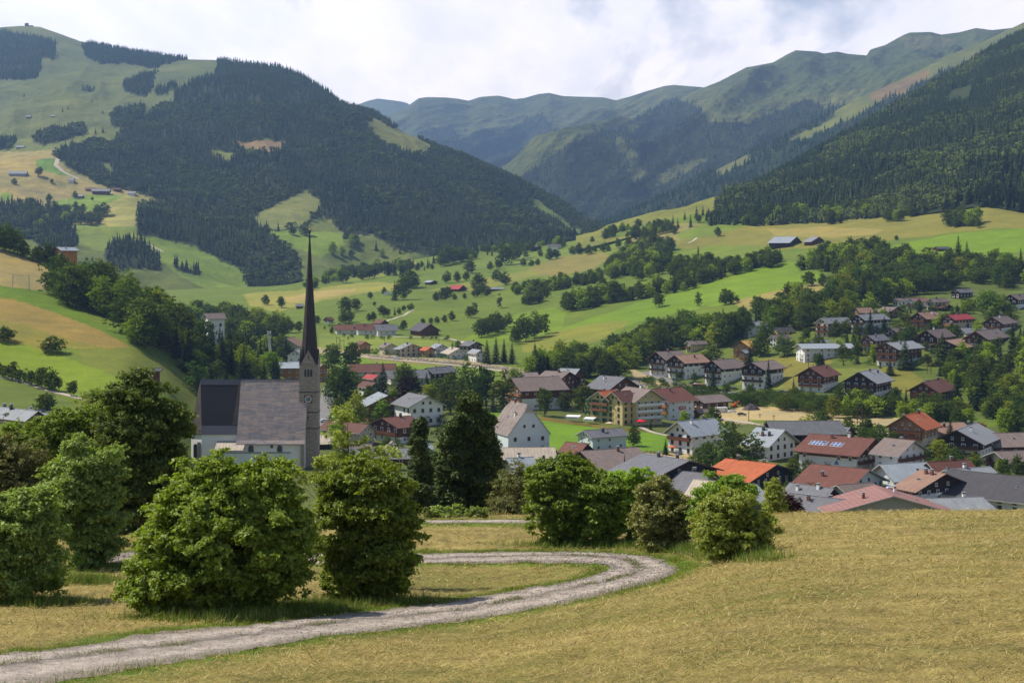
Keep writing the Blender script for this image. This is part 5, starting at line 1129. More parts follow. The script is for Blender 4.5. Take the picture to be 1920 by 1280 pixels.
M_pv, nt, b = mat_new('solar_cells'); b.inputs['Base Color'].default_value = (.10, .13, .24, 1); b.inputs['Roughness'].default_value = .18; b.inputs['Specular IOR Level'].default_value = .8
for xc_, wd in ((-Lx * .55, Lx * .62), (Lx * .10, Lx * .42)):
    m = MB(); n = max(3, int(wd / 1.2)); hh_ = 3.0
    m.box(-wd / 2, wd / 2, -hh_ / 2, hh_ / 2, 0, .08, 0)
    for i in range(n):
        for j in range(2):
            w1 = wd / n; m.box(-wd / 2 + i * w1 + .09, -wd / 2 + (i + 1) * w1 - .09, -hh_ / 2 + j * hh_ / 2 + .09, -hh_ / 2 + (j + 1) * hh_ / 2 - .09, .08, .11, 1)
    o = m.build('solar_panel', [M_white, M_pv], sol_roof); y = -hw * .48; o.location = (xc_, y, zmax - math.tan(sl_) * abs(y) + .05); o.rotation_euler = (sl_, 0, 0)
m = MB(); m.poly([(-.9, 0, -.7), (.9, 0, -.7), (.1, 0, 1.0)]); o = m.build('emblem', [simple('emblem_blue', (.08, .2, .4), .6)], sol); o.location = (Lx * .32, -Ly - .05, Lz * .68)
# chimneys of the old gable house stand tall on the ridge
# ------------------------------------------------------------------ gravel track on the mown slope
UP = [(-120, 1243), (0, 1228), (120, 1215), (250, 1192), (330, 1182), (480, 1170), (600, 1155), (720, 1144), (840, 1128), (900, 1118), (960, 1108), (1020, 1098), (1080, 1087), (1118, 1078), (1136, 1071), (1143, 1064), (1136, 1060), (1112, 1057), (1060, 1056), (960, 1055), (740, 1058), (500, 1060), (285, 1060), (235, 1056), (150, 1066)]
LO = [(-120, 1322), (0, 1298), (200, 1264), (300, 1246), (400, 1231), (520, 1209), (620, 1192), (750, 1180), (860, 1165), (960, 1150), (1040, 1135), (1120, 1119), (1190, 1101), (1235, 1090), (1262, 1077), (1270, 1067), (1258, 1056), (1215, 1043), (1140, 1036), (1035, 1034), (760, 1037), (500, 1035), (290, 1032), (215, 1036), (150, 1040)]
def resample(pl, n):
    pl = np.array(pl, float); seg = np.hypot(*(pl[1:] - pl[:-1]).T); t = np.concatenate([[0], np.cumsum(seg)]); 
    return t
def strip(name, up, lo, sheet, mat, nacross=14, per=10, lift=.03, crown=.04, kind='structure', wobble=.10):
    V = []; C = []; n = len(up); rows = []
    for i in range(n - 1):
        for k in range(per if i < n - 2 else per + 1):
            t = k / per
            a = (up[i][0] * (1 - t) + up[i + 1][0] * t, up[i][1] * (1 - t) + up[i + 1][1] * t); b = (lo[i][0] * (1 - t) + lo[i + 1][0] * t, lo[i][1] * (1 - t) + lo[i + 1][1] * t)
            rows.append((a, b))
    m = nacross
    for a, b in rows:
        pa = sheet.hit(*a); pb = sheet.hit(*b)
        if pa is None or pb is None: continue
        e0 = (vnoise(np.array(pa.x * 1.3), np.array(pa.y * 1.3), 8) - .5) * wobble * 6; e1 = (vnoise(np.array(pb.x * 1.3), np.array(pb.y * 1.3), 9) - .5) * wobble * 6
        for j in range(m + 1):
            t = j / m; q = pa.lerp(pb, t); L_ = (pa - pb).length; s_ = (e0 * (1 - t) + e1 * t) / max(L_, .1); q = pa.lerp(pb, t + s_ * (1 if t in (0, 1) else 0))
            pxx = CX + q.x / q.y * F; z = sheet.zat(pxx, q.y); edge = min(t, 1 - t)
            V.append((q.x, q.y, z + lift * min(1, edge * 8 + .25) + crown * math.sin(math.pi * t) - .02 * (math.exp(-((t - .27) / .09) ** 2) + math.exp(-((t - .73) / .09) ** 2)))); C.append((t, edge, 0))
    R_ = len(V) // (m + 1); idx = np.arange(R_ * (m + 1)).reshape(R_, m + 1)
    f = np.stack([idx[:-1, :-1], idx[:-1, 1:], idx[1:, 1:], idx[1:, :-1]], -1).reshape(-1, 4)
    me = np_mesh(name, np.array(V), f, smooth=True, col=np.array(C)); o = link(name, me, None, [mat]); tag(o, kind=kind)
    return o, np.array(V).reshape(R_, m + 1, 3)
def gravel_mat(name, ca, cb, cm):
    m, nt, b = mat_new(name); geo = nd(nt, 'ShaderNodeNewGeometry'); at = nd(nt, 'ShaderNodeVertexColor', layer_name='Col'); sp = nd(nt, 'ShaderNodeSeparateColor'); lk(nt, at.outputs['Color'], sp.inputs[0])
    n1 = noise(nt, 6, 8, .85, geo.outputs['Position']); n2 = noise(nt, 1.3, 4, .6, geo.outputs['Position']); v = nd(nt, 'ShaderNodeTexVoronoi'); v.inputs['Scale'].default_value = 26; lk(nt, geo.outputs['Position'], v.inputs['Vector'])
    r = nd(nt, 'ShaderNodeValToRGB'); r.color_ramp.elements[0].position = .32; r.color_ramp.elements[0].color = (*ca, 1); r.color_ramp.elements[1].position = .66; r.color_ramp.elements[1].color = (*cb, 1); lk(nt, n1.outputs['Fac'], r.inputs[0])
    # rut profile: two pale wheel lines, darker coarse middle
    cu = nd(nt, 'ShaderNodeValToRGB'); cu.color_ramp.interpolation = 'EASE'; els = cu.color_ramp.elements
    els[0].position = 0; els[0].color = (.74, .72, .64, 1); els[1].position = 1; els[1].color = (.74, .72, .64, 1)
    for p_, c_ in ((.10, .82), (.26, 1.25), (.38, 1.0), (.5, .55), (.62, 1.0), (.74, 1.25), (.9, .85)): e = els.new(p_); e.color = (c_, c_, c_, 1)
    ad = nd(nt, 'ShaderNodeMath', operation='MULTIPLY_ADD'); lk(nt, n2.outputs['Fac'], ad.inputs[0]); ad.inputs[1].default_value = .16; sb = nd(nt, 'ShaderNodeMath', operation='SUBTRACT'); lk(nt, sp.outputs[0], sb.inputs[0]); sb.inputs[1].default_value = .08; lk(nt, sb.outputs[0], ad.inputs[2]); lk(nt, ad.outputs[0], cu.inputs[0])
    mm = nd(nt, 'ShaderNodeMix', data_type='RGBA', blend_type='MULTIPLY'); mm.inputs[0].default_value = 1; lk(nt, r.outputs[0], mm.inputs[6]); lk(nt, cu.outputs[0], mm.inputs[7])
    m3 = nd(nt, 'ShaderNodeMix', data_type='RGBA', blend_type='MULTIPLY'); m3.inputs[0].default_value = 1; lk(nt, mm.outputs[2], m3.inputs[6])
    r2 = nd(nt, 'ShaderNodeMapRange'); r2.inputs['From Min'].default_value = .3; r2.inputs['From Max'].default_value = .7; r2.inputs['To Min'].default_value = .78; r2.inputs['To Max'].default_value = 1.15; lk(nt, n2.outputs['Fac'], r2.inputs[0]); lk(nt, r2.outputs[0], m3.inputs[7])
    lk(nt, m3.outputs[2], b.inputs['Base Color'])
    ad2 = nd(nt, 'ShaderNodeMath', operation='ADD'); lk(nt, n1.outputs['Fac'], ad2.inputs[0]); lk(nt, v.outputs['Distance'], ad2.inputs[1]); bp = nd(nt, 'ShaderNodeBump'); bp.inputs['Strength'].default_value = .9; bp.inputs['Distance'].default_value = .03; lk(nt, ad2.outputs[0], bp.inputs['Height']); lk(nt, bp.outputs[0], b.inputs['Normal'])
    return m
M_gravel = gravel_mat('track_gravel', (.17, .142, .118), (.53, .45, .38), None)
track, TV = strip('path', UP, LO, A, M_gravel)
road2, RV = strip('path', [(560, 976), (700, 974.5), (800, 975), (1000, 975), (1080, 975.5)], [(560, 982), (700, 981), (800, 981), (1000, 981), (1080, 981.5)], A, M_gravel, 8, 8)
EDGE = np.vstack([TV[:, 0], TV[:, -1], RV[:, 0], RV[:, -1]])[:, :2]
CEN = np.vstack([TV[:, 4], TV[:, 7], TV[:, 10], RV[:, 4]])[:, :2]
def dist_to(pts, ref):
    out = np.full(len(pts), 1e9)
    for i in range(0, len(ref), 60):
        r = ref[i:i + 60]; d = np.sqrt(((pts[:, None, :] - r[None]) ** 2).sum(-1)).min(1); out = np.minimum(out, d)
    return out
# field colour: hay straw, greener and browner along the track and under the bushes
sel = (A.D < 100) & (A.D > 9)
pts = np.stack([A.X[sel], A.Y[sel]], -1); de = dist_to(pts, EDGE)
DE = np.full(A.D.shape, 99.0); DE[sel] = de; DC = np.full(A.D.shape, 99.0); DC[sel] = dist_to(pts, CEN)
n = fbm(pts[:, 0] / 1.6, pts[:, 1] / 1.6, 61, 3); n2 = fbm(pts[:, 0] / .5, pts[:, 1] / .5, 66, 3)
wv = np.clip(1.35 - de / (.85 + 1.0 * n), 0, 1) * np.clip(.55 + n2, 0, 1.1); wv = np.clip(wv, 0, 1)[:, None]
patch = np.clip((fbm(pts[:, 0] / 5, pts[:, 1] / 5, 68, 3) - .45) * 3, 0, 1)[:, None]
rows_ = (.5 + .5 * np.sin((pts[:, 0] * .42 + pts[:, 1] * .9 + (n - .5) * 2.2) * 2.1))[:, None]
straw = (np.array((.32, .246, .095)) * (1 - patch * .9) + np.array((.180, .175, .045)) * patch * .9) * (.88 + .22 * rows_)
straw = straw * (.62 + .75 * n2[:, None])
verge = np.array((.10, .165, .020)) * (.7 + .6 * n[:, None]) + np.array((.12, .05, .01)) * np.clip(n2[:, None] - .45, 0, 1) * 1.5
inner = inpoly(A.PX[sel], A.PY[sel], [(740, 1062), (1125, 1057), (1145, 1065), (1120, 1075), (960, 1105), (840, 1125), (740, 1135)])[:, None] & (n2[:, None] > .42)
colf = straw * (1 - wv) + verge * wv
colf = np.where(inner, colf * .45 + np.array((.20, .19, .05)) * .55, colf)
allc = A.col.copy(); allc[sel] = colf
c4 = np.ones((allc.shape[0] * allc.shape[1], 4), np.float32); c4[:, :3] = allc.reshape(-1, 3); A.ob.data.color_attributes['Col'].data.foreach_set('color', c4.ravel())

def stones():
    rg = np.random.default_rng(31); n = 22000; i = rg.integers(0, TV.shape[0] - 1, n); j = rg.choice(TV.shape[1] - 1, n, p=(lambda w: w / w.sum())(np.array([1.8 if q in (0, 1, 6, 7, 12, 13) else 1.0 for q in range(TV.shape[1] - 1)]))); u = rg.random((n, 1)); v = rg.random((n, 1))
    a = TV[i, j] * (1 - v) + TV[i, j + 1] * v; b = TV[i + 1, j] * (1 - v) + TV[i + 1, j + 1] * v; p = a * (1 - u) + b * u; e = (rg.random(n) < .12)[:, None]; p = p + rg.normal(size=(n, 3)) * np.array([.35, .35, 0]) * e
    s = (rg.uniform(.010, .030, n) * np.clip(p[:, 1] / 30, .7, 2.2))[:, None, None]; t = rg.normal(size=(n, 4, 3)); t /= np.linalg.norm(t, axis=2)[..., None]; t[..., 2] = np.abs(t[..., 2]) * .8
    q = (p[:, None] + t * s).reshape(-1, 3); f = (np.array([[0, 1, 2], [0, 2, 3], [0, 3, 1], [1, 3, 2]])[None] + (np.arange(n) * 4)[:, None, None]).reshape(-1, 3); c = np.array([(.47, .41, .36), (.34, .29, .25), (.18, .155, .14), (.60, .54, .48)])[rg.choice(4, n)] * rg.uniform(.8, 1.15, n)[:, None]
    m, nt, b = mat_new('loose_stone'); at = nd(nt, 'ShaderNodeVertexColor', layer_name='Col'); lk(nt, at.outputs['Color'], b.inputs['Base Color'])
    o = link('gravel', np_mesh('gravel', q, f, col=np.repeat(c, 4, 0)), None, [m]); tag(o, 'loose stones lying on the track and along its crumbling edges', 'gravel', kind='stuff')
stones()
def strands(name, pts, length, width, lift, tilt, col, mat, label, cat, dirs=None, seed=3):
    """thin flat blades: pts (n,3)"""
    rg = np.random.default_rng(seed); n = len(pts); a = rg.random(n) * 6.283 if dirs is None else dirs
    el = rg.normal(0, tilt, n) if np.isscalar(tilt) else tilt
    d = np.stack([np.cos(a) * np.cos(el), np.sin(a) * np.cos(el), np.abs(np.sin(el))], -1); s_ = np.stack([-np.sin(a), np.cos(a), np.zeros(n)], -1)
    L_ = (length * rg.uniform(.5, 1.3, n))[:, None] if np.isscalar(length) else length[:, None]; w = (width * rg.uniform(.6, 1.4, n))[:, None] if np.isscalar(width) else width[:, None]
    p = pts + np.array([0, 0, 1]) * (lift * rg.random(n))[:, None]
    bend = s_ * L_ * rg.normal(0, .12, n)[:, None]
    v0 = p - s_ * w; v1 = p + s_ * w; v2 = p + d * L_ + bend
    co = np.stack([v0, v1, v2], 1).reshape(-1, 3); f = np.arange(3 * n).reshape(n, 3)
    me = np_mesh(name, co, f, col=np.repeat(col, 3, 0)); o = link(name, me, None, [mat]); tag(o, label, cat, kind='stuff'); return o
M_straw = foliage_mat('dry_straw', None, .22, .2, attr=True, hue=.0)
def straw_field():
    rg = np.random.default_rng(12); P_ = []; L_ = []; Wd = []; E1 = []; E2 = []
    vis = (A.PY > 940) & (A.PY < 1330) & (A.PX > -160) & (A.PX < 2080)
    for lo_, hi_, sp, ln, wd in ((9, 18, .036, .13, .0045), (18, 26, .045, .15, .0065), (26, 38, .064, .19, .0095), (38, 55, .095, .23, .014), (55, 90, .14, .27, .021)):
        m = vis & (A.D >= lo_) & (A.D < hi_); q, e1, e2 = scatter(A, m, sp, seed=int(lo_), extra=(DE, DC)); P_.append(q); E1.append(e1); E2.append(e2); L_.append(np.full(len(q), ln) * rg.uniform(.4, 1.3, len(q))); Wd.append(np.full(len(q), wd) * rg.uniform(.5, 1.4, len(q)))
    p = np.vstack(P_); L_ = np.concatenate(L_); Wd = np.concatenate(Wd)
    de = np.concatenate(E1); dc = np.concatenate(E2)
    keep = (dc > 1.25) & (de > .35 + .8 * rg.random(len(p)))
    dens = .7 * fbm(p[:, 0] / .55, p[:, 1] / .55, 77, 3) + .3 * fbm(p[:, 0] / 3, p[:, 1] / 2, 78, 3); keep &= rg.random(len(p)) < (.25 + 1.7 * np.clip(dens - .25, 0, 1))
    p = p[keep]; L_ = L_[keep]; Wd = Wd[keep]; dens = dens[keep]; n = len(p); print('straw', n)
    pal = np.array([(.41, .31, .125), (.52, .42, .19), (.33, .25, .082), (.23, .215, .055), (.13, .085, .035), (.125, .15, .03)]); ix = rg.choice(6, n, p=[.3, .2, .2, .14, .08, .08]); col = pal[ix] * rg.uniform(.75, 1.25, n)[:, None]
    # swaths run across the slope: strands lie mostly along them
    dirs = rg.normal(0.15, .9, n) + (rg.random(n) < .5) * np.pi
    lift = np.clip(dens - .5, 0, 1) * .22 + .02
    tufts = np.clip(fbm(p[:, 0] / .9 + 9, p[:, 1] / .6, 79, 2) - .60, 0, 1) * 1.5
    p2 = p.copy(); p2[:, 2] += lift * rg.random(n) + tufts * rg.random(n) * .5
    strands('cut_hay', p2, L_, Wd, .02, np.abs(rg.normal(.12, .22, n)), col, M_straw, 'sun dried cut hay spread loosely over the whole mown slope', 'hay', dirs)
straw_field()
def verge_grass():
    rg = np.random.default_rng(22)
    vis = (A.PY > 960) & (A.PY < 1320) & (A.PX > -60) & (A.PX < 1980) & (A.D < 86)
    vis &= DE < 2.2; q, de, dc = scatter(A, vis, .05, seed=5, extra=(DE, DC))
    nn = fbm(q[:, 0] / .8, q[:, 1] / .8, 81, 3)
    k = (de < .25 + 1.5 * nn * rg.random(len(q))) & ((dc > .78) | (de < .08)) & (rg.random(len(q)) < nn * 1.1)
    q = q[k]; n = len(q); print('verge', n)
    far = np.clip(q[:, 1] / 40, .5, 2)
    col = np.array([(.10, .20, .02), (.14, .24, .03), (.22, .22, .05), (.26, .13, .04)])[rg.choice(4, n, p=[.33, .25, .22, .2])] * rg.uniform(.7, 1.2, n)[:, None]
    strands('grass', q, rg.uniform(.05, .17, n) * (.4 + fbm(q[:, 0] / 1.5, q[:, 1] / 1.5, 83, 2)), .007 * far, .0, rg.uniform(.35, 1.4, n), col, M_straw, 'short green grass fringing both edges of the gravel track', 'grass')
    # tall grass round the feet of the bushes
    P_ = []
    for (px, py, wpx, n_) in ((560, 1142, 120, 5000), (430, 1160, 200, 6000), (700, 1128, 120, 4000), (1130, 1022, 150, 5000), (1215, 1024, 40, 3000), (1290, 1032, 50, 6000), (1380, 1047, 100, 3000), (60, 1130, 120, 3000), (220, 1062, 120, 3000), (170, 1090, 60, 2000)):
        for _ in range(n_):
            c = A.hit(px + rg.normal(0, wpx / 2.2), py + rg.normal(0, 3.5))
            if c is not None: P_.append(tuple(c))
    q = np.array(P_); n = len(q); dc = dist_to(q[:, :2], CEN); q = q[dc > 1.5]; n = len(q); far = np.clip(q[:, 1] / 40, .6, 2)
    col = np.array([(.10, .19, .025), (.15, .24, .04), (.24, .24, .08), (.32, .27, .13)])[rg.choice(4, n, p=[.35, .3, .2, .15])] * rg.uniform(.7, 1.2, n)[:, None]
    strands('grass', q, rg.uniform(.15, .48, n), .009 * far, .0, rg.uniform(.45, 1.5, n), col, M_straw, 'taller unmown grass standing round the feet of the bushes', 'grass', seed=8)
def middle_tufts():
    rg = np.random.default_rng(41); c = TV[:, 7]; i = rg.integers(0, len(c) - 1, 16000); u = rg.random((16000, 1)); p = c[i] * (1 - u) + c[i + 1] * u; p = p + rg.normal(size=p.shape) * np.array([.14, .14, 0])
    k = fbm(p[:, 0] / 1.1, p[:, 1] / 1.1, 44, 3) > .56; p = p[k]; n = len(p); far = np.clip(p[:, 1] / 40, .6, 2)
    col = np.array([(.10, .17, .03), (.16, .19, .05), (.26, .22, .09)])[rg.choice(3, n)] * rg.uniform(.7, 1.2, n)[:, None]
    strands('grass', p, rg.uniform(.03, .10, n), .008 * far, .0, rg.uniform(.3, 1.4, n), col, M_straw, 'thin tufts of grass growing between the wheel lines of the track', 'grass', seed=9)
middle_tufts()
verge_grass()

# ------------------------------------------------------------------ foreground trees and shrubs
def leaf_mat(name, c, c2, trans=.4, var=.35):
    m = foliage_mat(name, c, var, trans, hue=.012, gloss=.035); return m
ML = {'maple': leaf_mat('maple_leaves', (.185, .26, .028), None), 'light': leaf_mat('pale_green_leaves', (.24, .31, .07), None, .35), 'willow': leaf_mat('willow_leaves', (.31, .35, .055), None, .35), 'dark': leaf_mat('dark_maple_leaves', (.125, .175, .028), None, .35),
      'olive': leaf_mat('olive_leaves', (.20, .20, .06), None, .3), 'ash': leaf_mat('feathery_leaves', (.30, .36, .08), None, .4), 'yew': leaf_mat('dark_needles', (.072, .100, .020), None, .15, .5), 'lime': leaf_mat('yellow_green_leaves', (.235, .32, .03), None, .42), 'wine': leaf_mat('wine_red_leaves', (.07, .025, .03), None, .3)}
def crown_leaves(ells, n, size, rg, lobe=.75, flat=.55, asp=1.5, droop=0.0, stray=.10, fill=.25, k=22):
    """leaves as folded quads, gathered in sprays on lobes that stud each ellipsoid (metres); gaps stay between the lobes"""
    E_ = np.array([e[:6] for e in ells]); area = (E_[:, 3] * E_[:, 5]) ** 1.0; L_ = []
    for e, a in zip(E_, area):
        m = int(max(5, 4.2 * (e[3] * e[5] + e[4] * e[5] + e[3] * e[4]) / lobe ** 2 * .8)); u = rg.normal(size=(m, 3)); u /= np.linalg.norm(u, axis=1)[:, None]
        r = np.where(rg.random(m) < fill, rg.uniform(.3, .75, m), rg.uniform(.72, 1.12, m)); r = np.where(rg.random(m) < stray, rg.uniform(1.1, 1.42, m), r)
        c = e[:3] + u * e[3:6] * r[:, None]; rad = lobe * rg.uniform(.45, 1.15, m) * np.where(r > 1.1, .5, 1)
        L_.append(np.column_stack([c, rad, u]))
    L_ = np.vstack(L_); w = L_[:, 3] ** 2; w /= w.sum(); nc = max(1, int(n * 1.75) // k); li = rg.choice(len(L_), nc, p=w); lb = L_[li]
    v = rg.normal(size=(nc, 3)); v[:, 2] += .35; v /= np.linalg.norm(v, axis=1)[:, None]; sp = lb[:, :3] + v * lb[:, 3:4] * np.array([1, 1, .62]) * (rg.random(nc) ** .45)[:, None]
    od = v * .6 + lb[:, 4:7] * .6; od[:, 2] *= .4; od /= np.linalg.norm(od, axis=1)[:, None]              # sprays point outward
    t_ = rg.uniform(-.1, 1, (nc, k)); sl = (.34 * lobe / .75 * rg.uniform(.6, 1.3, nc))[:, None]
    p = sp[:, None] + od[:, None] * (t_ * sl)[..., None] + rg.normal(size=(nc, k, 3)) * (.11 * lobe / .75) * np.array([1, 1, .55]); p[..., 2] -= (droop + .12) * (np.clip(t_, 0, 1) ** 2) * sl
    p = p.reshape(-1, 3); uo = np.repeat(od, k, 0); N = len(p)
    nrm = np.array([0, 0, 1.0]) * flat + uo * (1 - flat) + rg.normal(size=(N, 3)) * .62; nrm /= np.linalg.norm(nrm, axis=1)[:, None]
    t = np.cross(nrm, rg.normal(size=(N, 3))); t /= np.linalg.norm(t, axis=1)[:, None]; b = np.cross(nrm, t); s = (size * .68 * rg.uniform(.55, 1.25, N))[:, None]; fold = nrm * s * .18
    q = np.stack([p - t * s * .5 * asp, p - b * s * .42 + fold, p + t * s * .5 * asp, p + b * s * .42 + fold], 1).reshape(-1, 3)
    return q, np.arange(4 * N).reshape(N, 4)
def hero(name, label, cat, base, ells_px, n, size, mat, stems=3, d=None, csz=.30, clus=24, flat=.55, shell=2.6, asp=1.5, seed=1, droop=0.0, group=None, ydepth=1.0, trunk_r=.10, stray=.20, fill=.3):
    px, py = base; pt = A.hit(px, py) if d is None else P(px, 0, d)
    if d is not None: pt.z = A.zat(px, d)
    d = pt.y; k = d / F; root = empty(name, pt); tag(root, label, cat, group); rg = np.random.default_rng(seed); rr = random.Random(seed)
    ells = []
    for (ex, ey, rx, rz, *o) in ells_px:
        dy = (o[0] if o else 0); rx *= .95; rz *= .95; ry = min(rx, rz * 1.3) * k * ydepth
        ells.append(((ex - px) * k, dy, -(ey - CY) * k - pt.z, rx * k, ry, rz * k))
    v, f = crown_leaves(ells, n, size, rg, csz * 2.0, flat, asp, droop, stray, fill)
    gz = -.15; v[:, 2] = np.maximum(v[:, 2], gz + .0)
    link('crown', np_mesh('crown', v, f), root, [mat])
    for i in range(stems):
        m = MB(); e = ells[i % len(ells)]; tx, ty, tz = e[0] * .75, e[1] * .75, e[2] + e[5] * .45; x0, y0 = rr.uniform(-.25, .25) * min(1, stems - 1), rr.uniform(-.25, .25) * min(1, stems - 1)
        p0 = Vector((x0, y0, -.6)); pr = p0; r0 = trunk_r * rr.uniform(.8, 1.2)
        for s_ in range(1, 6):
            t = s_ / 5; q = Vector((x0 + (tx - x0) * t ** 1.4 + rr.uniform(-.08, .08), y0 + (ty - y0) * t ** 1.4 + rr.uniform(-.08, .08), -.6 + (tz + .6) * t)); m.tube(pr, q, r0 * (1 - .8 * (s_ - 1) / 5), r0 * (1 - .8 * s_ / 5), 6, cap=False)
            if s_ >= 2:
                for _ in range(3):
                    ee = ells[rr.randrange(len(ells))]; tgt = Vector((ee[0] + rr.uniform(-.7, .7) * ee[3], ee[1] + rr.uniform(-.7, .7) * ee[4], max(q.z, ee[2] + rr.uniform(-.3, .7) * ee[5]))); mid = q.lerp(tgt, .5) + Vector((0, 0, -.1)); rb = r0 * (1 - .8 * s_ / 5) * .55
                    m.tube(q, mid, rb, rb * .6, 4, cap=False); m.tube(mid, tgt, rb * .6, rb * .15, 4, cap=False)
            pr = q
        m.build('trunk' if stems == 1 else 'stem', [M_bark], root)
    return root
# centre left pair by the track
hero('maple_bush', 'largest bushy young maple beside the track, in front of the church', 'bush', (425, 1152), [(420, 1000, 130, 115), (335, 1070, 80, 70), (352, 970, 70, 75), (500, 990, 70, 110), (475, 932, 74, 42), (420, 1095, 120, 55), (290, 1115, 50, 36, -.4), (530, 1070, 48, 60), (408, 868, 9, 30), (525, 900, 30, 28), (300, 1010, 30, 40), (435, 895, 34, 24)], 110000, .15, ML['maple'], 5, csz=.22, seed=11)
hero('maple_bush', 'second young maple on the track verge, right of the largest one', 'bush', (678, 1126), [(690, 930, 66, 62), (640, 985, 44, 80), (715, 1000, 58, 80), (700, 1075, 62, 42), (752, 985, 26, 26), (650, 905, 34, 34), (645, 1085, 34, 35), (735, 1060, 34, 20)], 62000, .145, ML['lime'], 4, csz=.22, seed=12)
hero('young_ash', 'thin feathery young tree with airy pale leaves above the second maple', 'tree', (650, 1122), [(636, 845, 18, 46), (622, 885, 34, 22), (646, 795, 8, 22), (722, 852, 30, 12), (560, 884, 20, 14), (688, 840, 16, 14)], 3600, .13, ML['ash'], 3, csz=.22, clus=14, seed=13, trunk_r=.05, d=54)
# dark conifers below the brow
def tiers(cx, top, bot, w, n, seed):
    rr = random.Random(seed); E_ = []
    for i in range(n):
        t = (i + .5) / n; y = top + (bot - top) * t; hw = w * (t ** .95) * rr.uniform(.85, 1.12); E_.append((cx + rr.uniform(-2, 2) * t, y, max(3, hw * .75), 6 + 8 * t, 0))
        for sx in (-1, 1): E_.append((cx + sx * hw * rr.uniform(.45, .72), y + rr.uniform(2, 9), max(2, hw * .38), 4 + 6 * t, rr.uniform(-1.5, 1.5)))
    return E_
hero('spruce', 'slender dark spruce just left of the massive one', 'spruce', (787, 0), tiers(787, 785, 985, 34, 14, 1), 40000, .16, ML['yew'], 1, d=108, csz=.24, flat=.6, asp=2.6, seed=14, droop=.5, fill=.5, stray=.1)
hero('spruce', 'massive dark broad spruce standing below the brow of the field', 'spruce', (880, 0), tiers(880, 738, 985, 108, 17, 2) + tiers(908, 778, 870, 24, 6, 3) + tiers(850, 790, 880, 22, 6, 4), 130000, .19, ML['yew'], 3, d=112, csz=.34, flat=.55, asp=2.4, seed=15, droop=.6, trunk_r=.25, fill=.5, stray=.12)
hero('willow_shrub', 'olive brown loose shrub between the massive spruce and the bushes', 'shrub', (965, 0), [(962, 925, 32, 50), (985, 905, 24, 38), (945, 960, 25, 30)], 14000, .14, ML['olive'], 3, d=100, seed=16)
for i, (x, y, w, dd) in enumerate(((830, 962, 18, 83), (868, 962, 22, 84), (898, 965, 14, 83.5), (806, 968, 12, 83))):
    hero('low_shrub', ('second low shrub from the left behind the upper road', 'third and widest low shrub behind the upper road', 'rightmost low shrub behind the upper road', 'leftmost low shrub behind the upper road')[i], 'shrub', (x, 0), [(x, y, w, 13)], 1800, .13, ML['light'], 2, d=dd, seed=20 + i, group='small shrubs behind the upper road', csz=.16, trunk_r=.03)
# middle right clump
hero('maple_bush', 'leftmost tall bush of the clump inside the track bend', 'bush', (1052, 1018), [(1045, 940, 50, 75), (1075, 900, 32, 36), (1020, 900, 28, 30), (1062, 985, 45, 38), (1068, 865, 9, 14)], 38000, .15, ML['lime'], 4, seed=31, csz=.22)
hero('hazel_bush', 'second bush from the left in the clump, darkest and dense at the foot', 'bush', (1122, 1019), [(1120, 960, 40, 55), (1135, 910, 34, 30), (1105, 925, 28, 34)], 26000, .15, ML['maple'], 4, seed=32, csz=.22)
hero('hazel_bush', 'third bush from the left in the clump, with a ragged pale top', 'bush', (1176, 1017), [(1178, 955, 36, 58), (1190, 905, 30, 26), (1165, 915, 22, 26)], 24000, .145, ML['lime'], 3, seed=33, csz=.22)
hero('whitebeam_bush', 'rounded bush at the right end of the clump, nearest the bend', 'bush', (1238, 1031), [(1237, 965, 46, 62), (1228, 925, 26, 24), (1262, 975, 28, 44), (1215, 985, 26, 34)], 30000, .13, ML['olive'], 3, seed=34, csz=.2)
hero('willow_bush', 'bright round willow bush standing alone right of the clump', 'bush', (1375, 1047), [(1378, 990, 62, 52), (1345, 975, 36, 40), (1412, 1005, 34, 36), (1370, 950, 34, 24), (1330, 1010, 26, 30)], 44000, .085, ML['willow'], 5, seed=35, csz=.16, asp=2.0, flat=.35)
hero('rose_bush', 'taller dark ragged bush behind the bright willow', 'bush', (1352, 1022), [(1352, 945, 44, 46), (1380, 925, 28, 24), (1325, 975, 26, 36)], 22000, .12, ML['maple'], 3, seed=36, csz=.2)
hero('small_spruce', 'small yellow green spruce peeping over the brow of the field', 'spruce', (1452, 0), [(1452, 950, 20, 30), (1452, 925, 12, 22), (1452, 910, 5, 12)], 9000, .10, ML['willow'], 1, d=88, seed=37, csz=.16)
hero('wine_red_shrub', 'dark wine red shrub right of the small spruce', 'shrub', (1484, 0), [(1484, 955, 18, 20), (1474, 935, 10, 14)], 6000, .10, ML['wine'], 2, d=89, seed=38, csz=.16)
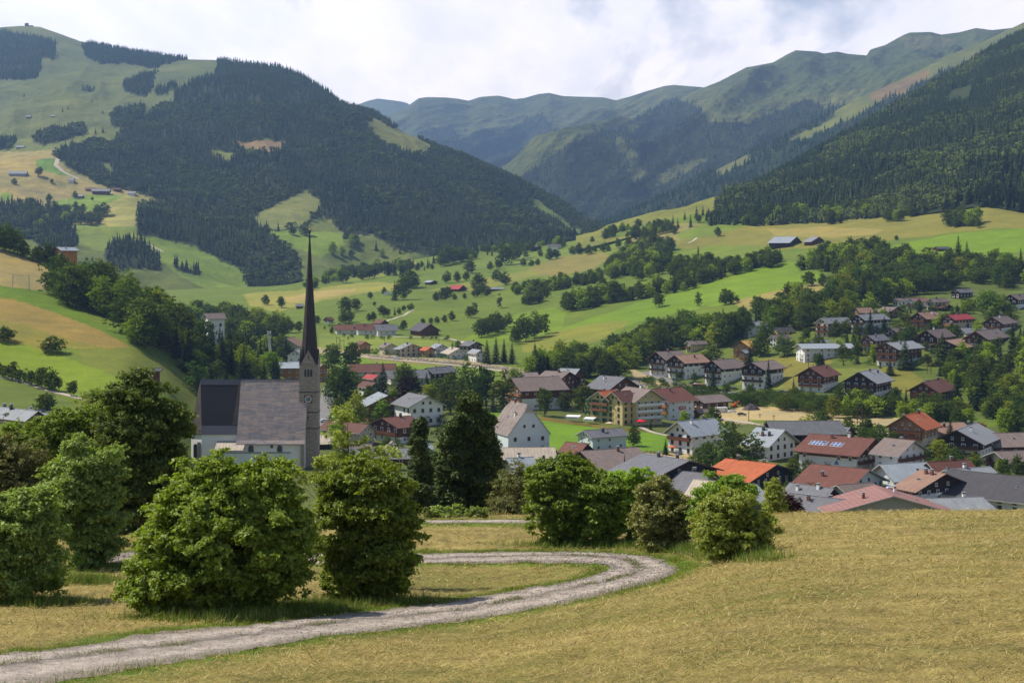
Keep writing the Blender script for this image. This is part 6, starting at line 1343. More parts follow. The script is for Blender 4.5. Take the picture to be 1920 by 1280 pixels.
# left group
hero('maple_tree', 'tallest dark maple of the left group, crown touching the green slope', 'tree', (268, 1016), [(268, 800, 62, 75), (250, 735, 30, 28), (295, 880, 45, 70), (230, 850, 40, 80), (305, 800, 36, 60), (260, 930, 50, 40)], 80000, .17, ML['dark'], 2, seed=41, csz=.30, trunk_r=.18)
hero('maple_tree', 'rounded maple with pale sunlit top left of the tallest one', 'tree', (175, 1060), [(165, 880, 55, 50), (150, 930, 60, 60), (185, 960, 40, 70), (120, 900, 30, 40), (170, 1010, 45, 45)], 60000, .16, ML['light'], 3, seed=42, csz=.26)
hero('maple_tree', 'dark full maple behind the rounded one', 'tree', (120, 1020), [(130, 820, 60, 50), (95, 860, 45, 60), (200, 790, 36, 40), (160, 850, 50, 60)], 50000, .16, ML['maple'], 2, d=80, seed=43, csz=.28)
hero('maple_tree', 'low leafy maple at the left edge nearest the camera', 'tree', (55, 1128), [(45, 1000, 60, 55), (20, 1060, 60, 60), (85, 1050, 34, 60), (60, 955, 34, 28), (-20, 1010, 50, 70)], 56000, .145, ML['light'], 3, seed=44, csz=.24)
hero('willow_tree', 'olive brown willow behind the low maple at the left edge', 'tree', (20, 1060), [(25, 870, 50, 50), (40, 915, 50, 55), (-20, 880, 50, 70), (60, 960, 35, 40)], 44000, .13, ML['olive'], 3, d=76, seed=45, csz=.26)
hero('young_maple', 'pale young tree rising between olive willow and full maple', 'tree', (60, 1040), [(50, 830, 38, 30), (30, 810, 16, 22), (62, 855, 30, 26)], 14000, .14, ML['lime'], 2, d=84, seed=46, csz=.24)
hero('dark_thicket', 'shaded dark thicket between the left trees and the path end', 'bush', (215, 1040), [(220, 985, 46, 50), (190, 1000, 36, 46), (255, 960, 30, 50), (320, 990, 40, 40)], 34000, .15, ML['dark'], 4, d=76, seed=47)
hero('elder_bush', 'feathery pale bush behind the tallest maple on its left', 'bush', (185, 0), [(185, 775, 34, 30), (180, 745, 16, 22), (215, 760, 16, 20)], 9000, .15, ML['ash'], 2, d=95, seed=48, csz=.28, clus=16)
# ------------------------------------------------------------------ the wooded mountains (stuff: nobody could count them)
dkc = ((.012, .024, .012), (.030, .047, .018))
forest('forest', Dm, MASK['D'], 6.4, 18.5, CL, dkc, 'dense dark spruce forest covering the steep mountain on the right', 3, .45, BL, indiv=150)
# ------------------------------------------------------------------ trees of the valley
def proto_broad(seed, n=2300, w=.40, tall=1.0, low=.10, size=.062, slim=False):
    rg = np.random.default_rng(seed); ells = []
    if slim: ells = [(rg.uniform(-.03, .03), rg.uniform(-.03, .03), z, w * f, w * f, .13) for z, f in ((.24, .7), (.42, 1), (.6, 1), (.76, .75), (.9, .45))]
    else:
        ells = [(0, 0, .50, w * .92, w * .92, .40), (0, 0, .34, w * .8, w * .8, .22)]
        for i in range(6):
            a = i * 1.05 + rg.uniform(0, .6); z = rg.uniform(.34, .80); r = w * (.55 if z < .6 else .38); ells.append((math.cos(a) * r, math.sin(a) * r, z, w * rg.uniform(.36, .52), w * rg.uniform(.36, .52), rg.uniform(.13, .20)))
        ells.append((rg.uniform(-.06, .06), 0, .84, w * .42, w * .42, .14))
    q, f = crown_leaves(ells, n, size, rg, .15, .35, 1.3, 0, .05, .2, k=8); q[:, 2] = np.clip(q[:, 2], low * .6, 1.08)
    return q, f
def proto_trunk(seed, w=.36, top=.75, r=.018, slim=False):
    rr = random.Random(seed); m = MB(); m.tube((0, 0, -.06), (rr.uniform(-.02, .02), 0, .35), r, r * .7, 6, cap=False); m.tube((0, 0, .34), (rr.uniform(-.03, .03), 0, top), r * .7, r * .2, 5, cap=False)
    for i in range(5 if not slim else 3):
        a = rr.uniform(0, 6.28); m.tube((0, 0, .22 + .08 * i), (math.cos(a) * w * .6, math.sin(a) * w * .6, .42 + .09 * i), r * .45, r * .12, 4, cap=False)
    return m
def proto_conifer(seed, n=1500, w=.20, size=.055):
    rg = np.random.default_rng(seed); t = rg.random(n) ** .72; z = 1 - t * .93; R_ = w * (t ** .85) * (1 + .22 * np.sin(z * 55 + rg.uniform(0, 6))) ; a = rg.random(n) * 6.283
    arm = .82 + .25 * np.sin(a * 5 + z * 40) ; r = R_ * arm * (rg.random(n) ** .35); p = np.stack([np.cos(a) * r, np.sin(a) * r, z - r * .35], -1)
    out = np.stack([np.cos(a), np.sin(a), np.full(n, -.35)], -1); sd = np.stack([-np.sin(a), np.cos(a), np.zeros(n)], -1); s = (size * rg.uniform(.6, 1.2, n) * (.35 + .8 * t))[:, None]
    q = np.stack([p - out * s * .5, p - sd * s * .42, p + out * s * .8, p + sd * s * .42], 1).reshape(-1, 3); q[:, 2] = np.maximum(q[:, 2], .02)
    top = np.array([[-.006, 0, .95], [.006, 0, .95], [0, 0, 1.03], [0, 0, 1.03]]); q = np.vstack([q, top])
    return q, np.arange(len(q)).reshape(-1, 4)
PB = []
for i in range(7):
    q, f = proto_broad(100 + i, w=(.33, .38, .35, .40, .31, .36, .42)[i]); PB.append((q, f, proto_trunk(100 + i)))
PS = [(*proto_broad(120 + i, 900, w=.15, slim=True), proto_trunk(120 + i, w=.12, slim=True, r=.013)) for i in range(3)]
PU = [(*proto_broad(130 + i, 900, w=.55, low=0, size=.075), None) for i in range(3)]
PC = [(*proto_conifer(140 + i, 1500, (.19, .22, .17, .25)[i]), None) for i in range(4)]
def mk(kind, mat):
    key = (kind, mat.name)
    if key not in MKC:
        out = []
        for q, f, tr in {'b': PB, 's': PS, 'u': PU, 'c': PC}[kind]:
            cm = np_mesh('crown', q, f); cm.materials.append(mat)
            if kind == 'c': t = MB(); t.tube((0, 0, -.06), (0, 0, .9), .016, .003, 6, cap=False)
            else: t = tr
            tm = t.mesh('trunk', [M_bark]) if t is not None else None
            # one-mesh version for the small ones
            if tm is not None:
                tq = np.array(t.v); tf = np.array(t.f); a = np_mesh('tree', np.vstack([q, tq]), np.vstack([f, tf + len(q)]), mat_idx=np.r_[np.zeros(len(f), int), np.ones(len(tf), int)]); a.materials.append(mat); a.materials.append(M_bark)
            else: a = cm
            out.append((cm, tm, a))
        MKC[key] = out
    return MKC[key]
MKC = {}
TREES = []      # (size in photo px, kind, pt, height, width factor, mat, name, label, cat, group)
tr_r = random.Random(4)
def add_tree(kind, pt, h, wf=1.0, mat=None, name=None, label=None, cat=None, group=None):
    if pt is None: return
    mat = mat or {'b': M_broad, 's': M_broad, 'u': M_broad, 'c': M_spruce}[kind]
    name = name or {'b': 'broadleaf_tree', 's': 'slender_tree', 'u': 'shrub', 'c': 'spruce'}[kind]
    TREES.append((h / pt.y * F, kind, pt, h, wf, mat, name, label, cat or {'b': 'tree', 's': 'tree', 'u': 'shrub', 'c': 'spruce'}[kind], group))
def T_(kind, px, py, hp, label=None, wp=None, mat=None, sheet=None, name=None, group=None, pt=None, cat=None):
    p = pt or (sheet or B).hit(px, py)
    if p is None: print('tree miss', px, py); return
    hh = hp * p.y / F; nat = {'b': .84, 's': .32, 'u': 1.1, 'c': .40}[kind]; wf = (wp / hp / nat) if wp else tr_r.uniform(.9, 1.15)
    add_tree(kind, p, hh, wf, mat, name, label, cat, group)
# --- hand placed trees of the village
V1 = 'trees between the village houses'
for a in (
    ('b', 642, 764, 82, 'big dark green tree right of the church tower', 66), ('b', 660, 694, 52, 'round lone tree on the bright river meadow', 42), ('b', 622, 694, 50, 'dark rounded tree right behind the church spire', 42),
    ('b', 668, 796, 62, 'pale grey green tree left of the honey coloured house', 44, M_bright), ('c', 718, 746, 68, 'dark spruce left of the copper coloured tree', 34), ('b', 767, 760, 56, 'dark copper coloured tree in the village middle', 54, M_purple),
    ('b', 739, 760, 30, 'small yellow green tree left of the copper coloured one', None, M_bright), ('b', 806, 762, 42, 'yellow green tree right of the copper coloured one', 40, M_bright), ('b', 845, 775, 76, 'tall tree behind the big dark spruce, left of three', 56), ('b', 880, 768, 88, 'tallest tree behind the big dark spruce', 56),
    ('b', 912, 765, 82, 'tall tree behind the big dark spruce, right of three', 44), ('s', 944, 772, 74, 'narrow poplar left of the timber hotel wing', 34), ('b', 966, 735, 44, 'yellow green tree at the corner of the hotel group', 40, M_bright), ('c', 1003, 704, 62, 'pale feathery larch behind the taupe hotel roofs', 40, M_larch),
    ('b', 1162, 708, 62, 'large round bright green tree at the foot of the wood', 74, M_bright), ('b', 1022, 780, 56, 'tree standing in front of the long hotel wing', 36), ('b', 1058, 770, 36, 'dark dense tree between the two hotels', 30), ('b', 1094, 772, 52, 'leafy tree at the left corner of the yellow hotel', 46),
    ('b', 1080, 706, 26, 'low bright tree behind the sheet roof, left of two', None, M_bright), ('b', 1104, 704, 26, 'low bright tree behind the sheet roof, right of two', None, M_bright), ('b', 1187, 836, 38, 'twin stemmed dark tree on the lawn below the hotel', 28), ('c', 1220, 806, 20, 'tiny spruce on the bank right of the hotel'),
    ('s', 1361, 884, 96, 'tall weeping birch before the long white house', 34, M_larch), ('s', 1385, 880, 72, 'middle birch of the group before the stepped roof', 34, M_larch), ('s', 1412, 876, 62, 'rightmost birch of the group before the stepped roof', 28, M_larch), ('s', 1334, 866, 40, 'small birch right of the white house car port', 22, M_larch), ('b', 1398, 888, 36, 'dark round tree above the orange red roof', 52),
    ('b', 1488, 902, 46, 'green tree left of the white guesthouse', 32), ('u', 1500, 908, 22, 'clipped round bush below the guesthouse', 26), ('u', 1536, 906, 18, 'loose bush at the guesthouse wall, left of two', 26), ('u', 1556, 906, 17, 'loose bush at the guesthouse wall, right of two', 26),
    ('b', 1826, 880, 32, 'large clipped ball tree below the black gabled house', 34, M_bright), ('b', 1788, 873, 20, 'small clipped ball tree, left of the pair', 22, M_bright), ('b', 1802, 876, 20, 'small clipped ball tree, right of the pair', 22, M_bright), ('b', 1757, 880, 22, 'low clipped ball tree before the fully boarded gable', 24, M_bright),
    ('b', 1762, 868, 44, 'bright leafy tree between boarded gable and black gabled house', 48, M_bright), ('b', 1740, 868, 34, 'dark leafy tree right beside the boarded gable', 30), ('b', 1592, 822, 40, 'dark tree behind the little timber house', 36), ('b', 1622, 826, 26, 'bushy tree left of the orange roofed chalet', 30), ('b', 1640, 828, 22, 'small tree at the terrace of the orange roofed chalet', 24),
    ('b', 1858, 876, 20, 'dark red leaved small tree right of the ball trees', 30, M_purple), ('b', 1876, 882, 22, 'bright small tree right of the dark red one', 26, M_bright), ('c', 1782, 828, 42, 'dark conifer overhanging the low brown roof', 30), ('b', 1472, 836, 26, 'bright tree in front of the long carport', 26, M_bright),
    ('c', 1036, 860, 20, 'small dark conifer beside the white gable house', 12), ('b', 975, 842, 24, 'orchard tree at the foot of the white gable house', 50), ('b', 1096, 850, 20, 'small tree left of the white slate roofed house', 26), ('u', 1130, 856, 13, 'hedge bush below the white slate roofed house', 30),
    ('c', 1248, 852, 30, 'columnar evergreen at the left corner of the long white house', 16), ('b', 727, 838, 20, 'shrubby tree before the chalet with white ground floor', 20), ('s', 632, 850, 70, 'slim bright tree rising before the long brown roof', 26, M_bright),
    ('b', 468, 714, 58, 'pale leafy tree behind the nave roof, largest of three', 56, M_bright), ('b', 438, 712, 46, 'pale leafy tree behind the nave roof, left of three', 40), ('b', 500, 712, 50, 'pale leafy tree behind the nave roof, right of three', 46, M_bright), ('s', 368, 740, 60, 'lone tree on the slope just left of the choir roof', 30),
    ('c', 1337, 734, 54, 'dark spruce standing before the third apartment block', 24), ('c', 1441, 739, 66, 'tallest spruce before the rightmost apartment block', 24), ('c', 1406, 684, 34, 'dark spruce beside the narrow honey tower', 22), ('c', 1488, 746, 40, 'narrow spruce left of the brown chalet', 12), ('b', 1491, 750, 26, 'round bush tree under the narrow spruce', 22),
    ('b', 1272, 712, 16, 'small tree before the second apartment block, left of two', 16), ('b', 1302, 716, 18, 'small tree before the second apartment block, right of two', 16), ('b', 1362, 740, 22, 'round tree at the lane below the third block', 22), ('b', 1407, 744, 24, 'round tree at the lane before the long balconies', 22), ('b', 1446, 744, 16, 'low round tree at the lane right of the tallest spruce', 20),
    ('c', 1632, 630, 50, 'dark spruce in front of the white chalet with spruce', 26), ('c', 1658, 624, 32, 'second spruce in front of the same white chalet', 18), ('c', 1538, 688, 28, 'dark conifer before the long balcony building', 18), ('c', 1697, 692, 62, 'loose larch before the largest brown chalet', 34, M_larch), ('c', 1767, 682, 60, 'tall larch right of the dark chalet', 40, M_larch),
    ('c', 1899, 672, 68, 'tall dark spruce at the right edge above the bushes', 32), ('b', 1707, 648, 38, 'dark round tree left of the dark chalet', 36), ('b', 1856, 592, 48, 'pale yellow green weeping tree on the high terrace', 64, M_bright), ('c', 1797, 505, 64, 'tall spruce at the top of the wood, left of two', 34), ('c', 1813, 504, 52, 'tall spruce at the top of the wood, right of two', 26),
    ('c', 1669, 703, 30, 'young spruce alone on the sloping lawn', 24), ('c', 1735, 640, 18, 'bluish conifer near the half timbered roofs', 14), ('c', 1588, 642, 24, 'small spruce on the green bank, left of three', 10), ('c', 1600, 644, 26, 'small spruce on the green bank, middle of three', 11), ('c', 1612, 642, 22, 'small spruce on the green bank, right of three', 10),
    ('c', 1794, 762, 74, 'tall dark spruce right of the dark red roofed chalet', 34), ('c', 1842, 768, 76, 'massive dark spruce among the thicket at the right', 50), ('b', 1335, 680, 34, 'bushy round shrub tree below the yellow timber roof', 44), ('b', 1425, 668, 46, 'leafy tree right of the yellow timber roof', 40), ('b', 1470, 668, 40, 'dark pine like tree before the low house with white gables', 40),
    ('b', 1400, 632, 42, 'tree half hiding the tall white house', 30), ('b', 1434, 640, 40, 'tree right of the tall white house', 34), ('b', 1700, 610, 22, 'garden tree left of the brown chalet with pale roof', 30), ('b', 1690, 676, 20, 'bush below the largest brown chalet', 30), ('c', 1640, 664, 26, 'dark conifer left of the largest brown chalet', 16),
    ('c', 913, 682, 46, 'spruce in the riverside row, leftmost of four', 24), ('c', 930, 682, 52, 'tallest spruce of the riverside row', 22), ('c', 945, 682, 48, 'spruce in the riverside row, third of four', 22), ('c', 960, 682, 40, 'spruce in the riverside row, rightmost of four', 20), ('c', 848, 662, 22, 'small spruce pair member behind the blue roofed house', 14), ('b', 858, 662, 24, 'round dark tree behind the blue roofed house', 18)):
    T_(*a[:5], wp=a[5] if len(a) > 5 else None, mat=a[6] if len(a) > 6 else None, group=V1, sheet=(Cc if a[1] == 368 else None))
# --- trees on the meadows (px, base row, height)
MG = 'single trees on the green meadows'
mead = [(527, 577, 22), (498, 572, 20), (642, 531, 28), (694, 560, 13), (740, 563, 38), (756, 562, 44), (775, 540, 32), (766, 541, 36), (721, 552, 14), (838, 531, 23), (857, 529, 20), (874, 526, 17), (881, 512, 26), (897, 546, 34), (903, 553, 24), (914, 556, 20),
    (920, 506, 16), (935, 505, 20), (930, 527, 22), (947, 497, 38), (946, 535, 26), (866, 490, 28), (850, 493, 32), (830, 500, 28), (838, 497, 38), (782, 508, 12), (796, 507, 11), (810, 506, 12), (740, 517, 28), (752, 516, 24), (759, 514, 26), (728, 517, 28), (680, 525, 22), (690, 524, 24), (700, 522, 26),
    (648, 586, 30), (668, 583, 24), (645, 606, 26), (656, 604, 22), (817, 565, 18), (830, 565, 26), (840, 561, 24), (852, 562, 12), (871, 561, 12), (892, 558, 24), (717, 595, 24), (727, 594, 17), (740, 591, 16), (748, 589, 12), (757, 584, 12), (770, 582, 14), (692, 602, 15), (700, 601, 17), (702, 574, 9),
    (793, 608, 12), (808, 607, 12), (820, 606, 13), (833, 604, 14), (847, 601, 18), (880, 596, 22), (890, 593, 26), (900, 632, 36), (912, 629, 34), (920, 627, 38), (930, 623, 38), (940, 618, 22), (952, 613, 26), (936, 578, 26), (595, 608, 17), (542, 624, 26), (622, 626, 12), (757, 618, 18), (560, 622, 20), (578, 620, 16),
    (967, 488, 30), (986, 484, 25), (1013, 481, 14), (1031, 488, 24), (1042, 486, 20), (1073, 477, 16), (1085, 477, 22), (1104, 477, 18), (1115, 472, 12), (1132, 472, 18), (1141, 471, 12), (1135, 450, 22), (1147, 447, 20), (1110, 455, 12), (982, 499, 15), (996, 500, 14), (1008, 498, 13), (1160, 466, 20), (1178, 466, 22),
    (975, 641, 44), (986, 639, 48), (1003, 634, 50), (1022, 626, 38), (965, 645, 30), (1236, 576, 28), (1310, 576, 28), (1360, 571, 30), (1368, 571, 28), (1382, 567, 14), (1346, 443, 18), (1271, 428, 20), (1295, 426, 26), (1325, 414, 22), (1310, 418, 16), (1340, 408, 16), (1517, 536, 28), (1542, 536, 24), (1556, 532, 16), (1681, 451, 10), (1168, 547, 16), (1200, 527, 20), (1175, 515, 16)]
for x, y, hh in mead:
    slim = hh > 24 and x in (1310, 936, 890, 1022, 986)
    con = x in (740, 728, 752, 1271, 1295, 1325, 796)
    T_('s' if slim else ('c' if con else 'b'), x, y, hh, ('narrow' if slim else 'pointed dark' if con else 'rounded') + ' tree on the green meadow slope ' + ('near the farmhouses' if x < 800 and y > 575 else 'above the bright mown strip' if x > 1150 else 'along the field edge below the crest' if y < 520 else 'between the fields in the valley middle'), group=MG)
LG = 'trees on the left slope'
for x, y, hp, wp, lab in ((97, 660, 30, 46, 'round olive bush alone on the tan field at the left'), (10, 640, 28, 44, 'round bush cut by the left edge above the bright strip'), (135, 742, 30, 24, 'narrow dark shrub on the field boundary'), (85, 786, 50, 46, 'dark round tree behind the cream house'), (20, 792, 22, 36, 'low tree beside the cream house roof')):
    T_('b', x, y, hp, lab, wp, sheet=Cc, group=LG)
for i in range(11):
    x = -4 + i * 10.4; T_('s' if i % 2 else 'b', x, 706 + i * 2.7, tr_r.uniform(24, 40), 'slender young tree in the hedgerow along the field path', sheet=Cc, group='hedgerow on the left slope')
for x, y, hp in ((-10, 468, 48), (10, 470, 52), (28, 474, 46), (46, 482, 30), (66, 490, 28), (92, 496, 42), (104, 500, 36), (76, 494, 16)): T_('b', x, y, hp, 'dark broadleaf tree on the crest of the left slope beside the farm', sheet=Cc, group='crest trees by the farm')
# --- woods and hedges: one about every few metres inside a base outline
def wlab(label, k, mt):
    return label if label.startswith('garden') or label.startswith('low shrub') else {'b': 'bright broadleaf tree in the ' if mt else 'broadleaf tree in the ', 'c': 'pointed spruce in the ', 'u': 'leafy shrub in the ', 's': 'slender tree in the '}[k] + label
def wood(sheet, polys, sp, hm, label, mix='b', frac=.15, group=None, seed=1, mats=None, wf=(.85, 1.2), lim=None):
    qx, qy = wob(sheet.PX, sheet.PY, 4, 14, seed + 60); m = np.zeros(sheet.D.shape, bool)
    for p in polys: m |= inpoly(qx, qy, p)
    pts = scatter(sheet, m, sp, seed); rr = random.Random(seed)
    if len(pts) == 0: return
    pxs = CX + pts[:, 0] / pts[:, 1] * F; q1, q2 = np.quantile(pxs, [1 / 3, 2 / 3]); md = np.median(pts[:, 1])
    for p in pts:
        xx = CX + p[0] / p[1] * F; where = (', left part' if xx < q1 else ', right part' if xx > q2 else ', middle') + (', front' if p[1] < md else ', back')
        v = Vector(p); k = mix if rr.random() > frac else ('c' if mix != 'c' else 'b'); hh = hm * rr.uniform(.6, 1.15)
        if hm > 6 and any((v.x - c.location.x) ** 2 + (v.y - c.location.y) ** 2 < 95 for c in HOUSES): continue
        mt = None
        if k == 'b' and rr.random() < .25: mt = M_bright
        add_tree(k, v, hh * (.8 if k == 'b' and mix == 'c' else 1), rr.uniform(*wf), mt, None, wlab(label, k, mt) + where, None, group or label)
    print(label[:30], len(pts))
wood(B, [[(1135, 508), (1180, 478), (1200, 462), (1245, 455), (1262, 470), (1258, 500), (1240, 520), (1140, 525)]], 11, 15, 'dense wood amid the upper meadows', seed=2)
wood(B, [[(1262, 500), (1300, 488), (1332, 495), (1330, 522), (1270, 535), (1262, 520)]], 11, 16, 'clump above the long hedge', seed=3)
wood(B, [[(1165, 560), (1230, 545), (1290, 530), (1340, 510), (1400, 500), (1402, 490), (1465, 488), (1464, 498), (1400, 512), (1340, 526), (1290, 546), (1170, 568)]], 8, 13, 'long hedge beside the bright mown strip', seed=4)
wood(B, [[(1050, 588), (1056, 578), (1100, 566), (1150, 556), (1160, 560), (1155, 568), (1100, 580)]], 8.5, 17, 'tall clump below the mown strip', seed=5)
wood(B, [[(962, 545), (1000, 540), (1068, 532), (1068, 541), (1030, 547), (965, 556)], [(962, 572), (1000, 566), (1024, 558), (1026, 562), (1000, 572), (965, 578)], [(1070, 532), (1130, 524), (1132, 530), (1074, 540)]], 9, 12, 'tree rows left of the dense meadow wood', seed=6)
wood(B, [[(1140, 665), (1200, 632), (1290, 628), (1400, 605), (1460, 578), (1530, 575), (1560, 592), (1600, 600), (1540, 622), (1440, 622), (1390, 636), (1340, 660), (1250, 658), (1215, 695), (1140, 700)]], 9.5, 17, 'big wood behind the apartment houses', seed=7, frac=.12)
wood(B, [[(1500, 508), (1558, 482), (1640, 476), (1720, 498), (1790, 505), (1950, 503), (1950, 540), (1870, 545), (1830, 532), (1760, 548), (1700, 560), (1640, 588), (1600, 598), (1560, 590), (1552, 560), (1590, 535), (1560, 515)]], 10.5, 17, 'big wood on the hill above the chalets', seed=8, frac=.08)
wood(B, [[(985, 710), (1060, 680), (1130, 690), (1140, 712), (1040, 712)]], 9, 15, 'river bank belt behind the hotel quarter', seed=9, frac=.15)
wood(B, [[(1750, 690), (1800, 700), (1850, 668), (1960, 655), (1960, 840), (1880, 812), (1835, 770), (1800, 740), (1760, 720)]], 8, 11, 'thicket on the slope at the right edge', seed=10, frac=.12)
wood(B, [[(1560, 762), (1700, 760), (1800, 775), (1830, 800), (1720, 796), (1640, 786), (1560, 784)]], 6, 9, 'leafy belt along the river at the right', seed=11, mix='b', frac=.06)
wood(B, [[(1375, 750), (1500, 750), (1570, 760), (1570, 780), (1480, 773), (1440, 766), (1385, 764)]], 4.6, 6.5, 'river bank scrub below the apartment lane', mix='u', frac=0, seed=12)
wood(B, [[(1205, 712), (1290, 728), (1372, 750), (1375, 762), (1300, 748), (1215, 726)]], 5, 4.0, 'scrub on the embankment under the apartment lane', mix='u', frac=0, seed=13)
wood(B, [[(1385, 428), (1450, 420), (1550, 416), (1640, 408), (1668, 400), (1668, 388), (1550, 400), (1400, 410)]], 12, 18, 'leafy fringe under the right mountain forest', frac=.18, seed=14)
wood(B, [[(1660, 424), (1712, 412), (1710, 402), (1664, 410)], [(1765, 434), (1840, 428), (1835, 418), (1770, 422)], [(1560, 424), (1580, 420), (1575, 410), (1548, 416)]], 10, 17, 'dark clump on the upper pasture', frac=.35, seed=15)
wood(B, [[(1725, 376), (1780, 370), (1856, 362), (1856, 350), (1730, 362)]], 13, 17, 'pale leafy row under the right mountain forest', frac=.1, seed=16)
wood(B, [[(1850, 392), (1900, 396), (1960, 404), (1960, 385), (1860, 372)]], 11, 22, 'dark stand at the right edge under the forest', mix='c', frac=.1, seed=17)
wood(B, [[(1175, 446), (1240, 424), (1262, 434), (1268, 444), (1230, 446), (1185, 454)], [(1130, 444), (1165, 440), (1200, 432), (1200, 425), (1150, 434)]], 12, 14, 'belt on the crest before the narrow valley', frac=.1, seed=18)
wood(B, [[(820, 492), (870, 474), (930, 466), (1000, 462), (1060, 458), (1060, 466), (930, 478), (850, 496)]], 20, 15, 'loose line along the far meadow crest', frac=.1, seed=19)
wood(B, [[(600, 522), (640, 516), (700, 506), (800, 500), (820, 492), (830, 500), (770, 512), (700, 516), (610, 534)], [(575, 535), (610, 528), (612, 538), (575, 546)]], 16, 15, 'line between the tan meadow and lower fields', frac=.45, seed=20)
wood(Cc, [[(96, 552), (112, 545), (180, 560), (236, 580), (244, 600), (240, 612), (190, 598), (130, 580)]], 7.5, 20, 'tall wood on the upper left slope', seed=21, frac=.06)
wood(Cc, [[(238, 606), (262, 600), (330, 632), (345, 660), (322, 672), (270, 655), (238, 640)]], 7.5, 20, 'shaded wood half way down the left slope', seed=22, frac=.06)
wood(Cc, [[(322, 680), (345, 655), (430, 676), (520, 706), (530, 730), (470, 728), (400, 722), (340, 706)]], 7.5, 17, 'mixed wood between left slope and church', mix='c', frac=.45, seed=23)
wood(B, [[(380, 655), (530, 650), (540, 665), (530, 688), (440, 690), (380, 690)]], 10, 15, 'mixed stand behind the left slope', mix='c', frac=.5, seed=24)
wood(B, [[(300, 598), (420, 600), (530, 618), (528, 640), (420, 640), (300, 632)]], 14, 17, 'dip behind the left slope', seed=25, frac=.15)
for x, y, hp in ((370, 642, 40), (384, 652, 52), (398, 656, 46), (412, 660, 50), (428, 664, 48), (444, 668, 44), (356, 638, 36)): T_('c' if x % 3 else 'b', x, y, hp, 'dark tree in front of the white building on the left slope', sheet=Cc, group='trees before the white building')
for x, y, hp in ((1248, 424, 14), (1262, 420, 18), (1284, 412, 16), (1306, 408, 22), (1318, 404, 20)): T_('c', x, y, hp, 'lone dark spruce on the meadow brow left of the right forest', sheet=B, group='spruces on the meadow brow')
for p, hh in FIND:
    xx = CX + p[0] / p[1] * F; add_tree('c', Vector(p), hh, 1.15, None, 'spruce', 'dark spruce in the front ranks of the right mountain forest, ' + ('left end' if xx < 1430 else 'left of middle' if xx < 1600 else 'right of middle' if xx < 1760 else 'right end'), 'spruce', 'front ranks of the right mountain forest')
# --- gardens: shrubs, hedges and small trees between the houses
wood(B, [[(600, 720), (850, 715), (920, 740), (900, 870), (620, 870)]], 15, 5.5, 'garden shrub between the houses near the church', mix='u', frac=.0, seed=26, group='garden shrubs')
wood(B, [[(1030, 855), (1250, 850), (1460, 850), (1920, 840), (1920, 935), (1300, 935), (1100, 890)]], 13, 4.0, 'garden shrub between the lower village houses', mix='u', frac=.0, seed=27, group='garden shrubs')
wood(B, [[(1500, 640), (1620, 600), (1700, 580), (1900, 575), (1920, 640), (1800, 690), (1640, 690), (1500, 690)]], 11, 5, 'garden shrub between the chalets on the right slope', mix='u', frac=.15, seed=28, group='garden shrubs')
wood(B, [[(1500, 640), (1620, 600), (1700, 580), (1900, 575), (1920, 640), (1800, 690), (1640, 690), (1500, 690)]], 13, 9, 'garden tree between the chalets on the right slope', mix='b', frac=.35, seed=38, group='garden trees')
wood(B, [[(640, 655), (900, 672), (905, 680), (850, 676), (640, 662)], [(620, 632), (850, 636), (850, 640), (620, 636)], [(600, 612), (760, 616), (760, 620), (600, 620)]], 9, 3.5, 'low shrub along the river road and farm lanes', mix='u', frac=.0, seed=29, group='low shrubs along the lanes')
wood(E, [[(30, 400), (100, 395), (140, 400), (200, 400), (200, 425), (130, 430), (60, 430)]], 30, 20, 'lower fields of the left mountain', seed=30, frac=.1)
wood(E, [[(540, 440), (575, 436), (580, 446), (545, 448)], [(640, 440), (700, 470), (790, 480), (760, 490), (680, 486), (596, 486), (600, 476), (640, 474)]], 26, 20, 'leafy groups under the middle mountain forest', seed=31, frac=.2)
for x, y, hp in ((73, 330, 18), (27, 346, 12), (97, 344, 9), (140, 372, 14), (92, 378, 15), (90, 392, 16), (68, 398, 14), (113, 400, 16), (155, 402, 20), (183, 420, 20), (120, 395, 12), (165, 412, 14), (173, 376, 7), (167, 172, 9), (45, 182, 9), (172, 192, 7), (117, 210, 8), (127, 205, 8), (192, 213, 8), (179, 251, 14), (193, 249, 12), (296, 135, 10), (548, 440, 18), (573, 442, 26)):
    T_('b' if y > 300 else 'c', x, y, hp, ('rounded tree on the tan fields of the left mountain' if y > 300 else 'solitary spruce on the high alpine pasture'), sheet=E, group='lone trees of the left mountain')

wood(B, [[(610, 700), (680, 712), (860, 720), (960, 735), (930, 780), (850, 800), (620, 800)]], 26, 12, 'village gardens right of the church', mix='b', frac=.15, seed=51, group='garden trees')
wood(B, [[(1250, 800), (1500, 800), (1920, 830), (1920, 920), (1400, 920), (1300, 880)]], 24, 9, 'gardens of the lower village', mix='b', frac=.15, seed=52, group='garden trees')
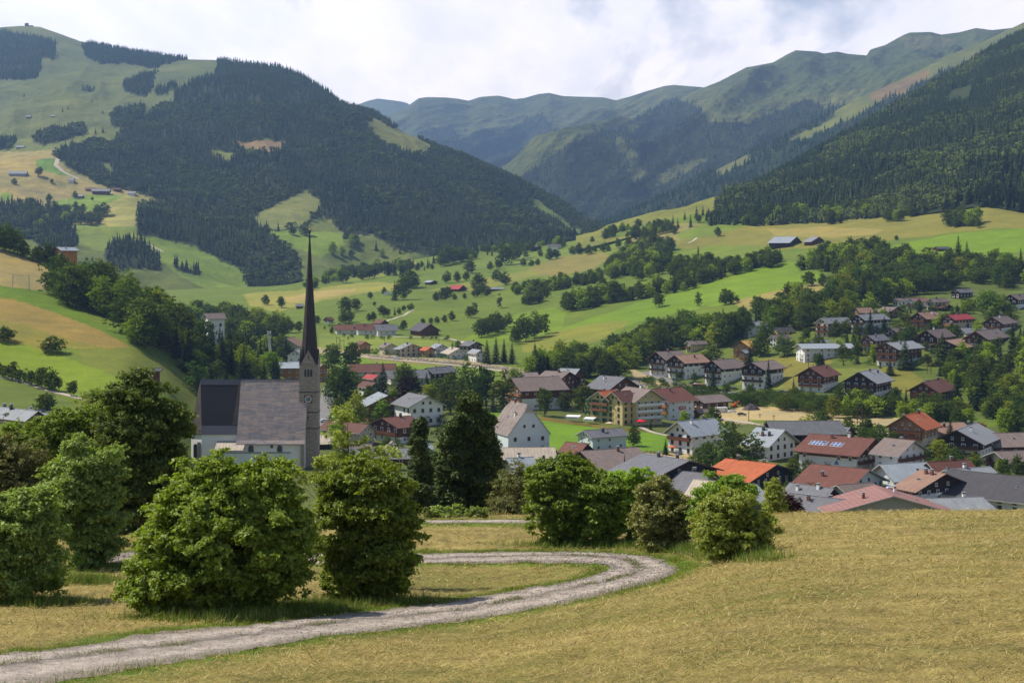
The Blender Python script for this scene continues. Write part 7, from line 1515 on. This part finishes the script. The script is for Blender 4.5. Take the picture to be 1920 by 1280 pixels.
# --- place: the largest 280 of each kind become individuals, the rest one mass per kind
TREES.sort(key=lambda t: -t[0])
cnt = {}; rest = {}
kindname = {'b': 'b', 's': 'b', 'u': 'u', 'c': 'c'}
for (px_, kind, pt, hh, wf, mat, name, label, cat, group) in TREES:
    kk = kindname[kind]; c = cnt.get(kk, 0)
    if c >= 285 and label and group not in (V1,):
        rest.setdefault((kk, mat.name), []).append((kind, pt, hh, wf)); continue
    cnt[kk] = c + 1
    ml = mk(kind, mat); i = tr_r.randrange(len(ml)); cm, tm, one = ml[i]; rz = tr_r.uniform(0, 6.28)
    if px_ > 40 and tm is not None:
        r = empty(name, pt, rz); r.scale = (hh * wf, hh * wf, hh); a = link('crown', cm, r); b_ = link('trunk', tm, r)
    else:
        r = bpy.data.objects.new(name, one); COL.objects.link(r); r.location = pt; r.rotation_euler = (0, 0, rz); r.scale = (hh * wf, hh * wf, hh)
    tag(r, label, cat, group)
print('trees', {k: v for k, v in cnt.items()}, 'rest', {k: len(v) for k, v in rest.items()})
for (kk, mn), lst in rest.items():
    VV = []; FF = []; off = 0
    for kind, pt, hh, wf in lst:
        P0 = {'b': PB, 's': PS, 'u': PU, 'c': PC}[kind]; q, f, _ = P0[tr_r.randrange(len(P0))]; sub = slice(0, len(f), 3); q3 = q.reshape(-1, 4, 3)[::3]; ctr = q3.mean(1, keepdims=True); q3 = ctr + (q3 - ctr) * 1.7
        a = tr_r.uniform(0, 6.28); c, s = math.cos(a), math.sin(a); X = q3.reshape(-1, 3); x = (X[:, 0] * c - X[:, 1] * s) * hh * wf; y = (X[:, 0] * s + X[:, 1] * c) * hh * wf
        VV.append(np.stack([x + pt.x, y + pt.y, X[:, 2] * hh + pt.z], -1)); n = len(X); FF.append(np.arange(n).reshape(-1, 4) + off); off += n
    me = np_mesh('woodland', np.vstack(VV), np.vstack(FF)); o = link('woodland', me, None, [bpy.data.materials[mn]]); tag(o, 'small trees and shrubs filling the woods and hedges of the valley', 'woodland', kind='stuff')
# ------------------------------------------------------------------ lanes, river bank, cars and small things
def lane(name, pl, width, mat, sheet=B, lift=.05, n=6):
    pts = [sheet.hit(*p) for p in pl]; pts = [p for p in pts if p is not None]; Q = []
    for i in range(len(pts) - 1):
        k = max(2, int((pts[i + 1] - pts[i]).length / 3))
        for j in range(k): Q.append(pts[i].lerp(pts[i + 1], j / k))
    Q.append(pts[-1]); Q = np.array([tuple(q) for q in Q])
    for _ in range(4): Q[1:-1] = (Q[:-2] + 2 * Q[1:-1] + Q[2:]) / 4
    V = []; C = []
    for i in range(len(Q)):
        t = Q[min(i + 1, len(Q) - 1)] - Q[max(i - 1, 0)]; t = t[:2] / (np.linalg.norm(t[:2]) + 1e-9); nn = np.array([-t[1], t[0]])
        for j in range(n + 1):
            xy = Q[i][:2] + nn * width * (j / n - .5); z = sheet.zat(CX + xy[0] / xy[1] * F, xy[1]); V.append((*xy, z + lift + .08)); C.append((j / n, min(j / n, 1 - j / n), 0))
    idx = np.arange(len(V)).reshape(len(Q), n + 1); f = np.stack([idx[:-1, :-1], idx[:-1, 1:], idx[1:, 1:], idx[1:, :-1]], -1).reshape(-1, 4)
    o = link(name, np_mesh(name, np.array(V), f, smooth=True, col=np.array(C)), None, [mat]); tag(o, kind='structure'); return o
M_asph = simple('worn_asphalt', (.20, .19, .185), .9, .08, .2); M_lane = simple('pale_gravel_lane', (.42, .36, .29), .95, .12, .3)
lane('road', [(1208, 697), (1235, 707), (1262, 717), (1290, 726), (1322, 733), (1380, 738), (1440, 742), (1500, 746), (1580, 752), (1660, 757), (1760, 764)], 6, M_asph)
lane('road', [(592, 800), (606, 780), (612, 762), (614, 745), (618, 728), (626, 718)], 7, M_asph)
lane('path', [(1200, 800), (1212, 806), (1226, 812), (1245, 815), (1262, 819)], 2.5, M_lane)
lane('path', [(1210, 850), (1250, 856), (1290, 862), (1330, 872), (1360, 886)], 2.5, M_lane)
lane('path', [(836, 634), (850, 637), (868, 640), (871, 646), (858, 652), (846, 656)], 4, M_lane)
lane('path', [(700, 629), (760, 632), (836, 634)], 4, M_lane)
lane('path', [(722, 603), (742, 596), (760, 590), (776, 581)], 3, M_lane)
lane('road', [(596, 656), (690, 670), (780, 678), (880, 687), (975, 700)], 5, M_lane)
lane('path', [(1310, 778), (1370, 788), (1450, 800), (1560, 808), (1660, 812), (1740, 816)], 4, M_lane)
lane('path', [(110, 297), (104, 310), (118, 322), (135, 330), (148, 336)], 8, M_lane, E)
lane('path', [(276, 457), (290, 463), (305, 472)], 7, M_lane, E)
lane('path', [(-40, 700), (30, 712), (75, 727), (130, 742), (180, 755)], 3, M_lane, Cc)
lane('path', [(1720, 378), (1780, 388), (1850, 388), (1900, 395), (1960, 402)], 4, M_lane, B)
lane('path', [(1290, 456), (1300, 452), (1306, 446)], 4, M_lane, B)
lane('road', [(1480, 915), (1600, 915), (1680, 925), (1700, 905), (1620, 870), (1480, 880), (1380, 880), (1350, 868)], 5, M_asph)
# dark spoil heap and boulder bank
def heap(name, px, py, w, hh, mat, label, seed):
    p = B.hit(px, py); rg = np.random.default_rng(seed); n = 26; a = np.linspace(0, 2 * math.pi, n, endpoint=False); V = [(0, 0, hh)]; Fc = []
    for r_ in (.3, .6, .85, 1.0):
        for q in a: V.append((math.cos(q) * w * r_ * rg.uniform(.88, 1.1), math.sin(q) * w * .6 * r_ * rg.uniform(.88, 1.1), hh * (1 - r_ ** 1.3) * rg.uniform(.8, 1.15) - (.4 if r_ == 1 else 0)))
    for i in range(n): Fc.append((0, 1 + i, 1 + (i + 1) % n))
    for k in range(3):
        for i in range(n): Fc.append((1 + k * n + i, 1 + (k + 1) * n + i, 1 + (k + 1) * n + (i + 1) % n, 1 + k * n + (i + 1) % n))
    me = bpy.data.meshes.new(name); me.from_pydata(V, [], Fc); o = link(name, me, None, [mat]); o.location = p; tag(o, label, 'heap', kind=None)
heap('gravel_heap', 1408, 768, 4.8, 3.2, simple('dark_earth', (.10, .085, .09), .95, .3, 1.5, .8), 'dark heap of earth on the gravel works by the river', 1)
heap('sand_heap', 1373, 772, 2.6, 1.4, simple('grey_sand', (.36, .33, .30), .95, .2, 1.5, .8), 'small pale sand heap left of the dark one', 2)
def boulders(polys, n, seed, lab):
    rg = random.Random(seed); VV = []; TT = []; CC = []; base = bmesh.new(); bmesh.ops.create_icosphere(base, subdivisions=1, radius=1); bv = np.array([v.co[:] for v in base.verts]); bf = np.array([[v.index for v in f.verts] for f in base.faces])
    for i in range(n):
        pl = polys[rg.randrange(len(polys))]; t = rg.random() * (len(pl) - 1); j = int(t); t -= j; p = B.hit(pl[j][0] * (1 - t) + pl[j + 1][0] * t, pl[j][1] * (1 - t) + pl[j + 1][1] * t + rg.uniform(-2.2, 2.2))
        if p is None: continue
        s_ = rg.uniform(.3, .75); v = bv * np.array([rg.uniform(.7, 1.3), rg.uniform(.7, 1.3), rg.uniform(.5, .9)]) * s_ * (1 + .18 * np.random.default_rng(i).normal(size=(len(bv), 1))); v = v + np.array(p) + [0, 0, s_ * .3]; TT.append(bf + len(bv) * len(VV)); VV.append(v); c = rg.uniform(.7, 1.2); CC.append(np.tile(np.array([.36, .31, .26]) * c, (len(bv), 1)))
    me = np_mesh('boulders', np.vstack(VV), np.vstack(TT), col=np.vstack(CC)); m, nt, b = mat_new('boulder_stone'); at = nd(nt, 'ShaderNodeVertexColor', layer_name='Col'); lk(nt, at.outputs['Color'], b.inputs['Base Color']); o = link('boulders', me, None, [m]); tag(o, lab, 'boulders', kind='stuff')
boulders([[(690, 667), (800, 675), (900, 684), (975, 694)], [(690, 668), (800, 677), (900, 686), (975, 696)]], 700, 3, 'pale boulder revetment along the river bank')
boulders([[(1120, 700), (1180, 712), (1212, 724)], [(1185, 716), (1215, 728)]], 260, 4, 'pale boulders on the bank behind the brown lodge')
boulders([[(1676, 652), (1690, 660), (1700, 668)], [(1786, 612), (1800, 618)]], 90, 5, 'pale boulder wall terracing the garden of a chalet')
# cars
def car_meshes(van=False):
    m = MB(); L_, Wd = (2.5, .98) if van else (2.15, .88); hb, hr = (1.0, 2.0) if van else (.88, 1.42)
    prof = [(-L_, .35), (L_, .35), (L_, .70), (L_ - .1, hb - .05), (L_ * .52, hb + .04), (L_ * .22, hr - .04), (L_ * .1, hr), (-L_ * .68 if not van else -L_ + .15, hr), (-L_ * .92 if not van else -L_ + .02, hb + .05), (-L_, hb - .08)]
    b0 = len(m.v)
    for sy, sc_ in ((-1, 1), (1, 1)):
        for x, z in prof: m.v.append((x, sy * Wd * (1 if z < hb + .1 else .84), z))
    n = len(prof)
    for i in range(n): j = (i + 1) % n; m.f.append((i, j, n + j, n + i)); m.m.append(0)
    m.f.append(tuple(range(n - 1, -1, -1))); m.m.append(0); m.f.append(tuple(range(n, 2 * n))); m.m.append(0)
    w = MB(); zt_ = hr - .1; zb_ = hb + .06
    for sy in (-1, 1): y = sy * (Wd * .93 + .015); y2 = sy * (Wd * .845 + .02); w.poly([(-L_ * (.7 if not van else .1), y, zb_), (L_ * .42, y, zb_), (L_ * .18, y2, zt_), (-L_ * (.6 if not van else .1), y2, zt_)])
    w.poly([(L_ * .54, -Wd * .84, zb_ + .03), (L_ * .54, Wd * .84, zb_ + .03), (L_ * .25, Wd * .76, zt_), (L_ * .25, -Wd * .76, zt_)])
    w.poly([(-L_ * .93 if not van else -L_ - .01, -Wd * .8, zb_), (-L_ * .93 if not van else -L_ - .01, Wd * .8, zb_), (-L_ * .71 if not van else -L_ + .08, Wd * .74, zt_), (-L_ * .71 if not van else -L_ + .08, -Wd * .74, zt_)])
    wh = MB(); wh.tube((0, -.12, 0), (0, .12, 0), .33, n=12, mi=0); wh.tube((0, -.13, 0), (0, .13, 0), .19, n=8, mi=1)
    return m, w, wh.mesh('wheel', [M_dark, M_metal])
CARM = {}
def car(px, py, rz, c, label, van=False, cat=None, sheet=None):
    p = (sheet or B).hit(px, py)
    if p is None: return
    key = (tuple(c), van)
    if van not in CARM: m, w, wh = car_meshes(van); CARM[van] = (m, w.mesh('windows', [M_glass]), wh)
    m, wm, wh = CARM[van]; pm = MATS.get(key)
    if pm is None: pm = MATS[key] = simple('car_paint', c, .3, .02, spec=.5)
    r = empty('delivery_van' if van else 'parked_car', p + Vector((0, 0, .12)), R(rz)); tag(r, label, cat or ('van' if van else 'car'), 'parked cars of the village')
    m.build('body', [pm], r); link('window', wm, r)
    for sx in (-1, 1):
        for sy in (-1, 1): o = link('wheel', wh, r); o.location = (sx * (1.55 if van else 1.3), sy * (.86 if van else .78), .34)
for a in ((1268, 806, 20, (.05, .06, .08), 'dark parked car at the wall of the white hotel wing'), (1278, 812, 20, (.45, .52, .6), 'pale blue parked car in front of the hotel car park'), (1272, 800, 15, (.6, .5, .2), 'beige parked car behind the pale blue one'), (1312, 857, 30, (.04, .05, .06), 'dark parked car by the lane fence, left of a pair'), (1321, 860, 30, (.7, .7, .7), 'white parked car by the lane fence, right of a pair'),
          (1272, 851, 60, (.06, .08, .1), 'dark car in front of the orange awning'), (1391, 779, 0, (.06, .06, .10), 'dark car alone on the gravel works road'), (1348, 789, 10, (.7, .7, .72), 'white car behind the long white house'), (1267, 714, -15, (.03, .035, .05), 'dark car on the lane under the second apartment block'), (1299, 720, 20, (.05, .06, .08), 'dark car left of the little wooden garage'),
          (1307, 723, 20, (.75, .75, .75), 'white car left of the little wooden garage'), (1378, 731, 0, (.03, .035, .05), 'dark car under the rightmost apartment block'), (1468, 737, 0, (.05, .06, .07), 'dark car on the grass verge, left of a pair'), (1478, 738, 0, (.05, .06, .12), 'blue black car on the grass verge, right of a pair'),
          (1840, 800, -5, (.5, .03, .04), 'red car among the trees at the right'), (1832, 798, -5, (.06, .06, .07), 'dark car just left of the red one'), (1672, 921, 10, (.6, .62, .65), 'silver car between the tan roof and the red brown house'), (1664, 918, 80, (.08, .1, .4), 'blue car in the gap beside the shrine niche house'), (609, 792, 15, (.75, .77, .78), 'white car on the street right of the church tower'), (652, 746, 15, (.04, .05, .06), 'dark car in the shade of the big green tree')):
    car(*a)
car(744, 674, 0, (.78, .78, .76), 'white delivery van driving on the river road', van=True)
car(1653, 757, 10, (.2, .35, .5), 'blue van beside the large black brown chalet', van=True)
# awnings, parasols, marquees
def parasol(px, py, w, hh, mat, label):
    p = B.hit(px, py); r = empty('parasol', p); tag(r, label, 'parasol'); m = MB(); n = 8; 
    for i in range(n): a, b_ = i * 2 * math.pi / n, (i + 1) * 2 * math.pi / n; m.poly([(math.cos(a) * w, math.sin(a) * w, hh), (math.cos(b_) * w, math.sin(b_) * w, hh), (0, 0, hh + w * .32)]); m.poly([(math.cos(a) * w, math.sin(a) * w, hh - .25), (math.cos(b_) * w, math.sin(b_) * w, hh - .25), (math.cos(b_) * w, math.sin(b_) * w, hh), (math.cos(a) * w, math.sin(a) * w, hh)])
    m.build('canopy', [mat], r); m = MB(); m.tube((0, 0, -.5), (0, 0, hh + w * .3), .05, n=6); m.build('pole', [M_metal], r)
parasol(1201, 800, 2.6, 2.6, M_red, 'wide red parasol on the terrace of the yellow hotel'); parasol(1143, 803, 1.8, 2.4, simple('cream_cloth', (.6, .45, .3)), 'cream parasol at the left corner of the yellow hotel'); parasol(1260, 848, 1.8, 2.2, simple('orange_cloth', (.6, .15, .06)), 'orange parasol at the gable of the long white house')
def marquee(px0, px1, py, label, name='banner'):
    a, b_ = B.hit(px0, py), B.hit(px1, py + 2); r = empty('market_stand', a); tag(r, label, 'stand'); L_ = (b_ - a).length; ang = math.atan2(b_.y - a.y, b_.x - a.x); r.rotation_euler = (0, 0, ang)
    m = MB(); m.prism([(-1.5, 2.1), (1.5, 2.6), (1.5, 2.7), (-1.5, 2.2)], 0, L_); m.build('canopy', [M_white], r)
    m = MB(); m.box(.2, L_ - .2, -1.56, -1.50, 1.2, 2.1); bn = m.build('banner', [M_white], r)
    m = MB(); rr = random.Random(1); x = .5
    while x < L_ - .8: w_ = rr.uniform(.12, .3); m.poly([(x, -1.57, 1.42), (x + w_, -1.57, 1.42), (x + w_, -1.57, 1.42 + rr.uniform(.3, .48)), (x, -1.57, 1.8)]); x += w_ + .12
    m.build('lettering', [simple('navy_print', (.02, .04, .14))], bn)
    for x in (.1, L_ - .1):
        for y in (-1.4, 1.4): m = MB(); m.tube((x, y, -.4), (x, y, 2.3), .05, n=5); m.build('post', [M_metal], r)
marquee(1062, 1088, 789, 'white bannered stand with navy print on the lawn edge, left one'); marquee(1096, 1116, 793, 'white bannered stand with navy print on the lawn edge, right one')
p = B.hit(1241, 796); r = empty('flagpole', p); tag(r, 'tall flagpole with red flag before the white hotel wing', 'flagpole'); m = MB(); m.tube((0, 0, -.5), (0, 0, 9.5), .07, .04, 6); m.build('pole', [M_white], r); m = MB(); m.box(-.02, .02, 0, 1.1, 6.4, 9.2); o = m.build('flag', [M_red], r); o.rotation_euler = (0, 0, R(120))
# kiosk with conical shingle roof
p = B.hit(735, 850); r = empty('kiosk', p); tag(r, 'round kiosk with conical shingle roof left of the big dark spruce', 'kiosk')
m = MB(); m.tube((0, 0, -1), (0, 0, 2.6), 1.9, 1.9, 8); m.build('wall', [WL['b']], r); m = MB(); m.tube((0, 0, 2.5), (0, 0, 4.9), 3.1, .1, 8); m.build('roof', [RF['B']], r)
# churchyard spirelet
p = B.hit(1171, 902); r = empty('spirelet', p); 
m = MB(); m.tube((0, 0, -2), (0, 0, 3.6), 1.2, 1.2, 8); m.build('drum', [WL['g']], r); m = MB(); 
for q0, q1, z0, z1 in ((1.6, .35, 3.6, 4.8), (.35, .08, 4.8, 8.8)): m.tube((0, 0, z0), (0, 0, z1), q0, q1, 8)
m.build('roof', [M_dark], r); m = MB(); m.tube((0, 0, 8.8), (0, 0, 9.3), .22, .22, 6); m.build('ball', [M_metal], r); tag(r, 'little dark needle spirelet in front of the grey roof above the bushes', 'spirelet')
# lift pylons on the slope, lattice gates
def portal(px, py, w, hh, sheet, label, lean=0):
    p = sheet.hit(px, py); k = p.y / F; w *= k; hh *= k; r = empty('lift_pylon', p); tag(r, label, 'lift pylon', 'ski lift pylons')
    for sx in (-1, 1):
        m = MB(); x = sx * w / 2
        for dx in (-.22, .22):
            for dy in (-.22, .22): m.tube((x + dx + sx * .3, dy, -.8), (x + dx * .7, dy * .7, hh), .05, n=4)
        for i in range(8): z = hh * i / 8; m.tube((x - .24, -.22, z), (x + .24, -.22, z + hh / 8), .03, n=3); m.tube((x + .24, .22, z), (x - .24, .22, z + hh / 8), .03, n=3)
        m.build('leg', [M_metal], r)
    m = MB()
    for dy in (-.2, .2):
        for dz in (0, .45): m.tube((-w / 2 - .5, dy, hh + dz), (w / 2 + .5, dy, hh + dz), .05, n=4)
    for i in range(8): x = -w / 2 + w * i / 8; m.tube((x, -.2, hh), (x + w / 8, -.2, hh + .45), .03, n=3)
    m.build('crossbeam', [M_metal], r)
portal(39, 543, 30, 26, Cc, 'grey lattice lift pylon shaped like a gate on the tan slope'); portal(354, 682, 26, 25, Cc, 'grey lattice lift pylon in the shade of the left wood')
def pole(px, py, hp, sheet, label, h2=False, name='power_pole', wires=None):
    p = sheet.hit(px, py)
    if p is None: return None
    hh = hp * p.y / F; r = empty(name, p); tag(r, label, 'pole', 'wooden poles and power masts'); m = MB()
    if h2: 
        for sx in (-1.1, 1.1): m.tube((sx, 0, -.6), (sx, 0, hh), .2, .14, 6)
    else: m.tube((0, 0, -.6), (0, 0, hh), .17, .12, 6)
    m.build('pole', [WL['b']], r); m = MB(); m.box(-1.7 if h2 else -.9, 1.7 if h2 else .9, -.08, .08, hh - .9, hh - .7); m.build('crossarm', [WL['b']], r)
    return r
for a in ((634, 655, 24, B, 'double power pole on the pale field, left of two', True), (642, 656, 20, B, 'double power pole on the pale field, right of two', True), (721, 650, 20, B, 'thin power pole behind the riverside row', False), (823, 648, 22, B, 'thin power pole by the large hay barn', False), (1404, 790, 34, B, 'tall wooden pole by the river road', False), (1425, 783, 9, B, 'short post on the gravel works, left one', False), (1451, 785, 8, B, 'short post on the gravel works, right one', False),
          (1516, 690, 26, B, 'power pole beside the long balcony building', False), (1742, 700, 32, B, 'power mast standing in the thicket at the right', True), (1612, 795, 30, B, 'power mast at the river before the shrubs', True), (73, 508, 18, Cc, 'thin pole on the left slope', False), (121, 355, 10, E, 'lift mast on the tan fields, lowest of three', False), (115, 342, 10, E, 'lift mast on the tan fields, middle of three', False), (93, 283, 10, E, 'lift mast on the tan fields, highest of three', False), (129, 382, 12, E, 'lift mast on the green field below the hamlet', False), (610, 700 , 12, B, 'street lamp post right of the tower', False)): pole(*a)
# tower crane mast behind the church
p = B.hit(507, 712); k = p.y / F; r = empty('tower_crane', p); tag(r, 'orange lattice tower crane with white jib behind the nave roof', 'crane')
m = MB(); hh = 50 * k
for dx in (-.8, .8):
    for dy in (-.8, .8): m.tube((dx, dy, -1), (dx, dy, hh), .14, n=4)
for i in range(14):
    z = hh * i / 14; z2 = hh * (i + 1) / 14
    for s_ in (-.8, .8): m.tube((-.8, s_, z), (.8, s_, z2), .08, n=3); m.tube((s_, -.8, z), (s_, .8, z2), .08, n=3)
m.build('mast', [simple('crane_orange', (.6, .18, .03), .6)], r); m = MB(); h2_ = 92 * k
for dx in (-.6, .6):
    for dy in (-.6, .6): m.tube((dx, dy, hh), (dx * .4 - 1.5, dy * .4, h2_), .13, n=4)
for i in range(12): z = hh + (h2_ - hh) * i / 12; z2 = z + (h2_ - hh) / 12; m.tube((-.6, -.6, z), (.5, -.6, z2), .12, n=3)
m.build('jib', [M_white], r)
# fences
def fence(pl, hh, sheet, label, gap=2.2, mat=None, solid=False):
    pts = [sheet.hit(*p) for p in pl]; Q = []
    for i in range(len(pts) - 1):
        k = max(1, int((pts[i + 1] - pts[i]).length / gap))
        for j in range(k): Q.append(pts[i].lerp(pts[i + 1], j / k))
    Q.append(pts[-1]); o0 = Q[0].copy(); Q = [q - o0 for q in Q]; r = empty('fence', o0); tag(r, label, 'fence'); mat = mat or WL['b']
    me = None
    for q in Q[:95]:
        if me is None: m = MB(); m.box(-.07, .07, -.07, .07, -.4, hh + .1); me = m.mesh('post', [mat])
        o = link('post', me, r); o.location = q
    m = MB()
    for a, b_ in zip(Q[:-1], Q[1:]):
        for z in ((hh * .45, hh * .9) if not solid else (.2, hh * .5, hh * .8)): m.tube(a + Vector((0, 0, z)), b_ + Vector((0, 0, z)), .06 if not solid else hh * .17, n=4)
    m.build('rail', [mat], r)
fence([(1013, 786), (1040, 791), (1075, 796), (1110, 800), (1150, 806), (1200, 812)], 1.2, B, 'honey coloured plank fence along the top of the hotel lawn', mat=WL['o'], solid=True)
fence([(1212, 850), (1250, 858), (1290, 864), (1320, 872), (1352, 884)], 1.2, B, 'dark rail fence along the pale lane below the lawn')
fence([(1030, 851), (1060, 852), (1100, 853)], 1.1, B, 'dark rail fence behind the white gable house')
fence([(1415, 798), (1500, 806), (1600, 812), (1670, 813)], 1.0, B, 'low dark rail fence along the river road', gap=3)
fence([(1462, 700), (1470, 694), (1484, 686)], 1.2, B, 'short rail fence across the hillside lawn')
# row of mown garden beds, excavator, hut and container near the gravel works
p = B.hit(1311, 729); r = empty('wooden_garage', p, R(-20)); tag(r, 'little wooden garage with flat red brown roof on the lane', 'garage'); m = MB(); m.box(-3.5, 3.5, -2.5, 2.5, -1, 2.5); m.build('wall', [WL['b']], r); m = MB(); m.box(-4, 4, -3, 3, 2.5, 2.8); m.build('roof', [RF['N']], r); m = MB(); m.box(-2, -.2, -2.58, -2.5, 0, 2.0); m.build('door', [WL['k']], r)
p = B.hit(1352, 773); r = empty('site_container', p, R(5)); tag(r, 'white site container in front of the honey brown timber hall', 'container'); m = MB(); m.box(-3, 3, -1.2, 1.2, -.3, 2.5); 
for i in range(14): m.box(-2.9 + i * .42, -2.75 + i * .42, -1.26, -1.2, .1, 2.3)
m.build('body', [M_white], r); m = MB(); m.box(1.6, 2.6, -1.3, -1.26, 0, 2.1); m.build('door', [M_metal], r)
p = B.hit(1377, 764); r = empty('excavator', p, R(25)); tag(r, 'orange excavator working beside the earth heap', 'excavator'); oc = simple('machine_orange', (.55, .12, .03), .5)
m = MB(); m.box(-1.4, 1.4, -1.2, -.6, -.1, .8); m.build('track', [M_dark], r); m = MB(); m.box(-1.4, 1.4, .6, 1.2, -.1, .8); m.build('track', [M_dark], r)
m = MB(); m.box(-1.5, .9, -1.1, 1.1, .8, 1.7); m.box(-.2, .9, -1.1, 0, 1.7, 2.8); m.build('body', [oc], r); m = MB(); m.tube((.9, .3, 1.3), (3.0, .3, 3.4), .22, .18, 6); m.tube((3.0, .3, 3.4), (4.6, .3, 1.4), .18, .12, 6); m.build('arm', [oc], r); m = MB(); m.prism([(-.4, 0), (.4, 0), (.5, .7), (-.5, .7)], 4.2, 5.0); o = m.build('bucket', [M_dark], r); o.location = (0, .3, .7)
forest('forest', E, MASK['E'] & (E.PY > 200) , 8.6, 18, CL2, ((.014, .028, .014), (.052, .072, .026)), 'dark spruce forest covering the broad rounded mountain in the middle', 4, .75, BL2)
forest('forest', E, MASK['E'] & (E.PY <= 200), 12, 19, CL2, ((.014, .028, .014), (.028, .044, .018)), 'spruce stands along the high crest above the alpine pastures', 14, .0)
forest('forest', G3, MASK['G3'], 19, 22, CL3, ((.014, .028, .014), (.028, .046, .020)), 'bluish spruce forest on the distant slope behind the right mountain', 5, .0)
forest('forest', G2, MASK['G2'], 30, 24, CL3, ((.014, .028, .014), (.028, .046, .020)), 'hazy spruce forest on the pointed spur closing the valley', 6, .0)
forest('forest', G1, MASK['G1'], 45, 27, CL3, ((.014, .028, .014), (.028, .046, .020)), 'faint dark spruce patches on the farthest green ridge', 7, .0)

# ------------------------------------------------------------------ haze
hm_ = bpy.data.materials.new('haze_air'); hm_.use_nodes = True; hn = hm_.node_tree; hn.nodes.clear()
ho = nd(hn, 'ShaderNodeOutputMaterial'); pv = nd(hn, 'ShaderNodeVolumePrincipled')
pv.inputs['Density'].default_value = HAZE; pv.inputs['Color'].default_value = (.36, .58, 1.0, 1); pv.inputs['Anisotropy'].default_value = .25
lk(hn, pv.outputs[0], ho.inputs['Volume'])
bm = bmesh.new(); bmesh.ops.create_cube(bm, size=1.0)
me = bpy.data.meshes.new('haze'); bm.to_mesh(me); bm.free()
hz = link('haze', me, None, [hm_]); hz.scale = (24000, 17000, 3400); hz.location = (1500, 7500, 1150); tag(hz, kind='stuff')
print('objects', len(bpy.data.objects), 'houses', len(HOUSES))
